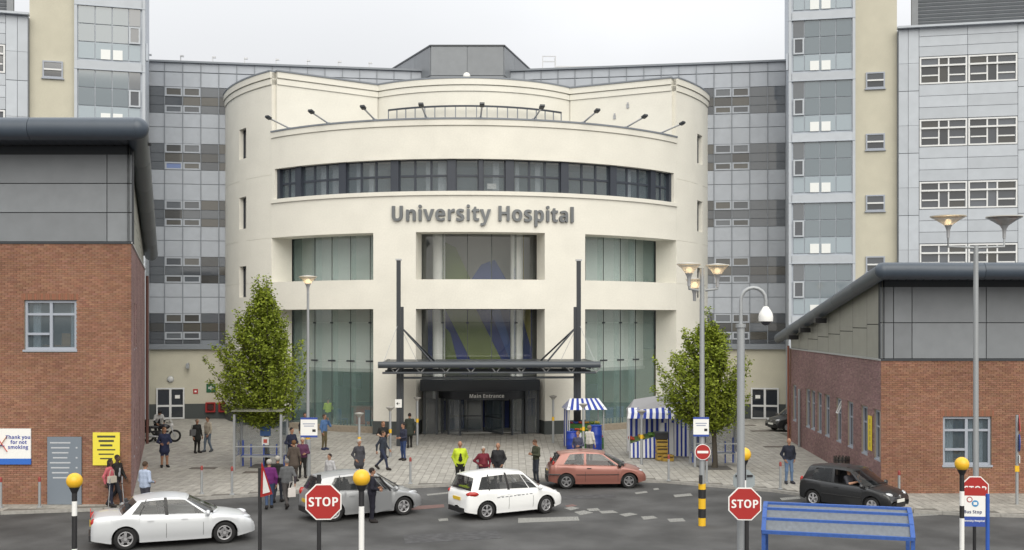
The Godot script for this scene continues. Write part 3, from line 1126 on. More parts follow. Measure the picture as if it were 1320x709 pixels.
# bricks laid one by one on a wall: u along dir from origin, v up, openings as [u0, u1, v0, v1]
func lay_bricks(parent: Node, origin: Vector3, dir: Vector3, out: Vector3, length: float, v0: float, v1: float, openings: Array, tones: Array, seed_: int) -> void:
	var r := RandomNumberGenerator.new()
	r.seed = seed_
	var xf := []
	var cols := []
	var b := Basis(dir, Vector3.UP, out)
	var row := 0
	var v := v0
	while v + 0.065 <= v1 + 0.01:
		var u := -0.1025 if row % 2 else 0.0
		while u < length:
			var a := maxf(u, 0.0) + 0.005
			var c := minf(u + 0.205, length) - 0.005
			u += 0.205
			var drop := false
			for o in openings:
				if v + 0.06 > o[2] and v + 0.005 < o[3]:
					if a >= o[0] - 0.01 and c <= o[1] + 0.01:
						drop = true
					elif a < o[0] and c > o[0]:
						c = o[0] - 0.004
					elif a < o[1] and c > o[1]:
						a = o[1] + 0.004
			if drop or c - a < 0.02:
				continue
			var t: Color = tones[r.randi() % tones.size()]
			var k := r.randf_range(0.96, 1.2) * (1.0 + 0.07 * sin(a * 1.3 + v * 0.9 + seed_) + 0.05 * sin(a * 0.45 - v * 2.1))
			cols.append(Color(t.r * k, t.g * k * r.randf_range(0.95, 1.05), t.b * k))
			xf.append(Transform3D(Basis(b.x * (c - a), b.y, b.z), origin + dir * ((a + c) / 2) + Vector3(0, v + 0.035, 0) + out * r.randf_range(-0.003, 0.003)))
		v += 0.07
		row += 1
	var mm := MultiMesh.new()
	mm.transform_format = MultiMesh.TRANSFORM_3D
	mm.use_colors = true
	mm.mesh = cuboid(1.0, 0.0615, 0.05)
	mm.instance_count = xf.size()
	for i in xf.size():
		mm.set_instance_transform(i, xf[i])
		mm.set_instance_color(i, cols[i])
	var o := MultiMeshInstance3D.new()
	o.name = "bricks"
	o.multimesh = mm
	o.material_override = M.brick
	o.set_meta("kind", "stuff")
	parent.add_child(o, true)


# wall with openings: boxes between the openings
func wall_with_openings(parent: Node, called: String, origin: Vector3, dir: Vector3, out: Vector3, length: float, v0: float, v1: float, thick: float, openings: Array, m: Material) -> void:
	var us := [0.0, length]
	for o in openings:
		us.append(o[0])
		us.append(o[1])
	us.sort()
	var s := Shape.new()
	var b := Basis(dir, Vector3.UP, out)
	for i in us.size() - 1:
		if us[i + 1] - us[i] < 0.001:
			continue
		var mid: float = (us[i] + us[i + 1]) / 2
		var y := v0
		var here := openings.filter(func(o): return o[0] < mid and o[1] > mid)
		here.sort_custom(func(p, q): return p[2] < q[2])
		for o in here + [[0, 0, v1, v1]]:
			if o[2] > y:
				s.box(dir * mid + Vector3(0, (y + o[2]) / 2, 0) - out * thick / 2, Vector3(us[i + 1] - us[i], o[2] - y, thick), b)
			y = o[3]
	build(parent, called, s, m, origin)


func pavilion_window(parent: Node, at: Vector3, b: Basis, w: float, h: float, frame: Material, flip := false) -> void:
	var f := part(parent, "window", frame_mesh(w, h, 0.08, 0.1), frame, at, b)
	part(f, "mullion", cuboid(0.1, h - 0.16, 0.09), frame)
	part(f, "transom", cuboid(w / 2 - 0.13, 0.08, 0.09), frame, Vector3(-w / 4 + 0.015, h * 0.22, 0))
	part(f, "transom", cuboid(w / 2 - 0.13, 0.08, 0.09), frame, Vector3(w / 4 - 0.015, h * 0.22, 0))
	part(f, "transom", cuboid(w / 2 - 0.13, 0.08, 0.12), frame, Vector3(-w / 4 + 0.015, -h * 0.18, 0.02))
	for e in [-1, 1]:
		part(f, "pane", cuboid(w / 2 - 0.12, h - 0.14, 0.016), M.clear_glass, Vector3(e * (w / 4 - 0.01), 0, -0.02))
	part(f, "sill", cuboid(w + 0.1, 0.07, 0.2), frame, Vector3(0, -h / 2 - 0.035, 0.06))
	var cur := plain(0.42, 0.52, 0.60, 0.9)
	for q in ([[-w / 2 + 0.26, 0.26], [w / 2 - 0.22, 0.22]] if not flip else [[-w / 2 + 0.34, 0.34], [0.2, 0.3], [w / 2 - 0.3, 0.34]]):
		var s := Shape.new()
		var rows := [[], []]
		for i in 13:
			var x: float = q[0] + (i / 12.0 - 0.5) * q[1]
			var z := -0.28 + 0.03 * sin(i * 1.9)
			rows[0].append(Vector3(x, -h / 2 + 0.05, z))
			rows[1].append(Vector3(x, h / 2 - 0.05, z))
		s.skin(rows)
		build(f, "curtain", s, cur)
	var room := Shape.new()
	room.box(Vector3(0, 0, -2.4), Vector3(w + 1.2, h + 1.0, 0.05))
	room.box(Vector3(0, -h / 2 - 0.5, -1.4), Vector3(w + 1.2, 0.05, 2.0))
	room.box(Vector3(0, h / 2 + 0.5, -1.4), Vector3(w + 1.2, 0.05, 2.0))
	room.box(Vector3(-w / 2 - 0.6, 0, -1.4), Vector3(0.05, h + 1.0, 2.0))
	room.box(Vector3(w / 2 + 0.6, 0, -1.4), Vector3(0.05, h + 1.0, 2.0))
	build(f, "room", room, M.room)
	build_box(f, "desk", Vector3(w * 0.7, 0.05, 0.6), plain(0.3, 0.2, 0.1, 0.6), Vector3(0.1, -h / 2 + 0.12, -0.8))
	build_box(f, "box_file", Vector3(0.3, 0.4, 0.3), plain(0.35, 0.25, 0.12, 0.8), Vector3(0.25, -h / 2 + 0.35, -0.75))


const ORANGE := [Color(0.235, 0.118, 0.074), Color(0.22, 0.108, 0.068), Color(0.255, 0.132, 0.085), Color(0.235, 0.124, 0.082), Color(0.205, 0.10, 0.066), Color(0.245, 0.128, 0.088)]
const PINK := [Color(0.245, 0.150, 0.145), Color(0.225, 0.136, 0.133), Color(0.265, 0.166, 0.160), Color(0.21, 0.126, 0.124)]


func pavilion(g: int) -> void:
	var west := g < 0
	var o := thing("brick_pavilion", "orange brick pavilion with grey cladding and rounded blue eaves, " + ("tall one by the smoking notice" if west else "low one behind the black hatchback"), "building")
	var corner := Vector3(-13.0, 0, -37.6) if west else Vector3(13.4, 0, -40.0)
	var far := Vector3(-18.8, 0, -56.4) if west else Vector3(14.62, 0, -58.0)
	var brick_top := 8.9 if west else 4.82
	var clad_top := 11.95 if west else 7.5
	var length := 12.0
	# front wall: u runs from the west end to the east end
	var origin := corner + Vector3(-length, 0, 0) if west else corner
	var wx: float = (-15.765 if west else 16.535) - origin.x
	var wy := 6.12 if west else 1.905
	var ww := 1.78 if west else 1.76
	var wh := 1.7 if west else 1.77
	var holes := [[wx - ww / 2, wx + ww / 2, wy - wh / 2 - 0.07, wy + wh / 2]]
	var trim := 0.16 if west else 0.06
	wall_with_openings(o, "front_wall", origin + Vector3(0.0 if west else trim, 0, -0.035), Vector3.RIGHT, Vector3.BACK, length - trim, -0.05, brick_top, 0.3, holes if west else [[holes[0][0] - trim, holes[0][1] - trim, holes[0][2], holes[0][3]]], M.mortar)
	lay_bricks(o, origin + Vector3(0, 0, -0.025), Vector3.RIGHT, Vector3.BACK, length, 0.0, brick_top, holes, ORANGE, 71 + g)
	# soldier course above the window
	var n := int(ww / 0.075) + 3
	for i in n:
		part(o, "brick", cuboid(0.066, 0.215, 0.052), plain(0.23 + 0.03 * sin(i * 2.3), 0.105, 0.065, 0.88), origin + Vector3(wx - ww / 2 - 0.1 + 0.075 * (i + 0.5), wy + wh / 2 + 0.115, -0.02))
	pavilion_window(o, origin + Vector3(wx, wy, -0.13), Basis.IDENTITY, ww - 0.02, wh - 0.02, M.grey_frame, not west)
	# side wall
	var dir := (far - corner).normalized()
	var out := Vector3(-dir.z, 0, dir.x) * (1.0 if west else -1.0)
	var sl := corner.distance_to(far)
	var side_holes := []
	if west:
		side_holes = [[3.0, 3.9, 5.2, 6.9], [5.2, 6.1, 5.2, 6.9], [3.0, 3.9, 1.2, 2.95], [6.0, 6.9, 1.2, 2.95], [10.0, 10.9, 1.2, 2.95]]
	else:
		for u in [0.5, 2.43, 4.7, 6.75, 9.0, 10.65, 12.1, 13.3, 16.7]:
			side_holes.append([u - 0.52 if u > 0.6 else 0.06, u + 0.52, 1.15, 2.98])
	var back := -out * 0.035
	wall_with_openings(o, "side_wall", corner + dir * 0.3 + back, dir, out, sl - 0.3, -0.05, brick_top, 0.3, side_holes.map(func(h): return [h[0] - 0.3, h[1] - 0.3, h[2], h[3]]), M.mortar)
	lay_bricks(o, corner + dir * 0.02 - out * 0.024, dir, out, sl - 0.47, 0.0, brick_top, side_holes, PINK, 91 + g)
	lay_bricks(o, corner + dir * (sl - 0.45) - out * 0.024, dir, out, 0.45, 0.0, brick_top, [], ORANGE, 95 + g)
	for h in side_holes:
		var at: Vector3 = corner + dir * ((h[0] + h[1]) / 2) + Vector3(0, (h[2] + h[3]) / 2, 0) - out * 0.14
		var b := Basis(dir, Vector3.UP, out) if not west else Basis(dir, Vector3.UP, out)
		var f := part(o, "side_window", frame_mesh(h[1] - h[0] - 0.02, h[3] - h[2] - 0.02, 0.07, 0.1), M.grey_frame, at, b)
		part(f, "pane", cuboid(h[1] - h[0] - 0.14, h[3] - h[2] - 0.16, 0.03), M.pane[(int(h[0]) * 3) % 3], Vector3(0, 0, -0.02))
		part(f, "transom", cuboid(h[1] - h[0] - 0.14, 0.06, 0.08), M.grey_frame, Vector3(0, 0.3, 0))
		part(f, "mullion", cuboid(0.05, h[3] - h[2] - 0.16, 0.08), M.grey_frame)
		part(f, "sill", cuboid(0.92, 0.06, 0.16), M.grey_frame, Vector3(0, -(h[3] - h[2]) / 2, 0.05))
		if not west and int(h[0]) == 6:
			part(f, "open_sash", frame_mesh(0.36, 0.55, 0.05, 0.04), M.white_frame, Vector3(-0.17, 0.56, 0.14), Basis(Vector3.RIGHT, -0.4))
	# back part of the building closes the box
	var ext := -out * 10.0
	var s := Shape.new()
	var fb := far + Vector3(-9.0 * -g, 0, 0) if false else far + Vector3(9.0 * g, 0, 0)
	s.quad(far, far + Vector3(0, brick_top, 0), fb + Vector3(0, brick_top, 0), fb)
	build(o, "back_wall", s, M.mortar)

	# cladding above the brick: front panels
	var clad_back := Shape.new()
	clad_back.span(origin + Vector3(0, brick_top, -0.12), origin + Vector3(length, clad_top + 0.3, -0.3))
	build(o, "cladding_rail", clad_back, M.soffit)
	var cuts: Array = [0.0, 5.5, 11.15, 12.0] if west else [0.0, 0.48, 1.15, 3.85, 6.9, 10.0, 12.0]
	var rows := 3 if west else 2
	for i in cuts.size() - 1:
		for r in rows:
			var h := (clad_top - brick_top - 0.06) / rows
			var w: float = cuts[i + 1] - cuts[i]
			part(o, "cladding_panel", cuboid(w - 0.03, h - 0.03, 0.05), M.cladding[(i + r) % 3], origin + Vector3((cuts[i] + cuts[i + 1]) / 2, brick_top + 0.07 + h * (r + 0.5), -0.09))
	build_box(o, "flashing", Vector3(length + 0.02, 0.07, 0.14), M.soffit, origin + Vector3(length / 2, brick_top + 0.03, -0.04))
	# roof: sloping slab, bullnose eaves in front and along the side
	var front_y := 12.6 if west else 8.02
	var far_y := 9.8 if west else 5.35
	var rad := 0.37 if west else 0.3
	var reach := 1.25
	var e0 := Vector3(-12.36 if west else 13.05, front_y, -36.35 if west else -38.75)
	var e1 := Vector3(-19.0, far_y, -58.0) if west else Vector3(14.6, far_y, -60.2)
	var w0 := e0 + Vector3(14.0 * g, 0, 0)
	s = Shape.new()
	var seg := 4
	for k in seg:
		var a := w0.lerp(e0, float(k) / seg)
		var b := w0.lerp(e0, (k + 1.0) / seg)
		var gap := (b - a).normalized() * 0.008
		s.tube([a + gap, b - gap], [rad], 24)
	build(o, "eave", s, M.eave)
	s = Shape.new()
	for k in 6:
		var a := e0.lerp(e1, k / 6.0)
		var b := e0.lerp(e1, (k + 1) / 6.0)
		var gap := (b - a).normalized() * 0.008
		s.tube([a + gap, b - gap], [rad * 0.92], 20)
	s.ball(e0, Vector3.ONE * rad, 20)
	build(o, "verge", s, M.eave)
	s = Shape.new()
	var w1 := e1 + Vector3(14.0 * g, 0, 0)
	var lift := Vector3(0, rad * 0.8, 0)
	s.quad(w0 + lift, w1 + lift, e1 + lift, e0 + lift)
	build(o, "roof", s, M.eave)
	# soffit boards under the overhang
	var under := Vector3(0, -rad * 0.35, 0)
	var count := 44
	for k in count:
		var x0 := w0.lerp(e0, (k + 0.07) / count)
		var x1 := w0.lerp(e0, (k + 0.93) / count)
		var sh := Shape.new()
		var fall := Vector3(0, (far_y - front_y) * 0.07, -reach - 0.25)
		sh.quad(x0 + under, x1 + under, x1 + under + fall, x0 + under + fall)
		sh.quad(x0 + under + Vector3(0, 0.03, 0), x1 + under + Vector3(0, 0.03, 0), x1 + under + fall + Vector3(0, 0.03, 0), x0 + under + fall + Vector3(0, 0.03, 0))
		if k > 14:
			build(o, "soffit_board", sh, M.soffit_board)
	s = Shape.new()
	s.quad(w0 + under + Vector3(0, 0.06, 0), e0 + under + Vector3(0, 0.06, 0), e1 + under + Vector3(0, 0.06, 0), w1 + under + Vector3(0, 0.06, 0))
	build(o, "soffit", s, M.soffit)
	# side cladding between brick and the falling roof
	var np := 8
	for k in np:
		var u0 := sl * k / np
		var u1 := sl * (k + 1) / np
		var t0 := lerpf(front_y, far_y, clampf((u0 + 1.2) / (sl + 2.8), 0, 1)) - rad * 0.4
		var t1 := lerpf(front_y, far_y, clampf((u1 + 1.2) / (sl + 2.8), 0, 1)) - rad * 0.4
		var a := corner + dir * (u0 + 0.015)
		var b := corner + dir * (u1 - 0.015)
		var mid_y := brick_top + (minf(t0, t1) - brick_top) * 0.5
		if minf(t0, t1) - brick_top < 1.0:
			mid_y = brick_top + 0.06
		var sh := Shape.new()
		var z := -out * 0.06
		var lo := Vector3(0, brick_top + 0.06, 0)
		var inn := -out * 0.05
		if mid_y > brick_top + 0.1:
			sh.quad(a + lo + z, b + lo + z, b + z + Vector3(0, mid_y - 0.015, 0), a + z + Vector3(0, mid_y - 0.015, 0))
			build(o, "side_panel", sh, M.cream_panel)
			sh = Shape.new()
		sh.quad(a + z + Vector3(0, mid_y + 0.015, 0), b + z + Vector3(0, mid_y + 0.015, 0), b + z + Vector3(0, t1, 0), a + z + Vector3(0, t0, 0))
		build(o, "side_panel", sh, M.cream_panel)
	s = Shape.new()
	s.quad(corner + Vector3(0, brick_top, 0) - out * 0.12, far + Vector3(0, brick_top, 0) - out * 0.12, far + Vector3(0, far_y, 0) - out * 0.12, corner + Vector3(0, front_y, 0) - out * 0.12)
	build(o, "side_rail", s, M.soffit)
	s = Shape.new()
	s.bar(corner + Vector3(0, brick_top + 0.03, 0) - out * 0.02, far + Vector3(0, brick_top + 0.03, 0) - out * 0.02, 0.12, 0.06)
	build(o, "flashing", s, M.steel)
	if not west:
		for u in [9.0, 12.5, 15.5]:
			var q: Vector3 = corner + dir * u
			part(o, "rafter_bracket", cuboid(0.5, 0.22, 0.3), M.black, q + out * 0.3 + Vector3(0, lerpf(front_y, far_y, (u + 1.2) / (sl + 2.8)) - 0.42, 0))
		s = Shape.new()
		s.tube([far + out * 0.12 - dir * 0.3 + Vector3(0, 0, 0), far + out * 0.12 - dir * 0.3 + Vector3(0, 5.0, 0)], [0.06], 10)
		build(o, "downpipe", s, plain(0.25, 0.09, 0.06, 0.5))
		s = Shape.new()
		s.tube([corner + dir * 14.9 + out * 0.1, corner + dir * 14.9 + out * 0.1 + Vector3(0, 2.9, 0)], [0.06], 10)
		build(o, "downpipe", s, M.galvanised)
	else:
		s = Shape.new()
		s.tube([far + out * 0.12, far + out * 0.12 + Vector3(0, 8.6, 0)], [0.07], 10)
		build(o, "downpipe", s, plain(0.12, 0.05, 0.04, 0.5))


func entrance_canopy() -> void:
	var o := thing("entrance_canopy", "dark steel canopy hung from two masts over the main entrance doors", "canopy", Vector3(-1.2, 0, -56.4), deg_to_rad(3.0))
	var front := 1.9
	var back := -3.6
	var s := Shape.new()
	s.box(Vector3(0, 4.16, (front + back) / 2), Vector3(10.7, 0.1, front - back))
	build(o, "roof", s, M.charcoal)
	s = Shape.new()
	s.tube([Vector3(-5.5, 4.12, front), Vector3(5.5, 4.12, front)], [0.16], 14)
	build(o, "front_rail", s, plain(0.055, 0.065, 0.08, 0.4))
	for x in [-5.3, 5.3]:
		part(o, "side_beam", cuboid(0.14, 0.26, front - back), M.charcoal, Vector3(x, 4.1, (front + back) / 2))
	for q in [[3.72, 1.7, 5.3], [3.45, 1.2, 4.3], [3.72, -0.4, 5.3], [3.72, -2.2, 5.3]]:
		s = Shape.new()
		s.tube([Vector3(-q[2], q[0], q[1]), Vector3(q[2], q[0], q[1])], [0.055], 8)
		build(o, "purlin", s, plain(0.075, 0.085, 0.10, 0.45))
	for k in 9:
		var x := -5.0 + 1.25 * k
		s = Shape.new()
		s.bar(Vector3(x, 4.1, 1.6), Vector3(x + 0.32, 3.72, 1.7), 0.05, 0.05)
		s.bar(Vector3(x + 0.64, 4.1, 1.6), Vector3(x + 0.32, 3.72, 1.7), 0.05, 0.05)
		build(o, "strut", s, M.steel)
		part(o, "rafter", cuboid(0.1, 0.2, front - back - 0.3), M.charcoal, Vector3(x, 4.0, (front + back) / 2))
	for g in [-1, 1]:
		var x: float = 4.55 * g
		var m := part(o, "mast", cuboid(0.21, 9.4, 0.21), M.charcoal, Vector3(x, 4.65, 0.75))
		part(m, "mast_plate", cuboid(0.14, 7.0, 0.16), M.charcoal, Vector3(-0.185 * g, -1.15, 0))
		part(m, "cap", cuboid(0.3, 0.08, 0.3), M.steel, Vector3(0, 4.72, 0))
		part(m, "notice", cuboid(0.34, 0.42, 0.03), M.white, Vector3(0, -2.5, 0.16))
		s = Shape.new()
		s.bar(Vector3(-0.08, 0, 0), Vector3(0.08, 0, 0), 0.05, 0.01)
		s.tri(Vector3(-0.11, 0, 0.006), Vector3(-0.02, 0.08, 0.006), Vector3(-0.02, -0.08, 0.006))
		build(m, "arrow", s, M.black, Vector3(0, -2.5, 0.18))
		for z in [front - 0.1, -1.6]:
			s = Shape.new()
			s.tube([Vector3(x - 0.2 * g, 5.9, 0.75), Vector3(x - 1.75 * g, 4.2, z)], [0.045], 8)
			build(o, "brace", s, M.charcoal)
		for q in [[-0.95, 0.75], [0.7, front]]:
			s = Shape.new()
			s.tube([Vector3(x, 6.2, 0.75), Vector3(x + q[0] * g, 4.2, q[1])], [0.012], 5)
			build(o, "stay_wire", s, M.steel)


func leaf_crown(parent: Node, profile: Array, base: float, top: float, shoots: int, leaves: int, size: float, seed_: int, lean: float, wide: float) -> void:
	var r := RandomNumberGenerator.new()
	r.seed = seed_
	var radius := func(t: float) -> float:
		for i in profile.size() - 1:
			if t <= profile[i + 1][0]:
				return lerpf(profile[i][1], profile[i + 1][1], (t - profile[i][0]) / (profile[i + 1][0] - profile[i][0]))
		return profile[-1][1]
	var twigs := Shape.new()
	var verts := PackedVector3Array()
	var norms := PackedVector3Array()
	var cols := PackedColorArray()
	for i in shoots:
		var t := pow((i + r.randf()) / shoots, 0.85)
		var a := i * 2.399963 + r.randf_range(-0.3, 0.3)
		var rr: float = radius.call(t) * wide
		var off := Vector3(lean * (1.0 - absf(t - 0.4)), 0, 0)
		# some shoots stop short, a few stick out: an uneven outline with gaps
		var reach := rr * (r.randf_range(0.4, 0.9) if i % 3 else r.randf_range(0.9, 1.2))
		var d := Vector3(cos(a), 0, sin(a))
		var y := lerpf(base, top, t)
		var end := off + d * reach + Vector3(0, y + r.randf_range(0.0, 0.25), 0)
		var rise := clampf(reach * 1.15, 0.35, 2.0)
		if i % 9 == 0 and t > 0.15:
			# a leader that stands up out of the crown
			end = off + d * rr * r.randf_range(0.55, 0.92) + Vector3(0, y + r.randf_range(0.55, 0.95), 0)
		var start := Vector3(0, maxf(y - rise, base - 0.3), 0) + d * 0.04
		var mid := start.lerp(end, 0.55) + Vector3(0, -0.2 * reach, 0) + d * 0.1 * reach
		twigs.tube([start, mid, end], [0.028, 0.016, 0.006], 5, false)
		var n := int(leaves / shoots * (0.5 + rr / 2.2))
		var hue := r.randf_range(-0.15, 0.15)
		for k in n:
			var q := 1.0 - pow(r.randf(), 1.35) * 0.85
			var p := start.lerp(mid, q * 2.0) if q < 0.5 else mid.lerp(end, q * 2.0 - 1.0)
			var sp := 0.07 + 0.13 * (1.0 - q)
			p += Vector3(r.randfn(0, sp), r.randfn(0, sp * 0.9), r.randfn(0, sp))
			var ax := Vector3(r.randfn(), r.randfn() * 0.5 - 0.25, r.randfn()).normalized()
			var up := Vector3(r.randfn() * 0.5, 1.0, r.randfn() * 0.5).normalized()
			var w := ax.cross(up).normalized()
			var l := size * r.randf_range(0.7, 1.25)
			var tip := p + ax * l
			var e0 := p + ax * l * 0.45 + w * l * 0.32 + up * l * 0.06
			var e1 := p + ax * l * 0.45 - w * l * 0.32 + up * l * 0.06
			var k2 := r.randf_range(0.88, 1.12)
			var c := Color((0.235 + 0.05 * hue) * k2, 0.285 * k2, 0.045 * k2 * r.randf_range(0.7, 1.2))
			verts.append_array([p, e0, tip, p, tip, e1])
			var n0 := (e0 - p).cross(tip - p).normalized()
			var n1 := (tip - p).cross(e1 - p).normalized()
			norms.append_array([-n0, -n0, -n0, -n1, -n1, -n1])
			for z in 6:
				cols.append(c)
	var arr := []
	arr.resize(Mesh.ARRAY_MAX)
	arr[Mesh.ARRAY_VERTEX] = verts
	arr[Mesh.ARRAY_NORMAL] = norms
	arr[Mesh.ARRAY_COLOR] = cols
	var m := ArrayMesh.new()
	m.add_surface_from_arrays(Mesh.PRIMITIVE_TRIANGLES, arr)
	var lm := StandardMaterial3D.new()
	lm.vertex_color_use_as_albedo = true
	lm.roughness = 0.85
	lm.metallic_specular = 0.25
	lm.backlight_enabled = true
	lm.backlight = Color(0.22, 0.29, 0.045).linear_to_srgb()
	lm.cull_mode = BaseMaterial3D.CULL_DISABLED
	var crown := part(parent, "crown", m, lm)
	build(crown, "twigs", twigs, M.bark)


func trees() -> void:
	M.bark = mottled(0.10, 0.085, 0.065, 0.95, noise_texture(41, 0.06, 0.6, 1.0, 4), 2.0)
	for k in 2:
		var west := k == 0
		var at := spot(344, 47.6) if west else spot(921, 47.0)
		var o := thing("street_tree", "tall cone-shaped green tree in the paving by the smoking shelter" if west else "shorter round-headed green tree beside the striped market stall", "tree", at)
		var top := 8.05 if west else 6.4
		var s := Shape.new()
		s.tube([Vector3(0, -0.05, 0), Vector3(0.03, 0.3, 0), Vector3(-0.03, 1.6, 0.03), Vector3(0.05, 3.2, 0), Vector3(-0.05, top * 0.7, 0), Vector3(0, top - 0.2, 0)], [0.15, 0.11, 0.10, 0.085, 0.05, 0.012], 10)
		var tr := build(o, "trunk", s, M.bark)
		var grate := Shape.new()
		grate.box(Vector3(0, 0.012, 0), Vector3(1.3, 0.02, 1.3))
		build(o, "tree_grate", grate, plain(0.09, 0.085, 0.08, 0.8))
		var crown_at := Node3D.new()
		if west:
			leaf_crown(o, [[0.0, 0.45], [0.12, 1.5], [0.3, 2.15], [0.45, 2.0], [0.62, 1.55], [0.78, 0.95], [0.9, 0.5], [1.0, 0.12]], 2.1, 7.6, 230, 27000, 0.135, 51, -0.42, 1.06)
		else:
			leaf_crown(o, [[0.0, 0.5], [0.15, 1.45], [0.35, 2.0], [0.55, 1.95], [0.72, 1.6], [0.86, 0.95], [1.0, 0.25]], 2.0, 6.0, 190, 22000, 0.135, 52, -0.75, 1.0)
		crown_at.free()


func bulb_material() -> StandardMaterial3D:
	if not mats.has("bulb"):
		var m := StandardMaterial3D.new()
		m.albedo_color = Color(1, 0.95, 0.85)
		m.emission_enabled = true
		m.emission = Color(1.0, 0.90, 0.72)
		m.emission_energy_multiplier = 1.0
		mats["bulb"] = m
	return mats["bulb"]


# flared uplight bowl whose foot is the origin
func lamp_bowl(parent: Node, at: Vector3, lit: bool, r := 0.36) -> void:
	var s := Shape.new()
	s.round_lathe([Vector2(0.05, -0.32), Vector2(0.055, -0.1), Vector2(0.08, 0.0), Vector2(0.13, 0.08)], Vector3.ZERO, 16)
	var h := build(parent, "lamp_head", s, M.steel, at)
	s = Shape.new()
	s.round_lathe([Vector2(0.12, 0.08), Vector2(r * 0.62, 0.22), Vector2(r * 0.92, 0.31), Vector2(r, 0.33)], Vector3.ZERO, 24)
	build(h, "lamp_shade", s, glass(0.66, 0.62, 0.55, 0.62) if lit else glass(0.35, 0.36, 0.37, 0.7))
	s = Shape.new()
	s.lathe([Vector2(r * 0.9, 0.345), Vector2(r * 1.03, 0.345), Vector2(r * 1.03, 0.375), Vector2(0.02, 0.42)], Vector3.ZERO, 24)
	build(h, "lid", s, plain(0.5, 0.49, 0.46, 0.5))
	s = Shape.new()
	s.ball(Vector3(0, 0.19, 0), Vector3(0.1, 0.09, 0.1), 10)
	build(h, "bulb", s, bulb_material() if lit else M.white)
	if lit:
		var l := OmniLight3D.new()
		l.name = "lamp_light"
		l.light_color = Color(1.0, 0.88, 0.7)
		l.light_energy = 0.12
		l.light_size = 0.09
		l.omni_range = 12.0
		l.omni_attenuation = 2.0
		l.shadow_enabled = true
		h.add_child(l)
		l.position = Vector3(0, 0.19, 0)


func post(parent: Node, called: String, h: float, r0: float, r1: float, m: Material, at := Vector3.ZERO, y0 := 0.0) -> MeshInstance3D:
	var s := Shape.new()
	s.tube([Vector3(0, y0, 0), Vector3(0, h, 0)], [r0, r1], 12)
	return build(parent, called, s, m, at)


# parking board: white plate with blue edges and lines of small print
func parking_board(parent: Node, at: Vector3, w: float, h: float, turn := 0.0) -> void:
	var b := Basis(Vector3.UP, turn)
	var f := part(parent, "board", cuboid(w, h, 0.03), M.white, at, b)
	part(f, "edge_band", cuboid(w + 0.004, h * 0.10, 0.034), M.sign_blue, Vector3(0, h * 0.45, 0))
	part(f, "edge_band", cuboid(w + 0.004, h * 0.10, 0.034), M.sign_blue, Vector3(0, -h * 0.45, 0))
	for k in 2:
		part(f, "print_line", cuboid(w * (0.72 - 0.12 * k), h * 0.045, 0.002), plain(0.25, 0.28, 0.4, 0.6), Vector3(0, h * (0.18 - 0.11 * k), 0.0165))
	part(f, "camera_symbol", cuboid(w * 0.2, h * 0.13, 0.002), M.black, Vector3(w * 0.3, -h * 0.16, 0.0165))


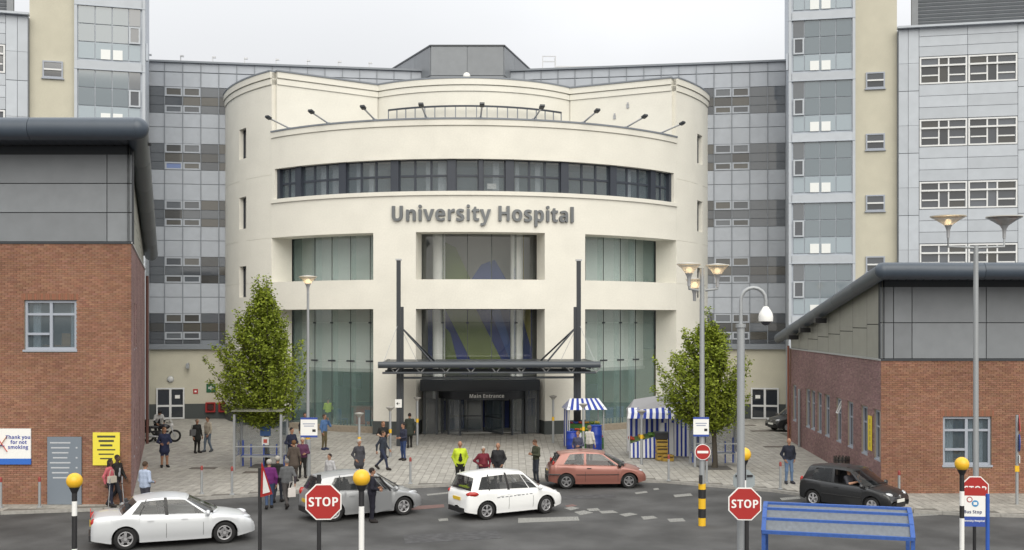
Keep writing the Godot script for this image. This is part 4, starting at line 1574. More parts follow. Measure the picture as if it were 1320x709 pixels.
func street_lamps() -> void:
	M.sign_blue = plain(0.03, 0.07, 0.33, 0.5)
	M.sign_red = plain(0.36, 0.02, 0.018, 0.45)
	M.sign_yellow = plain(0.75, 0.45, 0.02, 0.5)
	var o := thing("street_lamp", "tall single-headed lamp post with a white parking board near the cone-shaped tree", "lamp post", spot(397, 44.5), 0, "tall forecourt lamp posts")
	post(o, "post", 1.5, 0.11, 0.11, M.galvanised)
	post(o, "upper_post", 7.6, 0.07, 0.05, M.galvanised, Vector3.ZERO, 1.5)
	lamp_bowl(o, Vector3(0, 7.7, 0), true)
	parking_board(o, Vector3(0.06, 1.98, 0.1), 0.68, 0.8)
	part(o, "yellow_label", cuboid(0.16, 0.2, 0.16), M.sign_yellow, Vector3(0, 1.6, 0))

	o = thing("street_lamp", "lamp post with three uplighter heads, a no entry disc and a banded foot", "lamp post", spot(905, 34.2, ROAD), 0, "tall forecourt lamp posts")
	post(o, "upper_post", 8.0, 0.085, 0.07, M.galvanised, Vector3.ZERO, 1.3)
	post(o, "post", 1.3, 0.115, 0.115, M.sign_yellow)
	for y in [0.25, 0.85]:
		post(o, "black_band", y + 0.28, 0.118, 0.118, M.black, Vector3.ZERO, y)
	var s := Shape.new()
	s.tube([Vector3(-0.42, 7.5, 0.1), Vector3(-0.42, 7.35, 0.1), Vector3(-0.1, 7.3, 0)], [0.035], 8)
	build(o, "bracket", s, M.galvanised)
	s = Shape.new()
	s.tube([Vector3(0.46, 7.5, 0.1), Vector3(0.46, 7.35, 0.1), Vector3(0.1, 7.3, 0)], [0.035], 8)
	build(o, "bracket", s, M.galvanised)
	lamp_bowl(o, Vector3(-0.42, 7.75, 0.1), true)
	lamp_bowl(o, Vector3(0.46, 7.72, 0.1), true)
	lamp_bowl(o, Vector3(-0.16, 7.3, -0.45), true, 0.26)
	parking_board(o, Vector3(-0.05, 3.08, 0.11), 0.48, 0.6)
	var e := part(o, "no_entry_sign", disc(0.245, 0.02), M.white, Vector3(0.0, 2.3, 0.12))
	part(e, "red_disc", disc(0.225, 0.006), M.sign_red, Vector3(0, 0, 0.012))
	part(e, "white_bar", cuboid(0.34, 0.075, 0.006), M.white, Vector3(0, 0, 0.017))
	part(o, "control_box", cuboid(0.1, 0.26, 0.1), M.black, Vector3(-0.06, 1.45, 0.1))

	o = thing("street_lamp", "tall lamp post with two wide uplighter bowls in front of the low brick pavilion", "lamp post", spot(1258, 35.0, ROAD), 0, "tall forecourt lamp posts")
	post(o, "post", 8.75, 0.09, 0.075, M.galvanised)
	s = Shape.new()
	s.tube([Vector3(-0.88, 9.2, 0), Vector3(-0.88, 8.72, 0), Vector3(0, 8.68, 0), Vector3(0.90, 8.72, 0), Vector3(0.90, 9.2, 0)], [0.04], 8)
	build(o, "bracket", s, M.galvanised)
	lamp_bowl(o, Vector3(-0.88, 9.32, 0), true, 0.54)
	lamp_bowl(o, Vector3(0.90, 9.30, 0), false, 0.54)

	# swan-neck pole with a domed camera
	o = thing("camera_pole", "galvanised swan-neck pole carrying a white domed security camera", "camera pole", spot(955, 23.4, ROAD))
	post(o, "post", 6.25, 0.085, 0.082, M.galvanised)
	s = Shape.new()
	s.tube([Vector3(0, 6.2, 0), Vector3(0, 6.28, 0)], [0.11], 12)
	build(o, "collar", s, M.galvanised)
	s = Shape.new()
	var neck := [Vector3(0, 6.25, 0), Vector3(0, 6.75, 0)]
	for k in 9:
		var a := PI - PI * k / 8.0
		neck.append(Vector3(0.265 + 0.265 * cos(a), 6.78 + 0.265 * sin(a), 0))
	neck.append(Vector3(0.53, 6.62, 0))
	s.tube(neck, [0.04], 10)
	build(o, "swan_neck", s, M.galvanised)
	s = Shape.new()
	s.round_lathe([Vector2(0.15, 6.33), Vector2(0.155, 6.42), Vector2(0.14, 6.5), Vector2(0.09, 6.58), Vector2(0.05, 6.64), Vector2(0.0, 6.66)], Vector3(0.53, 0, 0), 18)
	build(o, "camera_housing", s, M.white)
	s = Shape.new()
	s.ball(Vector3(0.53, 6.33, 0), Vector3(0.11, 0.09, 0.11), 14)
	build(o, "camera_dome", s, plain(0.05, 0.05, 0.06, 0.1))

	# waist-high forecourt lights
	var first: Node3D
	var lows := [[463, 47.5, 2.3, "beside the white-haired person in grey"], [503, 50.9, 2.3, "beside the walking figure near the entrance mast"], [538, 55.7, 2.42, "against the pier by the green-coated person"], [713, 56.8, 2.42, "between the entrance doors and the small stall"], [827, 48.2, 2.35, "in front of the big striped stall"], [752, 51.5, 2.4, "in front of the small produce stall"]]
	for q in lows:
		var label: String = "short forecourt light with a yellow band, " + q[3]
		if first == null:
			first = thing("forecourt_light", label, "lamp post", spot(q[0], q[1]), 0, "short forecourt lights")
			post(first, "post", 2.2, 0.06, 0.055, M.galvanised)
			s = Shape.new()
			s.lathe([Vector2(0.06, 2.12), Vector2(0.11, 2.2), Vector2(0.19, 2.26), Vector2(0.2, 2.3), Vector2(0.02, 2.34)], Vector3.ZERO, 18)
			build(first, "lamp_head", s, plain(0.33, 0.32, 0.30, 0.5))
			s = Shape.new()
			s.tube([Vector3(0, 1.1, 0), Vector3(0, 1.28, 0)], [0.068], 12)
			build(first, "yellow_band", s, M.sign_yellow)
		else:
			copy(first, "forecourt_light", label, spot(q[0], q[1])).scale.y = q[2] / 2.3


func disc(r: float, t: float) -> Mesh:
	var key := "d%.3f,%.3f" % [r, t]
	if not meshes.has(key):
		var o := PackedVector2Array()
		for k in 32:
			o.append(Vector2(cos(TAU * k / 32), sin(TAU * k / 32)) * r)
		var s := Shape.new()
		s.slab(o, Vector3(0, 0, -t / 2), Basis.IDENTITY, t)
		meshes[key] = s.done()
	return meshes[key]


func octagon(r: float, t: float) -> Mesh:
	var key := "o%.3f,%.3f" % [r, t]
	if not meshes.has(key):
		var o := PackedVector2Array()
		for k in 8:
			o.append(Vector2(cos(TAU * (k + 0.5) / 8), sin(TAU * (k + 0.5) / 8)) * r)
		var s := Shape.new()
		s.slab(o, Vector3(0, 0, -t / 2), Basis.IDENTITY, t)
		meshes[key] = s.done()
	return meshes[key]


func stop_sign(label: String, at: Vector3, y: float, r: float, turn: float, post_top: float, post_x := 0.0) -> Node3D:
	var o := thing("stop_sign", label, "road sign", at, turn, "red octagonal stop signs")
	post(o, "post", post_top, 0.045, 0.045, M.black, Vector3(post_x, 0, -0.06))
	var p := part(o, "plate", octagon(r, 0.02), M.white, Vector3(0, y, 0))
	part(p, "red_face", octagon(r * 0.93, 0.006), M.sign_red, Vector3(0, 0, 0.012))
	part(p, "back_rail", cuboid(r * 1.2, 0.04, 0.03), M.steel, Vector3(0, 0.1, -0.025))
	lettering(p, "stop_lettering", "STOP", r * 0.64, 0.006, M.white, Vector3(0, 0, 0.018))
	return o


func beacon(label: String, at: Vector3, h: float, bands: Array) -> void:
	var o := thing("crossing_beacon", label, "beacon", at, 0, "yellow globe crossing beacons")
	var y := 0.0
	var black := true
	for t in bands:
		post(o, "black_band" if black else "white_band", t, 0.055, 0.055, M.black if black else M.white, Vector3.ZERO, y)
		y = t
		black = not black
	var s := Shape.new()
	s.lathe([Vector2(0.055, h - 0.26), Vector2(0.1, h - 0.16), Vector2(0.11, h - 0.13)], Vector3.ZERO, 14)
	build(o, "collar", s, M.black)
	s = Shape.new()
	s.ball(Vector3(0, h, 0), Vector3.ONE * 0.17, 24)
	var gm := plain(0.76, 0.44, 0.025, 0.35)
	build(o, "globe", s, gm)


func signs() -> void:
	stop_sign("red octagonal stop sign in front of the silver hatchback", spot(417, 23.0, ROAD), 2.56, 0.405, 0.06, 3.12, -0.1)
	stop_sign("red octagonal stop sign below the domed camera, beside the blue shelter roof", spot(960, 22.8, ROAD), 2.55, 0.365, -0.05, 2.8, 0.05)
	stop_sign("red octagonal stop sign half hidden behind the white bus stop panel", spot(1257, 29.6, ROAD), 1.82, 0.38, -0.12, 2.1)
	beacon("yellow globe beacon in front of the grey noticeboard", spot(96, 23.4, ROAD), 2.94, [0.8, 1.5, 2.2, 2.51, 2.9])
	beacon("yellow globe beacon in front of the silver hatchback door", spot(466, 21.5, ROAD), 3.27, [0.6, 1.4, 1.8, 2.72, 3.1])
	beacon("yellow globe beacon in front of the low pavilion window", spot(1240, 26.5, ROAD), 2.9, [0.8, 1.6, 1.9, 2.25, 2.75])
	beacon("yellow globe beacon standing behind the camera pole", spot(959, 26.6, ROAD), 3.12, [0.8, 1.5, 2.2, 2.5, 2.9])

	# bus stop panel
	var o := thing("bus_stop_panel", "white bus stop panel with red head and blue foot on a blue post", "sign", spot(1256, 28.6, ROAD), -0.12)
	var p := part(o, "panel", cuboid(0.62, 0.95, 0.03), M.white, Vector3(-0.06, 1.5, 0.06))
	part(p, "red_head", cuboid(0.62, 0.2, 0.034), M.sign_red, Vector3(0, 0.42, 0))
	part(p, "blue_foot", cuboid(0.625, 0.26, 0.034), M.sign_blue, Vector3(0, -0.35, 0))
	part(p, "symbol", disc(0.075, 0.006), plain(0.35, 0.08, 0.08, 0.5), Vector3(-0.08, 0.22, 0.018))
	part(p, "symbol", disc(0.05, 0.008), M.white, Vector3(-0.08, 0.22, 0.019))
	part(p, "symbol", disc(0.085, 0.006), plain(0.05, 0.25, 0.5, 0.5), Vector3(0.06, 0.12, 0.019))
	part(p, "symbol", cuboid(0.09, 0.07, 0.006), M.white, Vector3(0.06, 0.12, 0.024))
	lettering(p, "lettering", "Bus Stop", 0.11, 0.004, plain(0.02, 0.03, 0.12, 0.6), Vector3(0, -0.1, 0.018))
	lettering(p, "lettering", "University Hospital", 0.065, 0.004, M.white, Vector3(0, -0.33, 0.02))
	post(o, "post", 1.86, 0.05, 0.05, plain(0.03, 0.10, 0.42, 0.4), Vector3(0.33, 0, 0))

	# slim sign pole with plates seen edge on
	o = thing("sign_pole", "slim grey pole with narrow traffic plates seen edge on beside the low pavilion", "road sign", spot(1311, 37.6), 1.25)
	post(o, "post", 3.05, 0.05, 0.05, M.galvanised)
	var tri := Shape.new()
	tri.slab(PackedVector2Array([Vector2(-0.33, -0.2), Vector2(0.33, -0.2), Vector2(0, 0.36)]), Vector3.ZERO, Basis.IDENTITY, 0.02)
	build(o, "warning_plate", tri, M.sign_red, Vector3(0, 2.72, 0.06))
	part(o, "round_plate", disc(0.3, 0.02), M.sign_blue, Vector3(0, 2.1, 0.07))
	part(o, "small_plate", cuboid(0.3, 0.25, 0.02), M.white, Vector3(0, 1.55, 0.07))
	part(o, "yellow_label", cuboid(0.13, 0.2, 0.13), M.sign_yellow, Vector3(0, 1.22, 0))

	# give way arrow plate on a black post near the pedestrians
	o = thing("warning_sign", "red and white pennant plate turned edge on, on a thin black post", "road sign", spot(335, 30.0, ROAD), 1.22)
	post(o, "post", 2.35, 0.05, 0.05, M.black)
	tri = Shape.new()
	tri.slab(PackedVector2Array([Vector2(0.0, 2.5), Vector2(0.52, 1.56), Vector2(-0.05, 1.56)]), Vector3(0, 0, 0.05), Basis.IDENTITY, 0.02)
	var pl := build(o, "plate", tri, M.sign_red)
	tri = Shape.new()
	tri.slab(PackedVector2Array([Vector2(0.06, 2.26), Vector2(0.38, 1.64), Vector2(0.03, 1.64)]), Vector3(0, 0, 0.071), Basis.IDENTITY, 0.006)
	build(pl, "white_face", tri, M.white)

	# grey back of a sign below the beacon
	o = thing("octagonal_sign", "grey back of an octagonal sign on a post behind the camera pole", "road sign", spot(959, 27.2, ROAD), 0.0)
	part(o, "plate", octagon(0.29, 0.02), plain(0.30, 0.34, 0.36, 0.5), Vector3(0, 2.4, 0))
	for x in [-0.14, 0.14]:
		part(o, "rail", cuboid(0.14, 0.05, 0.03), M.black, Vector3(x, 2.52, 0.025))
	post(o, "post", 2.5, 0.04, 0.04, M.galvanised, Vector3(0, 0, -0.05))

	# boards on the tall pavilion wall
	o = thing("smoking_notice", "white wall board thanking visitors for not smoking, with a blue foot", "sign", Vector3(-17.05, 0, -37.56))
	p = part(o, "board", cuboid(1.3, 1.22, 0.05), M.white, Vector3(0, 1.98, 0))
	part(p, "blue_foot", cuboid(1.305, 0.2, 0.054), plain(0.03, 0.13, 0.5, 0.5), Vector3(0, -0.51, 0))
	var txt := plain(0.03, 0.05, 0.3, 0.6)
	lettering(p, "lettering", "Thank you", 0.17, 0.006, txt, Vector3(0.22, 0.32, 0.03))
	lettering(p, "lettering", "for not", 0.17, 0.006, txt, Vector3(0.24, 0.15, 0.03))
	lettering(p, "lettering", "smoking", 0.17, 0.006, txt, Vector3(0.22, -0.02, 0.03))
	for k in 3:
		var s := Shape.new()
		var c: Array = [[Vector3(-0.38, -0.25, 0), Vector3(0.0, 0.3, 0)], [Vector3(-0.36, 0.32, 0), Vector3(0.02, -0.22, 0)], [Vector3(-0.42, 0.02, 0.004), Vector3(-0.08, -0.02, 0.004)]][k]
		s.bar(c[0], c[1], 0.1, 0.006)
		build(p, "cross_stroke", s, [plain(0.6, 0.2, 0.03, 0.6), plain(0.5, 0.06, 0.04, 0.6), plain(0.05, 0.05, 0.3, 0.6)][k], Vector3(-0.16, 0.05, 0.03 + 0.004 * k))

	o = thing("noticeboard", "tall grey-blue noticeboard with lines of small white print on the brick wall", "sign", Vector3(-15.25, 0, -37.55))
	p = part(o, "board", cuboid(1.16, 2.3, 0.06), plain(0.17, 0.20, 0.24, 0.4), Vector3(0, 1.16, 0))
	for k in 8:
		part(p, "print_line", cuboid(0.7 - 0.07 * ((k * 5) % 4), 0.045, 0.004), plain(0.45, 0.47, 0.5, 0.6), Vector3(-0.14 + 0.03 * ((k * 3) % 3), 0.95 - 0.17 * k, 0.032))
		if k % 2:
			part(p, "print_line", cuboid(0.06, 0.05, 0.004), plain(0.45, 0.47, 0.5, 0.6), Vector3(0.42, 0.95 - 0.17 * k, 0.032))

	o = thing("yellow_notice", "yellow wall notice with lines of dark print beside the building corner", "sign", Vector3(-13.83, 0, -37.56))
	p = part(o, "board", cuboid(0.92, 1.12, 0.03), plain(0.72, 0.62, 0.06, 0.6), Vector3(0, 1.9, 0))
	for k in 6:
		part(p, "print_line", cuboid(0.62 - 0.1 * ((k * 7) % 3), 0.045 if k > 2 else 0.07, 0.004), plain(0.06, 0.06, 0.03, 0.6), Vector3(0, 0.42 - 0.15 * k, 0.017))

	# fixtures on the beige ground floor of the wing
	var w := Transform3D(Basis(Vector3.UP, deg_to_rad(9.0)), Vector3(-23.6, 0, -70.6))
	for q in [[4.13, 1.35, "red hose box on the beige wall under the green sign"], [4.95, 1.35, "red hose box on the beige wall beside the tree crown"]]:
		o = thing("hose_box", q[2], "fire hose", w * Vector3(q[0], 0, -0.2), deg_to_rad(9.0), "red fire hose boxes")
		p = part(o, "cabinet", frame_mesh(0.62, 0.64, 0.08, 0.2), plain(0.32, 0.02, 0.02, 0.4), Vector3(0, 0.72, 0.02))
		part(p, "back_plate", cuboid(0.5, 0.5, 0.04), plain(0.16, 0.012, 0.012, 0.5), Vector3(0, 0, -0.05))
		var reel := Shape.new()
		reel.lathe([Vector2(0.04, -0.05), Vector2(0.18, -0.05), Vector2(0.18, 0.05), Vector2(0.04, 0.05)], Vector3.ZERO, 16)
		build(p, "hose_reel", reel, plain(0.05, 0.012, 0.012, 0.6), Vector3(0, 0, 0.02), Basis(Vector3.RIGHT, PI / 2))
	o = thing("exit_sign", "small green sign with a white pictogram above the hose boxes", "sign", w * Vector3(4.15, 1.95, -0.28), deg_to_rad(9.0))
	p = part(o, "plate", cuboid(0.58, 0.56, 0.03), plain(0.015, 0.10, 0.045, 0.5))
	for x in [-0.12, 0.0, 0.12]:
		part(p, "pictogram", cuboid(0.06, 0.26 - absf(x), 0.004), M.white, Vector3(x, 0.02, 0.017))
	o = thing("fire_notice", "small red square notice on the beige wall beside the double door", "sign", w * Vector3(3.18, 1.75, -0.28), deg_to_rad(9.0))
	p = part(o, "plate", cuboid(0.3, 0.3, 0.03), plain(0.38, 0.03, 0.03, 0.5))
	part(p, "pictogram", cuboid(0.13, 0.1, 0.004), M.white, Vector3(0, 0, 0.017))
	o = thing("bulkhead_lamp", "round white bulkhead lamp above the white double door", "lamp", w * Vector3(1.62, 2.55, -0.22), deg_to_rad(9.0))
	var sh := Shape.new()
	sh.ball(Vector3.ZERO, Vector3(0.2, 0.2, 0.12), 16)
	build(o, "dome", sh, plain(0.55, 0.56, 0.56, 0.4))
	part(o, "back_plate", disc(0.21, 0.05), M.steel, Vector3(0, 0, -0.04))
	o = thing("wall_camera", "small grey camera bracket high on the beige wall", "camera", w * Vector3(2.72, 3.45, -0.1), deg_to_rad(9.0))
	part(o, "arm", cuboid(0.1, 0.12, 0.3), M.steel, Vector3(0, 0.1, -0.05))
	part(o, "housing", cuboid(0.2, 0.3, 0.22), M.galvanised, Vector3(0, -0.05, 0.1))

	# bollards
	var first: Node3D
	for q in [[260, 39.9, "grey bollard with red cap behind the white saloon roof"], [299, 39.7, "grey bollard with red cap near the pennant plate"], [529, 42.4, "thin grey bollard by the nose of the silver hatchback"], [616, 43.0, "grey bollard with red cap beside the worker in yellow"], [862, 43.2, "grey bollard with red cap in front of the big stall"], [911, 42.6, "grey bollard with red cap beneath the no entry disc"], [1006, 41.0, "grey bollard with red cap beside the man in jeans"], [51, 37.0, "grey bollard before the tall brick pavilion by the grey noticeboard"], [1159, 38.6, "grey bollard with red cap by the bonnet of the black hatchback"], [1, 36.9, "grey bollard at the very edge under the smoking notice"]]:
		var at := spot(q[0], q[1])
		if first == null:
			first = thing("bollard", q[2], "bollard", at, 0, "slim bollards along the kerb")
			post(first, "post", 0.98, 0.045, 0.045, M.galvanised)
			var c := Shape.new()
			c.lathe([Vector2(0.048, 0.86), Vector2(0.048, 0.98), Vector2(0.03, 1.02), Vector2(0.0, 1.03)], Vector3.ZERO, 12)
			build(first, "red_cap", c, plain(0.28, 0.05, 0.045, 0.5))
			c = Shape.new()
			c.lathe([Vector2(0.09, 0.0), Vector2(0.09, 0.03), Vector2(0.05, 0.05)], Vector3.ZERO, 12)
			build(first, "foot", c, M.galvanised)
		else:
			copy(first, "bollard", q[2], at)

	# iron covers set in the paving
	for q in [[262, 46.9, 1.1, "long dark drain cover in the paving near the woman in boots"], [325, 45.6, 0.7, "dark drain cover beside the smoking shelter leg"], [960, 66.5, 1.3, "dark drain cover near the far white double door"], [985, 63.0, 1.5, "dark drain cover farther out from the far white double door"], [1000, 55.0, 1.2, "dark drain cover in the paving behind the man in jeans"]]:
		o = thing("drain_cover", q[3], "drain cover", spot(q[0], q[1], 0.004), 0, "iron covers in the paving")
		part(o, "rim", frame_mesh(q[2], 0.5, 0.06, 0.02), plain(0.10, 0.09, 0.08, 0.7), Vector3(0, 0.004, 0), Basis(Vector3.RIGHT, PI / 2))
		part(o, "plate", cuboid(q[2] - 0.12, 0.012, 0.38), plain(0.13, 0.11, 0.095, 0.8), Vector3(0, 0.002, 0))

	# litter bin by the pavilion wall
	o = thing("litter_bin", "dark slatted litter bin against the pink brick wall", "bin", spot(1085, 43.5))
	for k in 14:
		var a := TAU * k / 14
		part(o, "slat", cuboid(0.08, 0.85, 0.02), plain(0.06, 0.05, 0.045, 0.6), Vector3(sin(a) * 0.3, 0.5, cos(a) * 0.3), Basis(Vector3.UP, a))
	for y in [0.2, 0.8]:
		sh = Shape.new()
		sh.lathe([Vector2(0.27, y - 0.02), Vector2(0.325, y - 0.02), Vector2(0.325, y + 0.02), Vector2(0.27, y + 0.02)], Vector3.ZERO, 18)
		build(o, "hoop", sh, M.black)
	sh = Shape.new()
	sh.lathe([Vector2(0.0, 0.02), Vector2(0.26, 0.02), Vector2(0.26, 0.86)], Vector3.ZERO, 16)
	build(o, "liner", sh, M.black)
	o = thing("window_banner", "narrow yellow upright banner between the pavilion side windows", "banner", Vector3(13.4, 0, -40) + Vector3(0.0676, 0, -0.998) * 1.45 + Vector3(-0.03, 0, 0), -PI / 2 - 0.0677)
	p = part(o, "sheet", cuboid(0.55, 1.3, 0.02), plain(0.70, 0.55, 0.03, 0.6), Vector3(0, 2.05, 0))
	for k in 5:
		part(p, "print_line", cuboid(0.1, 0.16, 0.004), plain(0.3, 0.24, 0.03, 0.6), Vector3(0.03, 0.45 - 0.22 * k, 0.012))


func blue_shelter() -> void:
	var o := thing("blue_shelter", "low blue steel framed shelter roof with grey sheets beside the stop sign", "shelter", spot(1078, 23.6, ROAD - 0.09), -0.27)
	var blue := mottled(0.035, 0.11, 0.40, 0.55, stone_tex, 1.0)
	var grey := mottled(0.17, 0.19, 0.22, 0.75, stone_tex, 0.8)
	var w := 1.46
	# roof: two shallow slopes with ribs
	for k in 4:
		var y0: float = [2.38, 2.42, 2.36, 2.20][k]
		var y1: float = [2.42, 2.36, 2.20, 2.0][k]
		var z0: float = [-0.5, -0.15, 0.2, 0.55][k]
		var z1: float = [-0.15, 0.2, 0.55, 0.9][k]
		var s := Shape.new()
		s.quad(Vector3(-w, y0, z0 + 0.03), Vector3(w, y0, z0 + 0.03), Vector3(w, y1, z1 - 0.03), Vector3(-w, y1, z1 - 0.03))
		s.quad(Vector3(-w, y0 - 0.02, z0 + 0.03), Vector3(w, y0 - 0.02, z0 + 0.03), Vector3(w, y1 - 0.02, z1 - 0.03), Vector3(-w, y1 - 0.02, z1 - 0.03))
		build(o, "roof_sheet", s, grey)
	for q in [[2.38, -0.5], [2.43, -0.15], [2.37, 0.2], [2.21, 0.55], [2.0, 0.9]]:
		part(o, "purlin", cuboid(2 * w + 0.1, 0.07, 0.08), blue, Vector3(0, q[0], q[1]))
	for x in [-w - 0.02, w + 0.02]:
		var s := Shape.new()
		var pts := [Vector3(x, 2.38, -0.5), Vector3(x, 2.43, -0.15), Vector3(x, 2.37, 0.2), Vector3(x, 2.21, 0.55), Vector3(x, 2.0, 0.9)]
		for k in 4:
			s.bar(pts[k], pts[k + 1], 0.09, 0.09)
		build(o, "end_hoop", s, blue)
		for q in [[2.36, -0.45], [1.98, 0.86]]:
			part(o, "leg", cuboid(0.08, q[0], 0.08), blue, Vector3(x, q[0] / 2, q[1]))
	part(o, "back_rail", cuboid(2 * w, 0.06, 0.06), blue, Vector3(0, 1.0, -0.45))


func glass_shelters() -> void:
	for k in 2:
		var west := k == 0
		var o := thing("glass_shelter", "small glazed shelter with grey posts behind the cone-shaped tree" if west else "small glazed shelter with blue rails behind the round-headed tree", "shelter", spot(336, 46.8) if west else spot(922, 47.9), 0.0, "small glazed shelters")
		var w := 0.98
		var fr: Material = M.galvanised
		for x in [-w, w]:
			for z in [-0.7, 0.55]:
				part(o, "post", cuboid(0.09, 2.35, 0.09), fr, Vector3(x, 1.17, z))
			part(o, "side_pane", cuboid(0.015, 1.7, 1.1), M.clear_glass, Vector3(x, 1.4, -0.08))
			part(o, "blue_post", cuboid(0.06, 1.1, 0.06), M.sign_blue, Vector3(x * 0.9, 0.6, -0.55))
		var s := Shape.new()
		var rows := [[], []]
		for i in 11:
			var a := -0.9 + 1.8 * i / 10.0
			for e in 2:
				rows[e].append(Vector3((-w - 0.1) if e == 0 else (w + 0.1), 2.32 + 0.25 * cos(a), 0.95 * sin(a) / sin(0.9) * 0.8 - 0.05))
		s.skin(rows)
		build(o, "roof", s, glass(0.5, 0.5, 0.46, 0.55))
		part(o, "back_pane", cuboid(2 * w - 0.1, 1.7, 0.015), M.clear_glass, Vector3(0, 1.4, -0.7))
		for y in [0.5, 1.0]:
			part(o, "rail", cuboid(2 * w, 0.05, 0.05), fr if y > 0.9 else M.sign_blue, Vector3(0, y, 0.55 if y > 0.9 else -0.6))
		for x in [-0.55, 0.0, 0.55]:
			part(o, "rail_post", cuboid(0.05, 0.95, 0.05), M.sign_blue, Vector3(x, 0.5, -0.6))
		part(o, "bench", cuboid(2 * w - 0.2, 0.06, 0.35), fr, Vector3(0, 0.48, -0.4))
		part(o, "blue_notice", cuboid(0.45, 0.85, 0.02), plain(0.03, 0.09, 0.25, 0.5), Vector3(0.05, 1.75, -0.67))
		part(o, "paper_notice", cuboid(0.3, 0.35, 0.02), M.white, Vector3(0.05, 1.1, -0.67))
		part(o, "red_mark", cuboid(0.16, 0.16, 0.004), plain(0.5, 0.08, 0.06, 0.6), Vector3(0.05, 1.1, -0.655))


# striped cloth between four corners (bottom from a to b, top from d to c): every stripe its own strip
func striped(parent: Node, called: String, a: Vector3, b: Vector3, c: Vector3, d: Vector3, n: int, wave := 0.0) -> void:
	for i in n:
		var s := Shape.new()
		var rows := [[], []]
		for k in 4:
			var t := (i + k / 3.0) / n
			var nrm := (b - a).cross(d - a).normalized() * wave * sin(t * n * 1.7)
			rows[0].append(a.lerp(b, t) + nrm)
			rows[1].append(d.lerp(c, t) + nrm * 0.3)
		s.skin(rows)
		build(parent, called, s, M.stripe_blue if i % 2 else M.stripe_white)


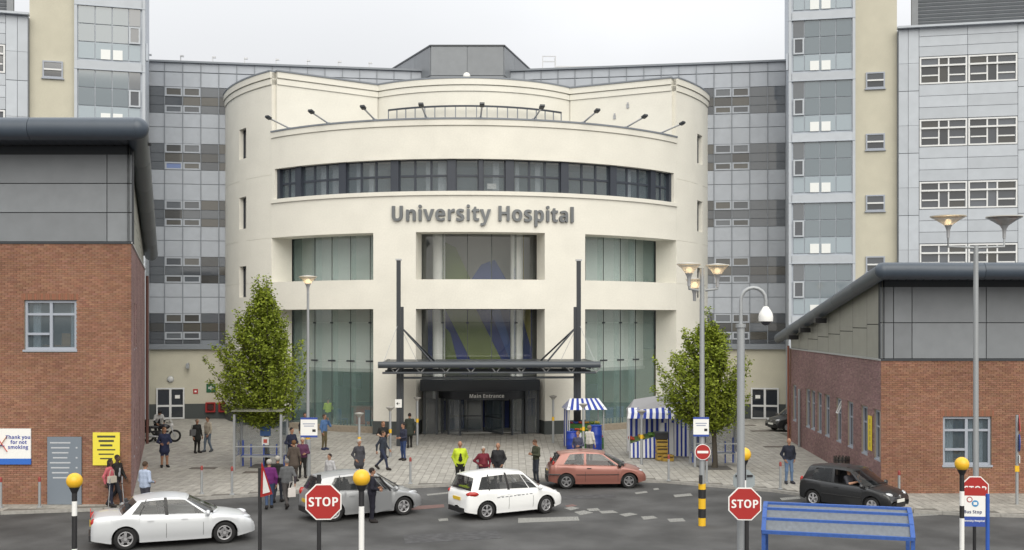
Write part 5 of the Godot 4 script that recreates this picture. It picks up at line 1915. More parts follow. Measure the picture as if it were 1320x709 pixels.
func stalls() -> void:
	M.stripe_blue = plain(0.025, 0.05, 0.30, 0.85)
	M.stripe_white = plain(0.66, 0.67, 0.70, 0.85)
	var o := thing("market_stall", "big market stall with striped blue and white cloth walls and awning", "stall", spot(858, 51.2), -0.06, "striped market stalls")
	# frame 3.4 wide, 2 deep, ridge at the back half
	var w := 1.72
	for x in [-w, 0.0, w]:
		for z in [-1.2, 1.0]:
			part(o, "pole", cuboid(0.05, 2.1, 0.05), M.steel, Vector3(x, 1.05, z))
	var net := mottled(0.36, 0.36, 0.38, 0.9, noise_texture(77, 0.15, 0.75, 1.0, 3), 1.3)
	var s := Shape.new()
	s.quad(Vector3(-w - 0.05, 2.1, 1.05), Vector3(0.2, 2.1, 1.05), Vector3(0.5, 2.95, -0.1), Vector3(-w + 0.25, 2.62, -0.1))
	s.quad(Vector3(-w - 0.05, 2.1, -1.25), Vector3(w + 0.05, 2.1, -1.25), Vector3(0.5, 2.95, -0.1), Vector3(-w + 0.25, 2.62, -0.1))
	s.tri(Vector3(-w - 0.05, 2.1, 1.05), Vector3(-w + 0.25, 2.62, -0.1), Vector3(-w - 0.05, 2.1, -1.25))
	build(o, "roof_sheet", s, net)
	striped(o, "roof_stripe", Vector3(0.25, 2.1, 1.06), Vector3(w + 0.05, 2.1, 1.06), Vector3(w + 0.05, 2.2, -0.1), Vector3(0.5, 2.93, -0.1), 10)
	striped(o, "valance_stripe", Vector3(-w - 0.1, 1.84, 1.2), Vector3(0.3, 1.84, 1.2), Vector3(0.3, 2.1, 1.07), Vector3(-w - 0.05, 2.1, 1.07), 15)
	striped(o, "awning_stripe", Vector3(-w - 0.05, 2.1, 1.07), Vector3(0.3, 2.1, 1.07), Vector3(0.3, 2.32, 0.76), Vector3(-w - 0.05, 2.3, 0.76), 15)
	striped(o, "curtain_stripe", Vector3(0.35, 0.08, 0.6), Vector3(w, 0.08, 1.0), Vector3(w, 2.1, 1.0), Vector3(0.35, 2.2, 0.6), 15, 0.05)
	striped(o, "curtain_stripe", Vector3(-w, 0.08, -1.1), Vector3(w, 0.08, -1.1), Vector3(w, 2.1, -1.1), Vector3(-w, 2.1, -1.1), 28, 0.04)
	striped(o, "counter_stripe", Vector3(-w + 0.05, 0.05, 1.12), Vector3(-0.35, 0.05, 1.12), Vector3(-0.35, 1.05, 0.9), Vector3(-w + 0.05, 0.68, 1.0), 14, 0.02)
	s = Shape.new()
	s.quad(Vector3(-w, 0.7, 1.0), Vector3(-0.35, 1.05, 0.9), Vector3(-0.35, 1.15, -0.3), Vector3(-w, 0.8, -0.3))
	build(o, "counter_top", s, plain(0.10, 0.17, 0.05, 0.9))
	for k in 9:
		var c: Array = [[0.4, 0.05, 0.02], [0.45, 0.25, 0.03], [0.1, 0.22, 0.04]][k % 3]
		var f := Shape.new()
		for j in 5:
			f.ball(Vector3((j % 3) * 0.09 - 0.09, 0.05 + (j / 3) * 0.04, (j / 3) * 0.09), Vector3.ONE * 0.055, 8)
		var pile := build(o, "produce", f, plain(c[0], c[1], c[2], 0.6), Vector3(-1.6 + 0.45 * (k % 3), 0.80 + 0.095 * (k % 3), 0.75 - 0.35 * (k / 3)))
		pile.set_meta("kind", "stuff")
	striped(o, "back_panel", Vector3(-0.3, 0.1, 0.62), Vector3(0.32, 0.1, 0.62), Vector3(0.32, 1.6, 0.55), Vector3(-0.3, 1.6, 0.55), 3, 0.0)
	# crates beside the stall
	var label := ["topmost yellow crate in the pile by the big stall", "middle yellow crate in the pile by the big stall", "lowest yellow crate in the pile by the big stall", "yellow crate lying at the foot of the pile by the stall curtain"]
	for k in 4:
		var cr := thing("crate", label[k], "crate", spot(853 if k < 3 else 860, 49.6 if k < 3 else 49.4, [0.66, 0.34, 0.02, 0.0][k]), 0.05 * k, "yellow crates beside the big stall")
		var yc := plain(0.42, 0.27, 0.05, 0.7)
		part(cr, "base", cuboid(0.5, 0.03, 0.36), yc, Vector3(0, 0.02, 0))
		for q in [[0, 0.18], [0, -0.18]]:
			part(cr, "side", cuboid(0.5, 0.1, 0.02), yc, Vector3(0, 0.09, q[1]))
			part(cr, "rim", cuboid(0.5, 0.06, 0.02), yc, Vector3(0, 0.25, q[1]))
		for x in [-0.24, 0.24]:
			part(cr, "end", cuboid(0.02, 0.26, 0.36), yc, Vector3(x, 0.15, 0))
		part(cr, "lining", cuboid(0.44, 0.2, 0.3), plain(0.12, 0.08, 0.04, 0.9), Vector3(0, 0.14, 0))
	var bb := thing("storage_box", "black plastic box on top of the yellow crates", "box", spot(853, 49.6, 0.98), 0.0)
	part(bb, "body", cuboid(0.56, 0.26, 0.4), M.black, Vector3(0, 0.13, 0))
	part(bb, "lid", cuboid(0.6, 0.05, 0.44), M.charcoal, Vector3(0, 0.28, 0))

	# small produce stall beside the mast
	o = thing("market_stall", "small produce stall under a striped tent roof beside the entrance mast", "stall", spot(753, 54.6), 0.1, "striped market stalls")
	for x in [-0.85, 0.85]:
		for z in [-0.8, 0.7]:
			part(o, "pole", cuboid(0.05, 2.1, 0.05), M.steel, Vector3(x, 1.05, z))
	striped(o, "roof_stripe", Vector3(-1.0, 1.95, 0.9), Vector3(1.0, 1.95, 0.9), Vector3(0.72, 2.45, 0.0), Vector3(-0.72, 2.45, 0.0), 13)
	striped(o, "roof_stripe", Vector3(1.0, 1.95, -0.95), Vector3(-1.0, 1.95, -0.95), Vector3(-0.72, 2.45, 0.0), Vector3(0.72, 2.45, 0.0), 13)
	striped(o, "roof_stripe", Vector3(-1.0, 1.95, -0.95), Vector3(-1.0, 1.95, 0.9), Vector3(-0.72, 2.45, 0.0), Vector3(-0.72, 2.45, -0.01), 9)
	striped(o, "roof_stripe", Vector3(1.0, 1.95, 0.9), Vector3(1.0, 1.95, -0.95), Vector3(0.72, 2.45, -0.01), Vector3(0.72, 2.45, 0.0), 9)
	striped(o, "side_cloth", Vector3(-0.9, 0.05, -0.8), Vector3(-0.9, 0.05, 0.7), Vector3(-0.9, 1.95, 0.7), Vector3(-0.9, 1.95, -0.8), 9, 0.03)
	var green := plain(0.045, 0.13, 0.03, 0.9)
	for k in 3:
		part(o, "display_step", cuboid(1.6, 0.05, 0.45), green, Vector3(0, 0.55 + 0.3 * k, 0.75 - 0.42 * k))
		part(o, "step_cloth", cuboid(1.6, 0.5, 0.02), green, Vector3(0, 0.3 + 0.3 * k, 0.97 - 0.42 * k))
	striped(o, "front_cloth", Vector3(-0.85, 0.35, 1.0), Vector3(-0.3, 0.35, 1.0), Vector3(-0.3, 0.85, 1.0), Vector3(-0.85, 0.85, 1.0), 5)
	var rr := RandomNumberGenerator.new()
	rr.seed = 9
	for k in 18:
		var c: Array = [[0.45, 0.06, 0.03], [0.55, 0.28, 0.03], [0.2, 0.28, 0.05], [0.5, 0.42, 0.08], [0.6, 0.6, 0.55], [0.3, 0.03, 0.06], [0.04, 0.07, 0.3]][k % 7]
		var f := Shape.new()
		for j in 6:
			f.ball(Vector3((j % 3) * 0.08 - 0.08, 0.05 + rr.randf() * 0.04, (j / 3) * 0.1 - 0.05), Vector3.ONE * 0.05, 8)
		var pile := build(o, "produce", f, plain(c[0], c[1], c[2], 0.6), Vector3(-0.68 + 0.27 * (k % 6), 0.58 + 0.3 * (k / 6), 0.75 - 0.42 * (k / 6)))
		pile.set_meta("kind", "stuff")
	for q in [[738, 53.4, "blue plastic drum at the foot of the entrance mast", 0.9], [768, 52.8, "taller blue plastic drum by the produce stall steps", 1.25]]:
		var d := thing("blue_drum", q[2], "drum", spot(q[0], q[1]), 0, "blue plastic drums by the stall")
		s = Shape.new()
		var h: float = q[3]
		s.round_lathe([Vector2(0.0, 0.0), Vector2(0.27, 0.01), Vector2(0.3, 0.06), Vector2(0.3, h * 0.3), Vector2(0.315, h * 0.33), Vector2(0.3, h * 0.36), Vector2(0.3, h * 0.64), Vector2(0.315, h * 0.67), Vector2(0.3, h * 0.7), Vector2(0.29, h * 0.93), Vector2(0.26, h)], Vector3.ZERO, 20)
		build(d, "body", s, plain(0.012, 0.04, 0.30, 0.4))
		s = Shape.new()
		s.lathe([Vector2(0.27, h - 0.02), Vector2(0.3, h), Vector2(0.3, h + 0.04), Vector2(0.0, h + 0.05)], Vector3.ZERO, 20)
		build(d, "lid", s, plain(0.015, 0.05, 0.36, 0.4))


func pick(table: Array, x: float, col: int) -> float:
	if x <= table[0][0]:
		return table[0][col]
	for i in table.size() - 1:
		if x <= table[i + 1][0]:
			var t: float = (x - table[i][0]) / (table[i + 1][0] - table[i][0])
			return lerpf(table[i][col], table[i + 1][col], t)
	return table[-1][col]


func car_paint(r: float, g: float, b: float, metal := 0.25) -> StandardMaterial3D:
	var m := StandardMaterial3D.new()
	m.albedo_color = Color(r, g, b).linear_to_srgb()
	m.metallic = metal
	m.roughness = 0.42
	m.clearcoat_enabled = true
	m.clearcoat = 0.7
	m.clearcoat_roughness = 0.06
	return m


# c: L, W, paint, prof [x, shoulder y, top y, width factor], wheels [rear x, front x, radius], cowl, shelf, cuts [[belt x, roof x, kind], ...] front to rear, roof [[x, y, half width factor]]
func car(called: String, label: String, c: Dictionary, at: Vector3, turn: float) -> Node3D:
	var o := thing(called, label, "car", at, turn, "cars on the road")
	var half: float = c.W / 2
	var wr: float = c.wheels[2]
	var ra := wr + 0.055
	var sill: float = c.get("sill", 0.19)
	var xs := []
	var x0: float = c.prof[0][0]
	var x1: float = c.prof[-1][0]
	var n := 44
	for i in n + 1:
		xs.append(lerpf(x0, x1, float(i) / n))
	for p in c.prof:
		xs.append(p[0])
	for w in 2:
		for k in 13:
			xs.append(c.wheels[w] + ra * cos(PI * k / 12.0))
		xs.append(c.wheels[w] - ra - 0.004)
		xs.append(c.wheels[w] + ra + 0.004)
	xs.append(c.cowl)
	xs.append(c.shelf)
	xs = xs.filter(func(x): return x >= x0 and x <= x1)
	xs.sort()
	var st := []
	for x in xs:
		if st.is_empty() or x - st[-1] > 0.002:
			st.append(x)
	var f := [0.0, 0.08, 0.2, 0.38, 0.56, 0.72, 0.85, 0.94, 1.0]
	var up := [1.0, 1.0, 1.0, 1.0, 1.0, 0.998, 0.988, 0.968, 0.93]
	var rows := []
	for x in st:
		var ys := pick(c.prof, x, 1)
		var yt := pick(c.prof, x, 2)
		var hw := pick(c.prof, x, 3) * half
		var e := minf(x - x0, x1 - x)
		var yb := sill + 0.10 * clampf(1.0 - e / 0.5, 0, 1)
		for w in 2:
			var dx: float = absf(x - c.wheels[w])
			if dx <= ra + 0.001:
				yb = maxf(yb, wr + sqrt(maxf(ra * ra - dx * dx, 0.0)))
		var row := []
		for j in f.size():
			var y := lerpf(yb, ys, f[j])
			var lower := 0.945 + 0.055 * smoothstep(sill, sill + 0.28, y)
			row.append(Vector3(x, y, hw * minf(lower, up[j])))
		for t in [0.2, 0.45, 0.72, 1.0]:
			row.append(Vector3(x, lerpf(ys, yt, sin(t * PI / 2)), hw * 0.93 * (1.0 - t)))
		rows.append(row)
	var body := Shape.new()
	var m: int = rows[0].size()
	for g in [1.0, -1.0]:
		body.smooth()
		for i in rows.size() - 1:
			var open: bool = st[i] >= c.shelf - 0.001 and st[i + 1] <= c.cowl + 0.001
			for j in m - 1:
				if j >= f.size() - 1 and open:
					continue
				var q := [rows[i][j], rows[i + 1][j], rows[i + 1][j + 1], rows[i][j + 1]]
				for z in 4:
					q[z] = Vector3(q[z].x, q[z].y, q[z].z * g)
				body.quad(q[0], q[1], q[2], q[3])
		for e in [0, rows.size() - 1]:
			var mid := Vector3(rows[e][0].x, (rows[e][0].y + rows[e][-1].y) / 2, 0)
			for j in m - 1:
				body.tri(mid, Vector3(rows[e][j].x, rows[e][j].y, rows[e][j].z * g), Vector3(rows[e][j + 1].x, rows[e][j + 1].y, rows[e][j + 1].z * g))
			body.tri(mid, Vector3(rows[e][0].x, rows[e][0].y, rows[e][0].z * g), Vector3(rows[e][0].x, rows[e][0].y, 0))
	var bo := build(o, "body", body, c.paint)
	# greenhouse
	var belt := func(x: float, g: float) -> Vector3: return Vector3(x, pick(c.prof, x, 1), pick(c.prof, x, 3) * half * 0.93 * g)
	var roofp := func(x: float, g: float) -> Vector3: return Vector3(x, pick(c.roof, x, 1), pick(c.roof, x, 2) * half * g)
	var shell := Shape.new()
	var cuts: Array = c.cuts
	for g in [1.0, -1.0]:
		for i in cuts.size() - 1:
			var seg := 5
			var is_glass: bool = cuts[i][2] == "glass"
			var lo := []
			var a := []
			var b := []
			var hi := []
			for k in seg + 1:
				var t := float(k) / seg
				var p: Vector3 = belt.call(lerpf(cuts[i][0], cuts[i + 1][0], t), g)
				var q: Vector3 = roofp.call(lerpf(cuts[i][1], cuts[i + 1][1], t), g)
				var bulge := Vector3(0, 0, 0.025 * g)
				lo.append(p)
				a.append(p.lerp(q, 0.07) + bulge * 0.3)
				b.append(p.lerp(q, 0.89) + bulge * 0.5)
				hi.append(q)
			if is_glass or cuts[i][2] == "gap":
				shell.skin([lo, a])
				shell.skin([b, hi])
				if cuts[i][2] == "gap" and g > 0:
					continue
				var gl := Shape.new()
				var mid := []
				for k in seg + 1:
					mid.append(a[k].lerp(b[k], 0.5) + Vector3(0, 0, 0.015 * g))
				gl.skin([a, mid, b])
				build(o, "side_window", gl, c.glass)
			else:
				var pm: Material = c.paint
				if cuts[i][2] == "black":
					var bl := Shape.new()
					bl.skin([lo, a, b, hi])
					build(o, "pillar", bl, M.black)
				else:
					shell.skin([lo, a, b, hi])
	# windscreen and rear window
	for e in 2:
		var cut: Array = cuts[0] if e == 0 else cuts[-1]
		var s := 1.0 if e == 0 else -1.0
		var lo := []
		var a := []
		var b := []
		var hi := []
		for k in 13:
			var w := -1.0 + k / 6.0
			var bx: float = cut[0] + s * (c.bow if e == 0 else 0.07) * (1.0 - w * w)
			var p0: Vector3 = belt.call(cut[0], w)
			var p := Vector3(bx, lerpf(pick(c.prof, bx, 2), p0.y, w * w), p0.z)
			var q0: Vector3 = roofp.call(cut[1], w)
			var q := Vector3(q0.x + s * 0.09 * (1.0 - w * w), q0.y + 0.05 * (1.0 - w * w), q0.z)
			lo.append(p)
			a.append(p.lerp(q, 0.06))
			b.append(p.lerp(q, 0.93))
			hi.append(q)
		shell.skin([lo, a])
		shell.skin([b, hi])
		var gl := Shape.new()
		gl.skin([a, b])
		build(o, "windscreen" if e == 0 else "rear_window", gl, c.glass)
		if e == 0:
			var wip := Shape.new()
			wip.bar(a[3] + Vector3(0.02, 0.02, 0), a[7].lerp(b[7], 0.08) + Vector3(0.02, 0.02, 0), 0.02, 0.02)
			build(o, "wiper", wip, M.black)
	var rf := []
	var rx0: float = cuts[-1][1]
	var rx1: float = cuts[0][1]
	for i in 13:
		var x := lerpf(rx0, rx1, i / 12.0)
		var row := []
		for k in 13:
			var w := -1.0 + k / 6.0
			var q: Vector3 = roofp.call(x, w)
			var ends: float = (1.0 if i == 12 else -1.0 if i == 0 else 0.0)
			row.append(Vector3(q.x + ends * 0.09 * (1.0 - w * w), q.y + 0.05 * (1.0 - w * w), q.z))
		rf.append(row)
	shell.skin(rf)
	build(o, "roof", shell, c.paint)
	# inside
	var inn := Shape.new()
	inn.box(Vector3((c.cowl + c.shelf) / 2, 0.42, 0), Vector3(c.cowl - c.shelf, 0.3, c.W * 0.86))
	build(o, "cabin_floor", inn, M.black)
	var seatm := plain(0.035, 0.035, 0.04, 0.9)
	var sx: float = (cuts[0][1] + cuts[-1][1]) / 2
	for q in [[sx + 0.25, -0.36], [sx + 0.25, 0.36], [sx - 0.62, -0.36], [sx - 0.62, 0.36]]:
		var se := Shape.new()
		se.box(Vector3(0, 0.72, 0), Vector3(0.42, 0.14, 0.46))
		se.box(Vector3(-0.24, 0.95, 0), Vector3(0.14, 0.5, 0.44), Basis(Vector3.BACK, 0.2))
		se.box(Vector3(-0.30, 1.26, 0), Vector3(0.1, 0.15, 0.24), Basis(Vector3.BACK, 0.2))
		build(o, "seat", se, seatm, Vector3(q[0], -0.08, q[1] * c.W / 1.65))
	var shx: float = cuts[-1][0]
	part(o, "parcel_shelf", cuboid(c.shelf + 0.5 - shx, 0.02, pick(c.prof, c.shelf, 3) * c.W * 0.84), M.black, Vector3((shx + c.shelf + 0.5) / 2 + 0.04, maxf(pick(c.prof, c.shelf, 2), pick(c.prof, c.shelf + 0.3, 2)) + 0.03, 0))
	part(o, "dashboard", cuboid(0.4, 0.22, c.W * 0.8), M.black, Vector3(c.cowl - 0.15, 0.83, 0))
	# wheels
	var rim := rim_mesh(wr)
	var tyre := tyre_mesh(wr)
	for w in 2:
		for g in [1.0, -1.0]:
			var b := Basis(Vector3.UP, 0.0 if g > 0 else PI)
			if w == 1:
				b = Basis(Vector3.UP, c.get("steer", 0.0)) * b
			var zt: float = pick(c.prof, c.wheels[w], 3) * half - 0.115
			var t := part(o, "wheel", tyre, plain(0.012, 0.012, 0.013, 0.85), Vector3(c.wheels[w], wr, zt * g), b)
			part(t, "rim", rim, plain(c.get("rim", 0.42), c.get("rim", 0.42), c.get("rim", 0.42) * 1.04, 0.35, 0.6))
			var liner := Shape.new()
			var rr := [[], []]
			for k in 13:
				var an := PI * k / 12.0
				rr[0].append(Vector3(cos(an) * ra * 1.02, sin(an) * ra * 1.02, 0.10 * g))
				rr[1].append(Vector3(cos(an) * ra * 1.02, sin(an) * ra * 1.02, -0.35 * g))
			liner.skin(rr)
			for k in 12:
				liner.tri(Vector3(0, 0, -0.3 * g), rr[1][k], rr[1][k + 1])
			build(o, "wheel_arch", liner, M.black, Vector3(c.wheels[w], wr, zt * g))
	part(o, "underbody", cuboid((x1 - x0) * 0.86, 0.14, c.W * 0.72), M.black, Vector3((x0 + x1) / 2, 0.25, 0))
	# fittings
	for g in [1.0, -1.0]:
		var mi := Shape.new()
		mi.ball(Vector3.ZERO, Vector3(0.07, 0.085, 0.12), 12)
		build(o, "mirror", mi, c.get("mirror", c.paint), Vector3(cuts[1][0] + 0.02, pick(c.prof, cuts[1][0], 1) + 0.06, (half * 0.93 + 0.1) * g))
		for hx in c.get("handles", []):
			part(o, "door_handle", cuboid(0.17, 0.035, 0.03), c.get("trim", c.paint), surf(c, hx, 0.78, g, 0.012))
		for q in c.get("seams", []):
			var se := Shape.new()
			for k in 5:
				se.bar(surf(c, q[0], lerpf(q[1], q[2], k / 5.0), g, 0.001), surf(c, q[0], lerpf(q[1], q[2], (k + 1) / 5.0), g, 0.001), 0.010, 0.005)
			build(o, "door_seam", se, plain(0.03, 0.03, 0.03, 0.8))
		if c.has("strip"):
			var sp := Shape.new()
			for k in 8:
				sp.bar(surf(c, lerpf(c.strip[0], c.strip[1], k / 8.0), c.strip[2], g, 0.006), surf(c, lerpf(c.strip[0], c.strip[1], (k + 1) / 8.0), c.strip[2], g, 0.006), 0.05, 0.02)
			build(o, "rubbing_strip", sp, c.get("strip_mat", M.black))
		var hl: Array = c.headlight
		var hb := Shape.new()
		hb.ball(Vector3.ZERO, hl[1], 14)
		var he := build(o, "headlight", hb, plain(0.55, 0.57, 0.6, 0.08, 0.3), Vector3(hl[0].x, hl[0].y, hl[0].z * g), Basis(Vector3.UP, hl[2] * g))
		var tl: Array = c.taillight
		hb = Shape.new()
		hb.ball(Vector3.ZERO, tl[1], 14)
		build(o, "tail_light", hb, plain(0.36, 0.02, 0.015, 0.12), Vector3(tl[0].x, tl[0].y, tl[0].z * g), Basis(Vector3.UP, tl[2] * g))
	# plates, bumpers
	part(o, "number_plate", cuboid(0.02, 0.11, 0.5), plain(0.72, 0.72, 0.68, 0.5), Vector3(x1 + 0.012, c.get("plate_front", 0.42), 0))
	part(o, "number_plate", cuboid(0.02, 0.11, 0.5), plain(0.68, 0.46, 0.03, 0.5), Vector3(x0 - 0.014 + c.get("plate_in", 0.0), c.get("plate_rear", 0.72), 0))
	part(o, "grille", cuboid(0.03, 0.14, 0.62), M.black, Vector3(x1 + 0.0, 0.32, 0))
	part(o, "lower_bumper", cuboid(0.08, 0.16, c.W * 0.62), c.get("bumper", M.black), Vector3(x0 - 0.012, 0.33, 0))
	return o


# point on the side of a car
func surf(c: Dictionary, x: float, y: float, g: float, proud: float) -> Vector3:
	var ys := pick(c.prof, x, 1)
	var hw: float = pick(c.prof, x, 3) * c.W / 2
	var t := clampf((y - 0.19) / (ys - 0.19), 0, 1)
	var up := 1.0 - 0.07 * pow(clampf((t - 0.6) / 0.4, 0, 1), 2.2)
	var lower := 0.945 + 0.055 * smoothstep(0.19, 0.47, y)
	return Vector3(x, y, (hw * minf(up, lower) + proud) * g)


func tyre_mesh(r: float) -> Mesh:
	var key := "tyre%.3f" % r
	if not meshes.has(key):
		var s := Shape.new()
		var w := 0.09
		var prof := [[r * 0.64, w * 0.8], [r * 0.82, w], [r * 0.95, w * 0.95], [r, w * 0.7], [r, -w * 0.7], [r * 0.95, -w * 0.95], [r * 0.82, -w], [r * 0.64, -w * 0.8]]
		var rows := []
		for p in prof:
			var row := []
			for k in 28:
				var a := TAU * k / 28
				row.append(Vector3(cos(a) * p[0], sin(a) * p[0], p[1]))
			rows.append(row)
		s.skin(rows, true)
		meshes[key] = s.done()
	return meshes[key]


func rim_mesh(r: float) -> Mesh:
	var key := "rim%.3f" % r
	if not meshes.has(key):
		var s := Shape.new()
		var rows := []
		for p in [[r * 0.66, 0.075], [r * 0.6, 0.082], [r * 0.56, 0.06], [r * 0.55, -0.05]]:
			var row := []
			for k in 28:
				var a := TAU * k / 28
				row.append(Vector3(cos(a) * p[0], sin(a) * p[0], p[1]))
			rows.append(row)
		s.skin(rows, true)
		for k in 5:
			var a := TAU * k / 5 + 0.3
			for e in [-0.13, 0.13]:
				s.bar(Vector3(cos(a) * r * 0.1, sin(a) * r * 0.1, 0.062), Vector3(cos(a + e) * r * 0.58, sin(a + e) * r * 0.58, 0.062), 0.035, 0.03)
		s.flat()
		s.box(Vector3(0, 0, 0.065), Vector3(r * 0.26, r * 0.26, 0.04))
		s.box(Vector3(0, 0, 0.065), Vector3(r * 0.26, r * 0.26, 0.042), Basis(Vector3.BACK, PI / 4))
		for k in 20:
			var a := TAU * k / 20
			var b := TAU * (k + 1) / 20
			s.tri(Vector3(0, 0, -0.02), Vector3(cos(a), sin(a), 0) * r * 0.4 + Vector3(0, 0, -0.02), Vector3(cos(b), sin(b), 0) * r * 0.4 + Vector3(0, 0, -0.02))
		meshes[key] = s.done()
	return meshes[key]


func cars() -> void:
	var gls := glass(0.03, 0.035, 0.04, 0.42)
	var gls_dark := glass(0.01, 0.012, 0.014, 0.62)
	# tall white people carrier
	var mpv := {"L": 3.85, "W": 1.68, "paint": car_paint(0.80, 0.81, 0.82, 0.0), "glass": gls, "wheels": [-1.18, 1.17, 0.305], "steer": 0.12, "cowl": 1.0, "shelf": -1.72, "bow": 0.30, "rim": 0.5,
		"prof": [[-1.90, 0.62, 0.64, 0.74], [-1.87, 0.82, 0.84, 0.82], [-1.82, 0.94, 0.96, 0.88], [-1.70, 0.985, 1.0, 0.93], [-1.2, 0.975, 1.0, 0.985], [0.0, 0.93, 0.96, 1.0], [0.75, 0.90, 0.99, 0.995], [1.05, 0.87, 1.0, 0.98], [1.35, 0.80, 0.93, 0.95], [1.62, 0.74, 0.83, 0.92], [1.80, 0.66, 0.72, 0.86], [1.88, 0.56, 0.60, 0.80], [1.91, 0.46, 0.48, 0.74]],
		"cuts": [[0.98, 0.35, "pillar"], [0.86, 0.26, "glass"], [0.52, 0.14, "pillar"], [0.48, 0.12, "glass"], [-0.28, -0.38, "black"], [-0.38, -0.46, "glass"], [-1.05, -1.05, "black"], [-1.10, -1.10, "glass"], [-1.50, -1.28, "pillar"], [-1.76, -1.58, "end"]],
		"roof": [[-1.60, 1.43, 0.70], [-1.2, 1.485, 0.735], [-0.5, 1.52, 0.76], [0.1, 1.49, 0.75], [0.36, 1.44, 0.73]],
		"handles": [-0.62, 0.02], "seams": [[-0.34, 0.3, 0.92], [0.62, 0.3, 0.88]], "headlight": [Vector3(1.62, 0.70, 0.60), Vector3(0.2, 0.075, 0.07), 0.55], "taillight": [Vector3(-1.70, 0.885, 0.72), Vector3(0.22, 0.085, 0.075), -0.42], "plate_rear": 0.70, "bumper": M.black}
	var o := car("white_car", "white people carrier with yellow rear plate driving past the entrance", mpv, Vector3(-0.22, ROAD, -36.4), deg_to_rad(31))
	o.scale = Vector3.ONE * 0.955
	for k in 9:
		part(o, "door_lettering", cuboid(0.11 - 0.03 * (k % 3 == 1 as int), 0.028, 0.004), plain(0.16, 0.17, 0.19, 0.6), surf(mpv, -0.75 + 0.16 * k, 0.72 + 0.004 * k, 1.0, 0.004))
	for k in 3:
		part(o, "door_lettering", cuboid(0.2, 0.018, 0.004), plain(0.5, 0.51, 0.53, 0.6), surf(mpv, -0.3 + 0.24 * k, 0.79, 1.0, 0.004))
	part(o, "parcel_shelf_vest", cuboid(0.3, 0.06, 0.6), plain(0.55, 0.75, 0.03, 0.8), Vector3(-1.52, 1.05, 0))
	part(o, "fog_reflector", cuboid(0.03, 0.035, 0.2), plain(0.4, 0.03, 0.02, 0.3), Vector3(-1.80, 0.42, 0.60), Basis(Vector3.UP, -0.5))

	# silver hatchback with its driver door open
	var note := {"L": 3.85, "W": 1.64, "paint": car_paint(0.36, 0.37, 0.385, 0.45), "glass": gls, "wheels": [-1.2, 1.2, 0.30], "steer": 0.0, "cowl": 1.0, "shelf": -1.70, "bow": 0.32, "rim": 0.5,
		"prof": [[-1.90, 0.56, 0.58, 0.72], [-1.87, 0.76, 0.78, 0.80], [-1.80, 0.92, 0.94, 0.87], [-1.65, 0.97, 0.98, 0.93], [-1.2, 0.95, 0.97, 0.985], [0.0, 0.90, 0.93, 1.0], [0.75, 0.87, 0.95, 0.995], [1.05, 0.83, 0.95, 0.98], [1.35, 0.76, 0.88, 0.95], [1.62, 0.70, 0.78, 0.92], [1.80, 0.62, 0.68, 0.86], [1.88, 0.54, 0.57, 0.79], [1.91, 0.45, 0.47, 0.73]],
		"cuts": [[0.98, 0.30, "pillar"], [0.86, 0.22, "glass"], [0.56, 0.10, "pillar"], [0.52, 0.08, "glass"], [-0.25, -0.32, "black"], [-0.33, -0.40, "glass"], [-1.0, -0.95, "black"], [-1.04, -0.98, "glass"], [-1.38, -1.1, "pillar"], [-1.74, -1.52, "end"]],
		"roof": [[-1.55, 1.36, 0.68], [-1.1, 1.42, 0.73], [-0.5, 1.46, 0.76], [0.1, 1.43, 0.75], [0.32, 1.38, 0.73]],
		"handles": [-0.62], "seams": [[-0.30, 0.28, 0.9], [0.66, 0.28, 0.86]], "headlight": [Vector3(1.55, 0.70, 0.62), Vector3(0.26, 0.08, 0.06), 0.5], "taillight": [Vector3(-1.80, 0.84, 0.60), Vector3(0.1, 0.14, 0.09), -0.4], "plate_rear": 0.62}
	o = car("silver_car", "silver hatchback with its driver door open behind a stop sign", note, Vector3(-4.95, ROAD, -36.1), deg_to_rad(29))
	var hinge := surf(note, 0.68, 0.6, 1.0, 0.0)
	var db := Basis(Vector3.UP, deg_to_rad(32))
	var dr := Shape.new()
	dr.slab(PackedVector2Array([Vector2(0, 0.27), Vector2(0, 0.86), Vector2(-0.92, 0.90), Vector2(-0.95, 0.45), Vector2(-0.88, 0.27)]), Vector3.ZERO, Basis.IDENTITY, 0.07)
	var door := build(o, "open_door", dr, note.paint, Vector3(hinge.x, 0, hinge.z), db)
	var fr := Shape.new()
	for q in [[Vector3(0.0, 0.86, 0.03), Vector3(-0.52, 1.36, -0.04)], [Vector3(-0.52, 1.36, -0.04), Vector3(-0.95, 1.38, -0.05)], [Vector3(-0.95, 1.38, -0.05), Vector3(-0.92, 0.9, 0.03)]]:
		fr.bar(q[0], q[1], 0.05, 0.04)
	build(door, "window_frame", fr, M.black)
	var dg := Shape.new()
	dg.quad(Vector3(-0.03, 0.87, 0.03), Vector3(-0.52, 1.35, -0.03), Vector3(-0.93, 1.36, -0.04), Vector3(-0.91, 0.9, 0.03))
	build(door, "window", dg, gls)
	part(door, "door_card", cuboid(0.86, 0.5, 0.02), M.black, Vector3(-0.46, 0.58, -0.012))

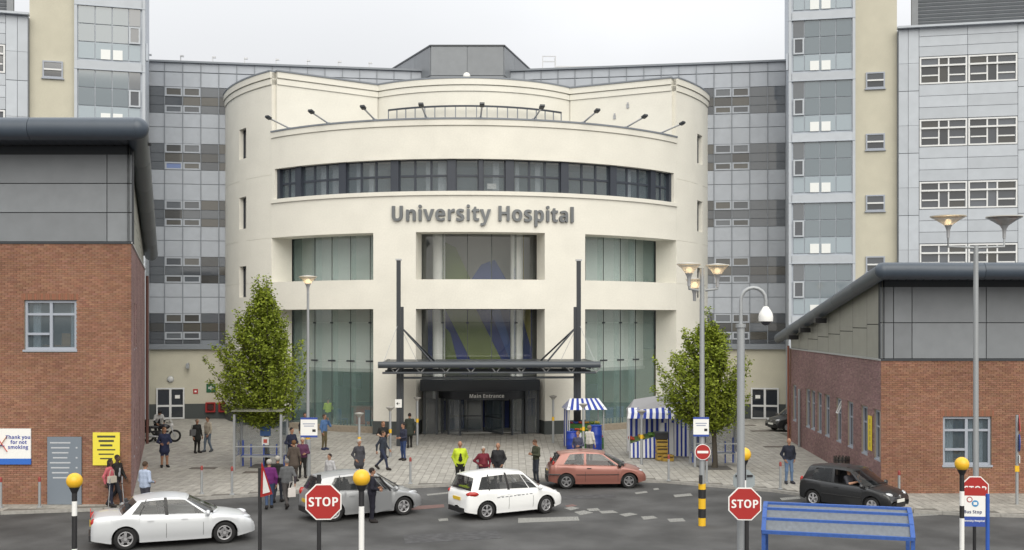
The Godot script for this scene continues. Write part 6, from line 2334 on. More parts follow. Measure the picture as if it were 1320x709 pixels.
	# copper three-door hatchback, side on
	var cor := {"L": 3.75, "W": 1.60, "paint": car_paint(0.29, 0.118, 0.094, 0.35), "glass": gls, "wheels": [-1.18, 1.22, 0.285], "steer": -0.2, "cowl": 0.98, "shelf": -1.62, "bow": 0.26, "rim": 0.28,
		"prof": [[-1.85, 0.52, 0.54, 0.74], [-1.83, 0.72, 0.74, 0.82], [-1.76, 0.86, 0.88, 0.88], [-1.6, 0.91, 0.92, 0.94], [-1.2, 0.90, 0.92, 0.985], [0.0, 0.86, 0.88, 1.0], [0.75, 0.84, 0.91, 0.995], [1.0, 0.81, 0.91, 0.985], [1.3, 0.75, 0.86, 0.955], [1.6, 0.68, 0.77, 0.92], [1.77, 0.61, 0.66, 0.86], [1.85, 0.53, 0.56, 0.79], [1.88, 0.44, 0.46, 0.73]],
		"cuts": [[0.95, 0.22, "pillar"], [0.82, 0.12, "glass"], [-0.42, -0.42, "pillar"], [-0.52, -0.50, "glass"], [-1.30, -1.0, "pillar"], [-1.68, -1.38, "end"]],
		"roof": [[-1.42, 1.29, 0.68], [-1.1, 1.345, 0.73], [-0.5, 1.385, 0.76], [0.0, 1.36, 0.75], [0.24, 1.31, 0.73]],
		"seams": [[-0.46, 0.28, 0.85], [0.78, 0.3, 0.82]], "strip": [-0.82, 0.82, 0.55], "trim": M.black, "handles": [-0.32], "headlight": [Vector3(1.66, 0.63, 0.52), Vector3(0.15, 0.08, 0.08), 0.7], "taillight": [Vector3(-1.655, 0.93, 0.575), Vector3(0.05, 0.13, 0.05), -0.3], "plate_rear": 0.6, "mirror": M.black}
	o = car("copper_car", "copper coloured three-door hatchback parked side on before the produce stall", cor, Vector3(3.2, ROAD, -42.5), deg_to_rad(3))
	for g in [1.0, -1.0]:
		var bp := Shape.new()
		for k in 6:
			bp.bar(surf(cor, -1.82 + 0.07 * k, 0.56, g, 0.012), surf(cor, -1.75 + 0.07 * k, 0.56, g, 0.012), 0.17, 0.03)
		build(o, "bumper_corner", bp, plain(0.05, 0.05, 0.052, 0.7))
	part(o, "rear_bumper", cuboid(0.06, 0.2, 1.1), plain(0.05, 0.05, 0.052, 0.7), Vector3(-1.86, 0.55, 0))

	# black three-door hatchback turning in
	var fox := {"L": 3.65, "W": 1.58, "paint": car_paint(0.018, 0.019, 0.021, 0.2), "glass": gls_dark, "wheels": [-1.17, 1.13, 0.285], "steer": 0.0, "cowl": 0.95, "shelf": -1.60, "bow": 0.26, "rim": 0.62,
		"prof": [[-1.80, 0.52, 0.54, 0.76], [-1.78, 0.74, 0.76, 0.84], [-1.72, 0.90, 0.92, 0.90], [-1.55, 0.96, 0.97, 0.95], [-1.15, 0.95, 0.97, 0.985], [0.0, 0.90, 0.93, 1.0], [0.72, 0.88, 0.96, 0.995], [1.0, 0.85, 0.96, 0.985], [1.3, 0.79, 0.92, 0.96], [1.55, 0.74, 0.84, 0.93], [1.71, 0.67, 0.73, 0.88], [1.79, 0.57, 0.61, 0.82], [1.82, 0.46, 0.48, 0.76]],
		"cuts": [[0.92, 0.28, "pillar"], [0.80, 0.18, "gap"], [-0.32, -0.34, "pillar"], [-0.44, -0.44, "glass"], [-1.25, -1.08, "pillar"], [-1.64, -1.42, "end"]],
		"roof": [[-1.46, 1.38, 0.70], [-1.1, 1.44, 0.74], [-0.5, 1.475, 0.77], [0.05, 1.45, 0.76], [0.3, 1.40, 0.74]],
		"seams": [[-0.38, 0.28, 0.9], [0.74, 0.3, 0.86]], "handles": [-0.22], "strip": [-0.8, 0.75, 0.52], "strip_mat": plain(0.03, 0.03, 0.032, 0.6), "headlight": [Vector3(1.63, 0.67, 0.52), Vector3(0.17, 0.085, 0.09), 0.7], "taillight": [Vector3(-1.72, 0.90, 0.58), Vector3(0.07, 0.13, 0.07), -0.3], "plate_rear": 0.6, "plate_front": 0.47}
	o = car("black_car", "black three-door hatchback with open window in front of the low brick pavilion", fox, Vector3(11.62, ROAD, -37.55), deg_to_rad(-47))
	part(o, "badge", disc(0.055, 0.02), plain(0.5, 0.5, 0.52, 0.2, 0.8), Vector3(1.80, 0.61, 0), Basis(Vector3.UP, PI / 2))
	part(o, "upper_grille", cuboid(0.04, 0.06, 0.6), M.black, Vector3(1.765, 0.61, 0))
	o.scale = Vector3.ONE * 0.95
	var far := copy(o, "dark_car", "dark parked car mostly hidden behind the far corner of the low pavilion", Vector3(16.4, ROAD + 0.1, -63.5), deg_to_rad(-160))

	# pale saloon at the lower edge
	var sal := {"L": 4.45, "W": 1.74, "paint": car_paint(0.60, 0.62, 0.65, 0.25), "glass": gls, "wheels": [-1.32, 1.35, 0.31], "steer": 0.0, "cowl": 1.0, "shelf": -1.28, "bow": 0.3, "rim": 0.45,
		"prof": [[-2.22, 0.56, 0.58, 0.72], [-2.20, 0.78, 0.82, 0.80], [-2.12, 0.90, 0.96, 0.86], [-1.8, 0.94, 1.0, 0.92], [-1.35, 0.95, 1.0, 0.97], [-0.8, 0.93, 0.96, 0.99], [0.0, 0.90, 0.92, 1.0], [0.8, 0.87, 0.94, 0.995], [1.1, 0.84, 0.94, 0.985], [1.5, 0.78, 0.88, 0.96], [1.9, 0.71, 0.79, 0.91], [2.11, 0.62, 0.67, 0.84], [2.19, 0.53, 0.56, 0.77], [2.22, 0.44, 0.46, 0.71]],
		"cuts": [[0.98, 0.28, "pillar"], [0.86, 0.2, "glass"], [-0.18, -0.22, "black"], [-0.27, -0.30, "glass"], [-0.92, -0.75, "black"], [-0.96, -0.78, "glass"], [-1.18, -0.86, "pillar"], [-1.42, -0.98, "end"]],
		"roof": [[-1.05, 1.31, 0.67], [-0.6, 1.365, 0.73], [-0.2, 1.38, 0.75], [0.1, 1.36, 0.74], [0.3, 1.315, 0.72]],
		"handles": [-0.66, 0.25], "seams": [[-0.24, 0.28, 0.88], [0.76, 0.3, 0.85]], "headlight": [Vector3(1.95, 0.68, 0.56), Vector3(0.2, 0.08, 0.09), 0.6], "taillight": [Vector3(-2.12, 0.78, 0.62), Vector3(0.12, 0.12, 0.1), -0.5], "plate_rear": 0.68}
	o = car("white_saloon", "pale silver saloon at the bottom edge of the road beside the tall brick pavilion", sal, Vector3(-9.75, ROAD, -31.7), deg_to_rad(21))
	part(o, "taxi_plate", cuboid(0.02, 0.16, 0.62), plain(0.45, 0.03, 0.03, 0.5), Vector3(-2.22, 0.98, 0.1))
	motorcycle()


func motorcycle() -> void:
	var o := thing("motorcycle", "black motorcycle with top box parked against the tall pavilion wall", "motorcycle", spot(207, 57.2), deg_to_rad(6))
	for x in [-0.62, 0.72]:
		var s := Shape.new()
		var rows := []
		for k in 24:
			var a := TAU * k / 24
			var row := []
			for j in 8:
				var b := TAU * j / 8
				row.append(Vector3((0.27 + 0.055 * cos(b)) * cos(a), (0.27 + 0.055 * cos(b)) * sin(a), 0.055 * sin(b)))
			rows.append(row)
		rows.append(rows[0])
		s.skin(rows, true)
		var t := build(o, "wheel", s, plain(0.012, 0.012, 0.013, 0.85), Vector3(x, 0.325, 0))
		s = Shape.new()
		for k in 10:
			var a := TAU * k / 10
			s.bar(Vector3.ZERO, Vector3(cos(a), sin(a), 0) * 0.22, 0.015, 0.02)
		build(t, "rim", s, M.steel)
	var s := Shape.new()
	s.ball(Vector3(0.0, 0.42, 0), Vector3(0.3, 0.2, 0.14), 12)
	s.box(Vector3(0.0, 0.55, 0), Vector3(0.8, 0.1, 0.1))
	build(o, "engine", s, plain(0.05, 0.05, 0.055, 0.4, 0.5))
	s = Shape.new()
	s.ball(Vector3(0.18, 0.80, 0), Vector3(0.3, 0.15, 0.15), 14)
	build(o, "tank", s, plain(0.02, 0.02, 0.025, 0.25))
	s = Shape.new()
	s.ball(Vector3(-0.38, 0.78, 0), Vector3(0.38, 0.08, 0.15), 14)
	build(o, "seat", s, M.black)
	for g in [-0.08, 0.08]:
		s = Shape.new()
		s.tube([Vector3(0.72, 0.325, g), Vector3(0.48, 0.95, g)], [0.028], 8)
		build(o, "fork", s, M.steel)
	s = Shape.new()
	s.tube([Vector3(0.36, 1.04, -0.36), Vector3(0.46, 1.0, -0.15), Vector3(0.46, 1.0, 0.15), Vector3(0.36, 1.04, 0.36)], [0.018], 8)
	build(o, "handlebar", s, M.black)
	s = Shape.new()
	s.ball(Vector3(0.56, 0.88, 0), Vector3(0.1, 0.11, 0.1), 12)
	build(o, "headlight", s, plain(0.6, 0.6, 0.6, 0.1))
	s = Shape.new()
	s.quad(Vector3(0.62, 0.98, -0.16), Vector3(0.62, 0.98, 0.16), Vector3(0.42, 1.32, 0.13), Vector3(0.42, 1.32, -0.13))
	build(o, "windshield", s, glass(0.5, 0.52, 0.55, 0.5))
	s = Shape.new()
	s.tube([Vector3(0.1, 0.28, 0.16), Vector3(-0.85, 0.36, 0.18)], [0.045, 0.06], 10)
	build(o, "exhaust", s, M.steel)
	part(o, "top_box", cuboid(0.4, 0.32, 0.42), plain(0.02, 0.02, 0.022, 0.4), Vector3(-0.82, 1.02, 0))
	part(o, "pannier", cuboid(0.42, 0.34, 0.18), M.black, Vector3(-0.66, 0.68, 0.24))
	s = Shape.new()
	s.bar(Vector3(0.0, 0.35, 0.12), Vector3(-0.08, 0.0, 0.3), 0.03, 0.03)
	build(o, "side_stand", s, M.black)


# ---- people: a field of tapered capsules joined with a smooth minimum, meshed as surface nets ----
class Body:
	var verts := PackedVector3Array()
	var zones := PackedInt32Array()
	var index := PackedInt32Array()

	# bones: [a, b, ra, rb, zone]; ellipsoids are given as [centre, radii, 0, 0, zone]
	func mesh(bones: Array, cell: float, k: float) -> void:
		var lo := Vector3.ONE * 99.0
		var hi := Vector3.ONE * -99.0
		for b in bones:
			if b[2] == 0.0:
				lo = lo.min(b[0] - b[1])
				hi = hi.max(b[0] + b[1])
			else:
				var r: float = maxf(b[2], b[3])
				lo = lo.min(b[0].min(b[1]) - Vector3.ONE * r)
				hi = hi.max(b[0].max(b[1]) + Vector3.ONE * r)
		lo -= Vector3.ONE * cell * 2.5
		hi += Vector3.ONE * cell * 2.5
		var nx := int((hi.x - lo.x) / cell) + 1
		var ny := int((hi.y - lo.y) / cell) + 1
		var nz := int((hi.z - lo.z) / cell) + 1
		var field := PackedFloat32Array()
		field.resize(nx * ny * nz)
		field.fill(1.0)
		var near := PackedFloat32Array()
		near.resize(nx * ny * nz)
		near.fill(9.0)
		var zone := PackedInt32Array()
		zone.resize(nx * ny * nz)
		var pad := k + cell * 2.0
		for b in bones:
			var l: Vector3
			var h: Vector3
			var a: Vector3 = b[0]
			var c: Vector3 = b[1]
			var r0: float = b[2]
			var r1: float = b[3]
			var z: int = b[4]
			var ball := r0 == 0.0
			if ball:
				l = a - c - Vector3.ONE * pad
				h = a + c + Vector3.ONE * pad
			else:
				l = a.min(c) - Vector3.ONE * (maxf(r0, r1) + pad)
				h = a.max(c) + Vector3.ONE * (maxf(r0, r1) + pad)
			var i0 := maxi(0, int((l.x - lo.x) / cell))
			var i1 := mini(nx - 1, int((h.x - lo.x) / cell) + 1)
			var j0 := maxi(0, int((l.y - lo.y) / cell))
			var j1 := mini(ny - 1, int((h.y - lo.y) / cell) + 1)
			var k0 := maxi(0, int((l.z - lo.z) / cell))
			var k1 := mini(nz - 1, int((h.z - lo.z) / cell) + 1)
			var ac := c - a
			var inv := 1.0 / maxf(ac.length_squared(), 1e-6)
			for iz in range(k0, k1 + 1):
				for iy in range(j0, j1 + 1):
					var base := (iz * ny + iy) * nx
					for ix in range(i0, i1 + 1):
						var p := Vector3(lo.x + ix * cell, lo.y + iy * cell, lo.z + iz * cell)
						var d: float
						if ball:
							var q := (p - a) / c
							d = (q.length() - 1.0) * minf(c.x, minf(c.y, c.z))
						else:
							var t := clampf((p - a).dot(ac) * inv, 0.0, 1.0)
							d = (p - a - ac * t).length() - lerpf(r0, r1, t)
						var at := base + ix
						if d < near[at]:
							near[at] = d
							zone[at] = z
						var f := field[at]
						var m := maxf(k - absf(f - d), 0.0) / k
						field[at] = minf(f, d) - m * m * k * 0.25
		var made := {}
		var sx := 1
		var sy := nx
		var sz := nx * ny
		var corner := [0, sx, sy, sx + sy, sz, sx + sz, sy + sz, sx + sy + sz]
		for iz in nz - 1:
			for iy in ny - 1:
				for ix in nx - 1:
					var at := (iz * ny + iy) * nx + ix
					var f0 := field[at]
					if absf(f0) > cell * 2.0:
						continue
					var mask := 0
					for q in 8:
						if field[at + corner[q]] < 0.0:
							mask += 1
					if mask == 0 or mask == 8:
						continue
					var sum := Vector3.ZERO
					var n := 0
					for e in [[0, 1], [2, 3], [4, 5], [6, 7], [0, 2], [1, 3], [4, 6], [5, 7], [0, 4], [1, 5], [2, 6], [3, 7]]:
						var fa := field[at + corner[e[0]]]
						var fb := field[at + corner[e[1]]]
						if (fa < 0.0) != (fb < 0.0):
							var t := fa / (fa - fb)
							var pa := Vector3(e[0] & 1, (e[0] >> 1) & 1, e[0] >> 2)
							var pb := Vector3(e[1] & 1, (e[1] >> 1) & 1, e[1] >> 2)
							sum += pa.lerp(pb, t)
							n += 1
					made[at] = verts.size()
					verts.append(lo + (Vector3(ix, iy, iz) + sum / n) * cell)
					zones.append(zone[at])
		for at in made:
			var f0 := field[at]
			for ax in 3:
				var s: int = [sx, sy, sz][ax]
				var f1 := field[at + s]
				if (f0 < 0.0) == (f1 < 0.0):
					continue
				var u: int = [sy, sz, sx][ax]
				var v: int = [sz, sx, sy][ax]
				if not (made.has(at - u) and made.has(at - v) and made.has(at - u - v)):
					continue
				var q := [made[at], made[at - u], made[at - u - v], made[at - v]]
				if f0 < 0.0:
					index.append_array([q[0], q[1], q[2], q[0], q[2], q[3]])
				else:
					index.append_array([q[0], q[2], q[1], q[0], q[3], q[2]])

	func add(o: Body, t: Transform3D) -> void:
		var n := verts.size()
		for p in o.verts:
			verts.append(t * p)
		zones.append_array(o.zones)
		var flip := t.basis.determinant() < 0.0
		for i in range(0, o.index.size(), 3):
			index.append(o.index[i] + n)
			index.append(o.index[i + (2 if flip else 1)] + n)
			index.append(o.index[i + (1 if flip else 2)] + n)


const SKIN := 0
const HAIR := 1
const TOP := 2
const SLEEVE := 3
const LEGS := 4
const SHIN := 5
const SHOE := 6
const FRONT := 7
const HAND := 8
const NECK := 9
const EYE_ZONE := 10
const MOUTH := 11

var bodies := {}


func head_body(kind: String) -> Body:
	if not bodies.has("head" + kind):
		var b := Body.new()
		var bones := [[Vector3(0, 0.115, 0.0), Vector3(0.074, 0.105, 0.09), 0.0, 0.0, SKIN], [Vector3(0, 0.055, 0.04), Vector3(0, 0.045, 0.055), 0.045, 0.035, SKIN],
			[Vector3(0, 0.115, 0.088), Vector3(0, 0.085, 0.104), 0.011, 0.015, SKIN], [Vector3(0.074, 0.115, -0.005), Vector3(0.078, 0.085, -0.002), 0.014, 0.011, SKIN], [Vector3(-0.074, 0.115, -0.005), Vector3(-0.078, 0.085, -0.002), 0.014, 0.011, SKIN],
			[Vector3(-0.022, 0.052, 0.09), Vector3(0.022, 0.052, 0.09), 0.008, 0.008, MOUTH], [Vector3(0.031, 0.122, 0.078), Vector3(0.036, 0.122, 0.077), 0.010, 0.010, EYE_ZONE], [Vector3(-0.031, 0.122, 0.078), Vector3(-0.036, 0.122, 0.077), 0.010, 0.010, EYE_ZONE],
			[Vector3(0, -0.10, -0.015), Vector3(0, 0.04, 0.0), 0.056, 0.052, NECK]]
		if kind != "bald":
			bones.append([Vector3(0, 0.14, -0.018), Vector3(0.084, 0.095, 0.096), 0.0, 0.0, HAIR])
		else:
			bones.append([Vector3(0, 0.09, -0.03), Vector3(0.080, 0.05, 0.078), 0.0, 0.0, HAIR])
		if kind == "long":
			bones.append([Vector3(0, 0.12, -0.06), Vector3(0, -0.05, -0.07), 0.075, 0.06, HAIR])
			bones.append([Vector3(0.06, 0.12, -0.03), Vector3(0.065, -0.02, -0.02), 0.03, 0.025, HAIR])
			bones.append([Vector3(-0.06, 0.12, -0.03), Vector3(-0.065, -0.02, -0.02), 0.03, 0.025, HAIR])
		if kind == "curly":
			bones.append([Vector3(0, 0.15, -0.03), Vector3(0.1, 0.1, 0.105), 0.0, 0.0, HAIR])
		b.mesh(bones, 0.013, 0.018)
		bodies["head" + kind] = b
	return bodies["head" + kind]


# relaxed hand hanging along -y, palm towards -x, thumb forward (+z)
func hand_body() -> Body:
	if not bodies.has("hand"):
		var b := Body.new()
		var bones := [[Vector3(0, 0.01, 0), Vector3(0, -0.03, 0), 0.026, 0.026, HAND], [Vector3(0, -0.04, -0.022), Vector3(-0.004, -0.085, -0.026), 0.016, 0.015, HAND], [Vector3(0, -0.04, 0.02), Vector3(-0.004, -0.085, 0.024), 0.017, 0.015, HAND]]
		for k in 4:
			var z: float = [0.03, 0.0105, -0.0105, -0.03][k]
			var l: float = [0.068, 0.076, 0.07, 0.054][k]
			var p := Vector3(-0.004, -0.086, z)
			var q := p + Vector3(-0.012, -l * 0.5, z * 0.12)
			var r := q + Vector3(-0.024, -l * 0.42, 0)
			bones.append([p, q, 0.0095, 0.009, HAND])
			bones.append([q, r, 0.009, 0.008, HAND])
		bones.append([Vector3(-0.006, -0.03, 0.024), Vector3(-0.018, -0.062, 0.052), 0.014, 0.011, HAND])
		bones.append([Vector3(-0.018, -0.062, 0.052), Vector3(-0.03, -0.09, 0.056), 0.0105, 0.009, HAND])
		b.mesh(bones, 0.0068, 0.004)
		bodies["hand"] = b
	return bodies["hand"]


# a figure 1.72 m tall facing +z
func figure(pose: String, build_: String) -> Body:
	var key := pose + build_
	if bodies.has(key):
		return bodies[key]
	var b := Body.new()
	var fat := 0.0
	if build_ == "broad":
		fat = 0.022
	if build_ == "slim":
		fat = -0.012
	var lean := 0.0
	var hip := Vector3(0, 0.93, 0)
	var knees := [Vector3(-0.10, 0.50, 0.02), Vector3(0.10, 0.50, 0.02)]
	var ankles := [Vector3(-0.11, 0.085, -0.02), Vector3(0.12, 0.085, -0.01)]
	var toes := [Vector3(-0.14, 0.035, 0.13), Vector3(0.16, 0.035, 0.13)]
	var elbows := [Vector3(-0.26, 1.12, -0.04), Vector3(0.26, 1.12, -0.04)]
	var wrists := [Vector3(-0.27, 0.87, 0.05), Vector3(0.27, 0.87, 0.05)]
	var nod := 0.0
	match pose:
		"walk":
			lean = 0.05
			knees = [Vector3(-0.09, 0.50, 0.22), Vector3(0.09, 0.49, -0.06)]
			ankles = [Vector3(-0.09, 0.10, 0.30), Vector3(0.09, 0.17, -0.36)]
			toes = [Vector3(-0.10, 0.06, 0.46), Vector3(0.10, 0.04, -0.24)]
			elbows = [Vector3(-0.25, 1.13, -0.15), Vector3(0.25, 1.12, 0.05)]
			wrists = [Vector3(-0.24, 0.89, -0.16), Vector3(0.23, 0.92, 0.22)]
		"stroll":
			knees = [Vector3(-0.09, 0.50, 0.10), Vector3(0.09, 0.49, -0.01)]
			ankles = [Vector3(-0.09, 0.085, 0.13), Vector3(0.09, 0.11, -0.17)]
			toes = [Vector3(-0.11, 0.04, 0.29), Vector3(0.11, 0.035, -0.03)]
			elbows = [Vector3(-0.26, 1.13, -0.1), Vector3(0.26, 1.12, 0.0)]
			wrists = [Vector3(-0.25, 0.88, -0.04), Vector3(0.25, 0.90, 0.14)]
		"pockets":
			elbows = [Vector3(-0.27, 1.13, -0.09), Vector3(0.27, 1.13, -0.09)]
			wrists = [Vector3(-0.20, 0.94, 0.06), Vector3(0.20, 0.94, 0.06)]
		"hips":
			elbows = [Vector3(-0.38, 1.16, -0.06), Vector3(0.30, 1.12, -0.06)]
			wrists = [Vector3(-0.20, 1.02, 0.05), Vector3(0.24, 0.90, 0.10)]
		"phone":
			nod = 0.45
			elbows = [Vector3(-0.25, 1.12, 0.02), Vector3(0.25, 1.12, 0.02)]
			wrists = [Vector3(-0.08, 1.18, 0.24), Vector3(0.09, 1.16, 0.23)]
		"ear":
			elbows = [Vector3(-0.27, 1.12, -0.02), Vector3(0.27, 1.16, 0.17)]
			wrists = [Vector3(-0.26, 0.88, 0.08), Vector3(0.13, 1.44, 0.16)]
		"carry":
			elbows = [Vector3(-0.28, 1.12, -0.05), Vector3(0.27, 1.10, 0.03)]
			wrists = [Vector3(-0.20, 1.06, 0.18), Vector3(0.16, 1.08, 0.22)]
		"bend":
			lean = 0.55
			nod = 0.35
			elbows = [Vector3(-0.27, 1.08, 0.32), Vector3(0.27, 1.08, 0.32)]
			wrists = [Vector3(-0.20, 0.95, 0.52), Vector3(0.18, 0.98, 0.54)]
		"sit":
			hip = Vector3(0, 0.93, 0)
			knees = [Vector3(-0.12, 0.98, 0.42), Vector3(0.12, 0.98, 0.42)]
			ankles = [Vector3(-0.12, 0.62, 0.55), Vector3(0.12, 0.62, 0.55)]
			toes = [Vector3(-0.13, 0.58, 0.70), Vector3(0.13, 0.58, 0.70)]
			elbows = [Vector3(-0.28, 1.20, 0.14), Vector3(0.34, 1.22, 0.10)]
			wrists = [Vector3(-0.16, 1.28, 0.38), Vector3(0.40, 1.46, 0.16)]
	var tilt := Basis(Vector3.RIGHT, lean)
	var up := func(p: Vector3) -> Vector3: return hip + tilt * (p - hip)
	var bones := []
	var f := fat
	for s in [-1.0, 1.0]:
		var i := 0 if s < 0 else 1
		var hj := Vector3(0.088 * s, 0.92, 0)
		bones.append([hj, knees[i], 0.092 + f * 0.7, 0.062, LEGS])
		bones.append([knees[i], ankles[i], 0.062, 0.044, SHIN])
		bones.append([ankles[i], toes[i], 0.05, 0.038, SHOE])
		bones.append([ankles[i] + Vector3(0, -0.03, -0.025), toes[i], 0.045, 0.036, SHOE])
		var sh: Vector3 = up.call(Vector3(0.178 * s, 1.385, -0.01))
		var el: Vector3 = elbows[i] if pose != "bend" else elbows[i]
		bones.append([sh, el, 0.062 + f * 0.4, 0.050, TOP])
		bones.append([el, wrists[i], 0.049, 0.036, SLEEVE])
		bones.append([up.call(Vector3(0.075 * s, 1.28, 0.01)), up.call(Vector3(0.065 * s, 1.08, 0.0)), 0.108 + f, 0.098 + f, TOP])
		bones.append([up.call(Vector3(0.065 * s, 1.08, 0.0)), hj + Vector3(-0.01 * s, 0.04, 0), 0.098 + f, 0.102 + f, TOP])
	bones.append([up.call(Vector3(-0.15, 1.395, -0.015)), up.call(Vector3(0.15, 1.395, -0.015)), 0.072, 0.072, TOP])
	bones.append([up.call(Vector3(0, 1.40, -0.01)), up.call(Vector3(0, 1.46, 0.0)), 0.075, 0.058, TOP])
	bones.append([up.call(Vector3(0, 1.25, 0.09 + f * 0.5)), up.call(Vector3(0, 1.05, 0.08 + f)), 0.045, 0.05 + f, FRONT])
	if build_ == "coat" or build_ == "skirt":
		bones.append([Vector3(-0.03, 1.0, 0), Vector3(-0.06, 0.74, 0), 0.135, 0.165, TOP if build_ == "coat" else LEGS])
		bones.append([Vector3(0.03, 1.0, 0), Vector3(0.06, 0.74, 0), 0.135, 0.165, TOP if build_ == "coat" else LEGS])
	b.mesh(bones, 0.021, 0.05)
	for i in 2:
		var dir: Vector3 = (wrists[i] - elbows[i]).normalized()
		var y := -dir
		var x := Vector3(1 if i == 1 else -1, 0, 0)
		x = (x - y * x.dot(y)).normalized()
		var z := x.cross(y)
		var bas := Basis(x, y, z) if i == 1 else Basis(x, y, -z)
		b.add(hand_body(), Transform3D(bas, wrists[i] + dir * 0.025))
	b.set_meta("neck", Transform3D(tilt * Basis(Vector3.RIGHT, nod), up.call(Vector3(0, 1.525, 0.012))))
	bodies[key] = b
	return b


# d: pose, build, head, h (height in metres), top, legs, shoe, hair, skin and optional sleeve, shin, front, turn of the head
func person(label: String, at: Vector3, turn: float, d: Dictionary) -> Node3D:
	var o := thing("person", label, "person", at, turn, "people on the forecourt")
	var fig := figure(d.pose, d.get("build", "plain"))
	var b := Body.new()
	b.add(fig, Transform3D.IDENTITY)
	var nk: Transform3D = fig.get_meta("neck")
	nk.basis = nk.basis * Basis(Vector3.UP, d.get("look", 0.0))
	b.add(head_body(d.get("head", "short")), nk)
	var skin: Array = d.get("skin", [0.42, 0.23, 0.15])
	var cols := PackedColorArray()
	cols.resize(b.verts.size())
	var pal := {SKIN: skin, HAND: d.get("glove", skin), NECK: skin, HAIR: d.hair, TOP: d.top, SLEEVE: d.get("sleeve", d.top), LEGS: d.legs, SHIN: d.get("shin", d.legs), SHOE: d.get("shoe", [0.02, 0.018, 0.016]), FRONT: d.get("front", d.top), EYE_ZONE: [0.09, 0.06, 0.05], MOUTH: [skin[0] * 0.8, skin[1] * 0.55, skin[2] * 0.55]}
	var table := []
	for k in 12:
		var c: Array = pal[k]
		table.append(Color(c[0], c[1], c[2]))
	for i in cols.size():
		cols[i] = table[b.zones[i]]
	var norms := PackedVector3Array()
	norms.resize(b.verts.size())
	for i in range(0, b.index.size(), 3):
		var p := b.verts[b.index[i]]
		var n := (b.verts[b.index[i + 2]] - p).cross(b.verts[b.index[i + 1]] - p)
		for j in 3:
			norms[b.index[i + j]] += n
	for i in norms.size():
		norms[i] = norms[i].normalized()
	var arr := []
	arr.resize(Mesh.ARRAY_MAX)
	arr[Mesh.ARRAY_VERTEX] = b.verts
	arr[Mesh.ARRAY_NORMAL] = norms
	arr[Mesh.ARRAY_COLOR] = cols
	arr[Mesh.ARRAY_INDEX] = b.index
	var m := ArrayMesh.new()
	m.add_surface_from_arrays(Mesh.PRIMITIVE_TRIANGLES, arr)
	var body := part(o, "body", m, M.cloth)
	o.scale = Vector3.ONE * (d.h / 1.745)
	return o


func handbag(label: String, at: Vector3, turn: float, c: Array, size: Vector3) -> void:
	var o := thing("bag", label, "bag", at, turn)
	var s := Shape.new()
	s.slab(PackedVector2Array([Vector2(-0.5, 0), Vector2(0.5, 0), Vector2(0.46, 0.9), Vector2(0.4, 1.0), Vector2(-0.4, 1.0), Vector2(-0.46, 0.9)]), Vector3(0, 0, -size.z / 2), Basis(Vector3(size.x, 0, 0), Vector3(0, size.y, 0), Vector3.BACK), size.z)
	build(o, "body", s, plain(c[0], c[1], c[2], 0.7))
	s = Shape.new()
	s.tube([Vector3(-size.x * 0.35, size.y, 0), Vector3(-size.x * 0.2, size.y + 0.2, 0), Vector3(size.x * 0.2, size.y + 0.2, 0), Vector3(size.x * 0.35, size.y, 0)], [0.012], 6)
	build(o, "strap", s, plain(c[0] * 0.8, c[1] * 0.8, c[2] * 0.8, 0.7))


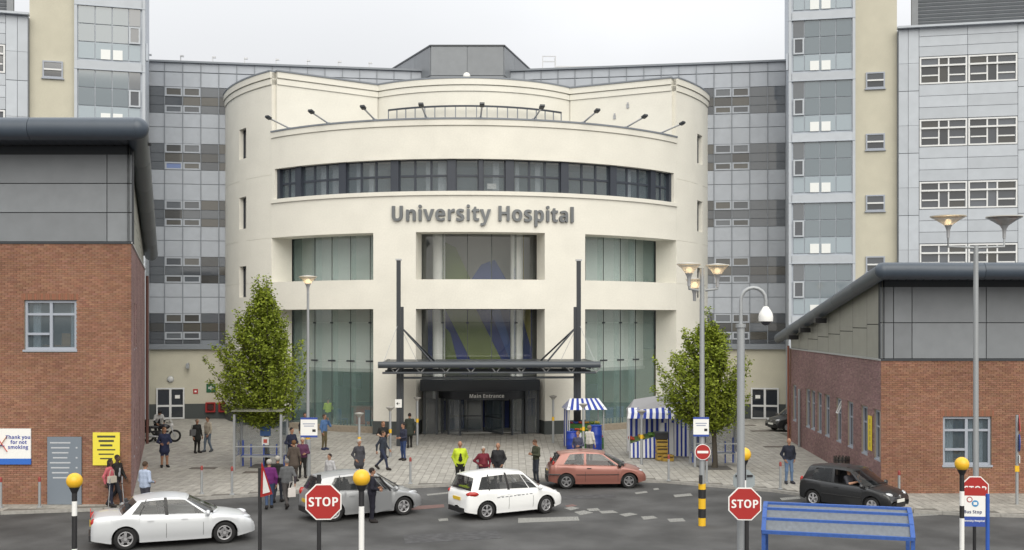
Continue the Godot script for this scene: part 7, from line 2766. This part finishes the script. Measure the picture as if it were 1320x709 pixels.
func people() -> void:
	M.cloth = StandardMaterial3D.new()
	M.cloth.vertex_color_use_as_albedo = true
	M.cloth.roughness = 0.88
	M.cloth.albedo_texture = noise_texture(88, 0.02, 0.80, 1.0, 4)
	M.cloth.uv1_triplanar = true
	M.cloth.uv1_scale = Vector3(3.2, 1.4, 3.2)
	var navy := [0.012, 0.018, 0.045]
	var black := [0.012, 0.012, 0.014]
	var jeans := [0.05, 0.085, 0.17]
	var grey_hair := [0.22, 0.21, 0.20]
	var white_hair := [0.42, 0.40, 0.37]
	var brown := [0.07, 0.04, 0.025]
	var dark := [0.02, 0.015, 0.012]
	var away := PI
	person("woman in navy jacket and black boots with bare legs alone on the paving", spot(212, 47.2), 0.5, {"pose": "carry", "build": "skirt", "head": "long", "h": 1.72, "top": [0.02, 0.03, 0.075], "legs": [0.02, 0.03, 0.075], "shin": [0.40, 0.22, 0.14], "shoe": black, "hair": [0.22, 0.12, 0.06], "look": 0.4})
	person("person in long black coat with a grey bag beside the man in beige jacket", spot(254, 52.4), 0.9, {"pose": "stand", "build": "coat", "head": "short", "h": 1.62, "top": black, "legs": black, "hair": [0.25, 0.2, 0.15]})
	handbag("grey shoulder bag hanging at the black coat", spot(249, 52.2, 0.85), 0.9, [0.10, 0.10, 0.105], Vector3(0.34, 0.3, 0.12))
	person("man in beige jacket and pale jeans with dark cap near the hose boxes", spot(268, 52.8), -0.7, {"pose": "stroll", "build": "broad", "h": 1.7, "top": [0.46, 0.41, 0.33], "legs": [0.16, 0.20, 0.26], "shoe": [0.08, 0.09, 0.1], "hair": dark})
	person("rider in black and white jacket leaning over the motorcycle", spot(203, 57.8), 0.6, {"pose": "bend", "build": "broad", "h": 1.75, "top": [0.5, 0.5, 0.5], "front": black, "sleeve": black, "legs": black, "hair": black, "head": "curly"})
	person("woman in pink top and dark trousers walking before the yellow notice", spot(142, 37.1), 1.35, {"pose": "stroll", "h": 1.6, "head": "long", "top": [0.55, 0.13, 0.16], "legs": [0.02, 0.025, 0.05], "hair": dark, "skin": [0.11, 0.06, 0.04]})
	handbag("pale handbag carried by the woman in pink", Vector3(-13.38, 0.85, -36.85), 1.0, [0.42, 0.38, 0.32], Vector3(0.3, 0.22, 0.12))
	person("person in black jacket walking with crutches behind the woman in pink", spot(150, 37.35), 1.2, {"pose": "walk", "h": 1.72, "head": "short", "top": black, "front": [0.45, 0.46, 0.5], "legs": [0.02, 0.022, 0.03], "shoe": [0.4, 0.4, 0.42], "hair": dark, "skin": [0.11, 0.06, 0.04]})
	for q in [[139.5, 36.7, -0.1, "metal crutch on the near side of the woman in pink"], [160.5, 36.9, 0.12, "metal crutch planted at the pavilion corner"]]:
		var cr := thing("crutch", q[3], "crutch", spot(q[0], q[1]), 0.0, "grey metal crutches")
		var s := Shape.new()
		s.tube([Vector3(0, 0, 0), Vector3(-q[2] * 0.6, 0.82, 0.02)], [0.016], 8)
		build(cr, "shaft", s, M.steel)
		s = Shape.new()
		s.tube([Vector3(-q[2] * 0.6, 0.82, 0.02), Vector3(-q[2] * 0.6 - 0.02, 1.05, -0.04)], [0.02], 8)
		build(cr, "cuff", s, plain(0.2, 0.2, 0.22, 0.6))
		s = Shape.new()
		s.tube([Vector3(-q[2] * 0.6, 0.82, 0.02), Vector3(-q[2] * 0.6, 0.82, 0.13)], [0.018], 8)
		build(cr, "grip", s, M.black)
	person("man in light blue shirt standing behind the pale saloon", spot(187, 36.2, ROAD), PI - 0.5, {"pose": "carry", "build": "broad", "h": 1.74, "top": [0.42, 0.50, 0.66], "legs": [0.06, 0.06, 0.08], "hair": brown})
	person("white-haired woman in purple coat and jeans walking towards the forecourt", spot(347, 37.3, ROAD), away + 0.25, {"pose": "stroll", "build": "broad", "h": 1.66, "head": "curly", "top": [0.13, 0.012, 0.13], "legs": jeans, "hair": white_hair})
	person("white-haired woman in black jacket between the purple coat and the grey waistcoat", spot(358, 38.6, ROAD), away - 0.2, {"pose": "stroll", "h": 1.62, "head": "curly", "top": black, "front": [0.5, 0.5, 0.5], "legs": [0.03, 0.035, 0.05], "hair": white_hair})
	person("grey-haired man in grey waistcoat with a white carrier bag", spot(370, 37.4, ROAD), away + 0.5, {"pose": "walk", "build": "broad", "h": 1.68, "top": [0.11, 0.115, 0.125], "sleeve": [0.06, 0.05, 0.06], "legs": [0.075, 0.07, 0.068], "hair": grey_hair})
	handbag("white carrier bag held by the man in grey waistcoat", spot(376, 37.2, 0.32), 0.4, [0.62, 0.58, 0.56], Vector3(0.26, 0.3, 0.1))
	person("man in dark navy jumper standing beside the glazed shelter post", spot(376, 46.6), 0.9, {"pose": "carry", "h": 1.76, "top": navy, "legs": [0.05, 0.06, 0.08], "hair": dark})
	person("woman with curly brown hair in taupe coat below the man in navy", spot(379, 43.0), away - 0.1, {"pose": "stand", "build": "coat", "head": "curly", "h": 1.6, "top": [0.09, 0.07, 0.058], "legs": [0.04, 0.035, 0.03], "hair": [0.16, 0.075, 0.03]})
	person("woman in patterned plum top and black trousers beneath the parking board", spot(390, 44.0), 0.1, {"pose": "carry", "build": "broad", "head": "curly", "h": 1.6, "top": [0.10, 0.03, 0.075], "sleeve": [0.10, 0.03, 0.075], "legs": black, "hair": [0.5, 0.42, 0.33]})
	person("dark-clothed person standing by the glazing behind the parking board", spot(393, 54.5), 0.3, {"pose": "stand", "h": 1.74, "top": [0.02, 0.02, 0.03], "legs": black, "hair": dark})
	person("man in blue shirt and khaki trousers holding a phone by the glazing", spot(418, 53.7), 1.1, {"pose": "ear", "h": 1.74, "top": [0.09, 0.18, 0.38], "legs": [0.14, 0.115, 0.06], "shoe": [0.03, 0.04, 0.1], "hair": brown})
	person("worker in green tabard and yellow vest standing inside behind the glass", spot(423, 64.6, 0.03), away, {"pose": "phone", "h": 1.76, "top": [0.45, 0.62, 0.03], "sleeve": [0.04, 0.18, 0.1], "legs": navy, "hair": dark})
	person("white-haired person in grey coat behind the silver hatchback roof", spot(463, 43.0), 0.6, {"pose": "pockets", "build": "coat", "head": "curly", "h": 1.64, "top": [0.055, 0.055, 0.07], "legs": [0.04, 0.04, 0.05], "hair": white_hair})
	person("dark-haired boy whose head shows over the silver hatchback tail", spot(425, 40.2, ROAD), -0.6, {"pose": "stand", "h": 1.52, "top": [0.5, 0.5, 0.52], "legs": navy, "hair": dark})
	person("person in black top holding a cup beside the thin forecourt light", spot(494, 50.5), 0.5, {"pose": "carry", "h": 1.68, "top": black, "sleeve": [0.5, 0.35, 0.27], "legs": [0.05, 0.05, 0.06], "hair": [0.2, 0.1, 0.05], "head": "long"})
	person("person in dark jacket and jeans striding past the canopy mast", spot(493, 46.4), 1.2, {"pose": "walk", "h": 1.64, "top": [0.03, 0.037, 0.055], "legs": [0.025, 0.035, 0.07], "hair": brown})
	person("man in navy anorak and blue jeans with a white cup at the mast", spot(520, 49.6), -0.9, {"pose": "carry", "h": 1.68, "build": "broad", "top": [0.025, 0.03, 0.055], "legs": [0.03, 0.055, 0.16], "hair": dark})
	person("person in dark green coat walking towards the entrance doors", spot(528, 54.6), away + 0.2, {"pose": "stroll", "build": "coat", "h": 1.72, "top": [0.03, 0.036, 0.028], "legs": black, "hair": dark})
	person("worker in yellow high visibility jacket behind the white car", spot(593, 42.1, ROAD), 0.1, {"pose": "pockets", "build": "broad", "head": "bald", "h": 1.78, "top": [0.58, 0.72, 0.04], "front": black, "sleeve": [0.45, 0.55, 0.05], "legs": black, "glove": [0.55, 0.68, 0.05], "hair": [0.3, 0.22, 0.16]})
	person("elderly woman in dark red coat with hand on hip", spot(623, 41.9, ROAD), 0.2, {"pose": "hips", "build": "broad", "head": "curly", "h": 1.58, "top": [0.16, 0.012, 0.03], "front": [0.2, 0.03, 0.045], "legs": [0.03, 0.03, 0.04], "hair": white_hair})
	person("balding man in black leather jacket beside the woman in red", spot(642, 42.0, ROAD), -0.2, {"pose": "pockets", "build": "broad", "head": "bald", "h": 1.72, "top": [0.02, 0.021, 0.025], "legs": [0.03, 0.03, 0.035], "hair": [0.25, 0.2, 0.16]})
	person("young man in olive jacket looking down at his phone", spot(691, 43.4, ROAD), -1.0, {"pose": "phone", "build": "slim", "h": 1.70, "top": [0.05, 0.058, 0.035], "legs": [0.035, 0.04, 0.055], "hair": [0.09, 0.045, 0.025]})
	person("person in white coat serving at the produce stall", spot(760, 48.6), 2.4, {"pose": "ear", "build": "broad", "head": "curly", "h": 1.66, "top": [0.60, 0.58, 0.54], "legs": [0.1, 0.1, 0.11], "hair": [0.22, 0.16, 0.11]})
	person("person in dark blue jacket standing beside the one in white coat", spot(745, 47.0), -0.4, {"pose": "carry", "h": 1.56, "head": "curly", "top": [0.06, 0.065, 0.11], "legs": navy, "hair": [0.2, 0.1, 0.05]})
	person("bald man in navy jacket and light jeans standing by the kerb", spot(1017, 42.4), 0.15, {"pose": "pockets", "head": "bald", "h": 1.76, "top": [0.014, 0.018, 0.035], "legs": [0.13, 0.20, 0.33], "shoe": [0.03, 0.03, 0.04], "hair": [0.3, 0.22, 0.17]})
	person("driver in dark suit standing at the open door of the silver hatchback", Vector3(-4.42, ROAD, -34.75), 1.9, {"pose": "carry", "build": "broad", "h": 1.72, "top": [0.010, 0.011, 0.02], "legs": [0.010, 0.011, 0.02], "hair": dark})
	# driver of the black hatchback, arm on the window
	var seat := Transform3D(Basis(Vector3.UP, deg_to_rad(-47)), Vector3(11.62, ROAD, -37.55))
	person("driver with bare arm raised at the window of the black hatchback", seat * Vector3(0.05, -0.29, 0.36), deg_to_rad(-47) + PI / 2, {"pose": "sit", "h": 1.70, "top": [0.05, 0.05, 0.06], "sleeve": [0.48, 0.27, 0.18], "legs": navy, "hair": dark})


func _ready() -> void:
	rng.seed = 20240
	camera_and_light()
	palette()
	ground()
	drum()
	wing(-1)
	wing(1)
	ward_block(-1)
	ward_block(1)
	roof_plant()
	pavilion(-1)
	pavilion(1)
	floodlights()
	entrance_canopy()
	trees()
	street_lamps()
	signs()
	blue_shelter()
	glass_shelters()
	stalls()
	cars()
	people()
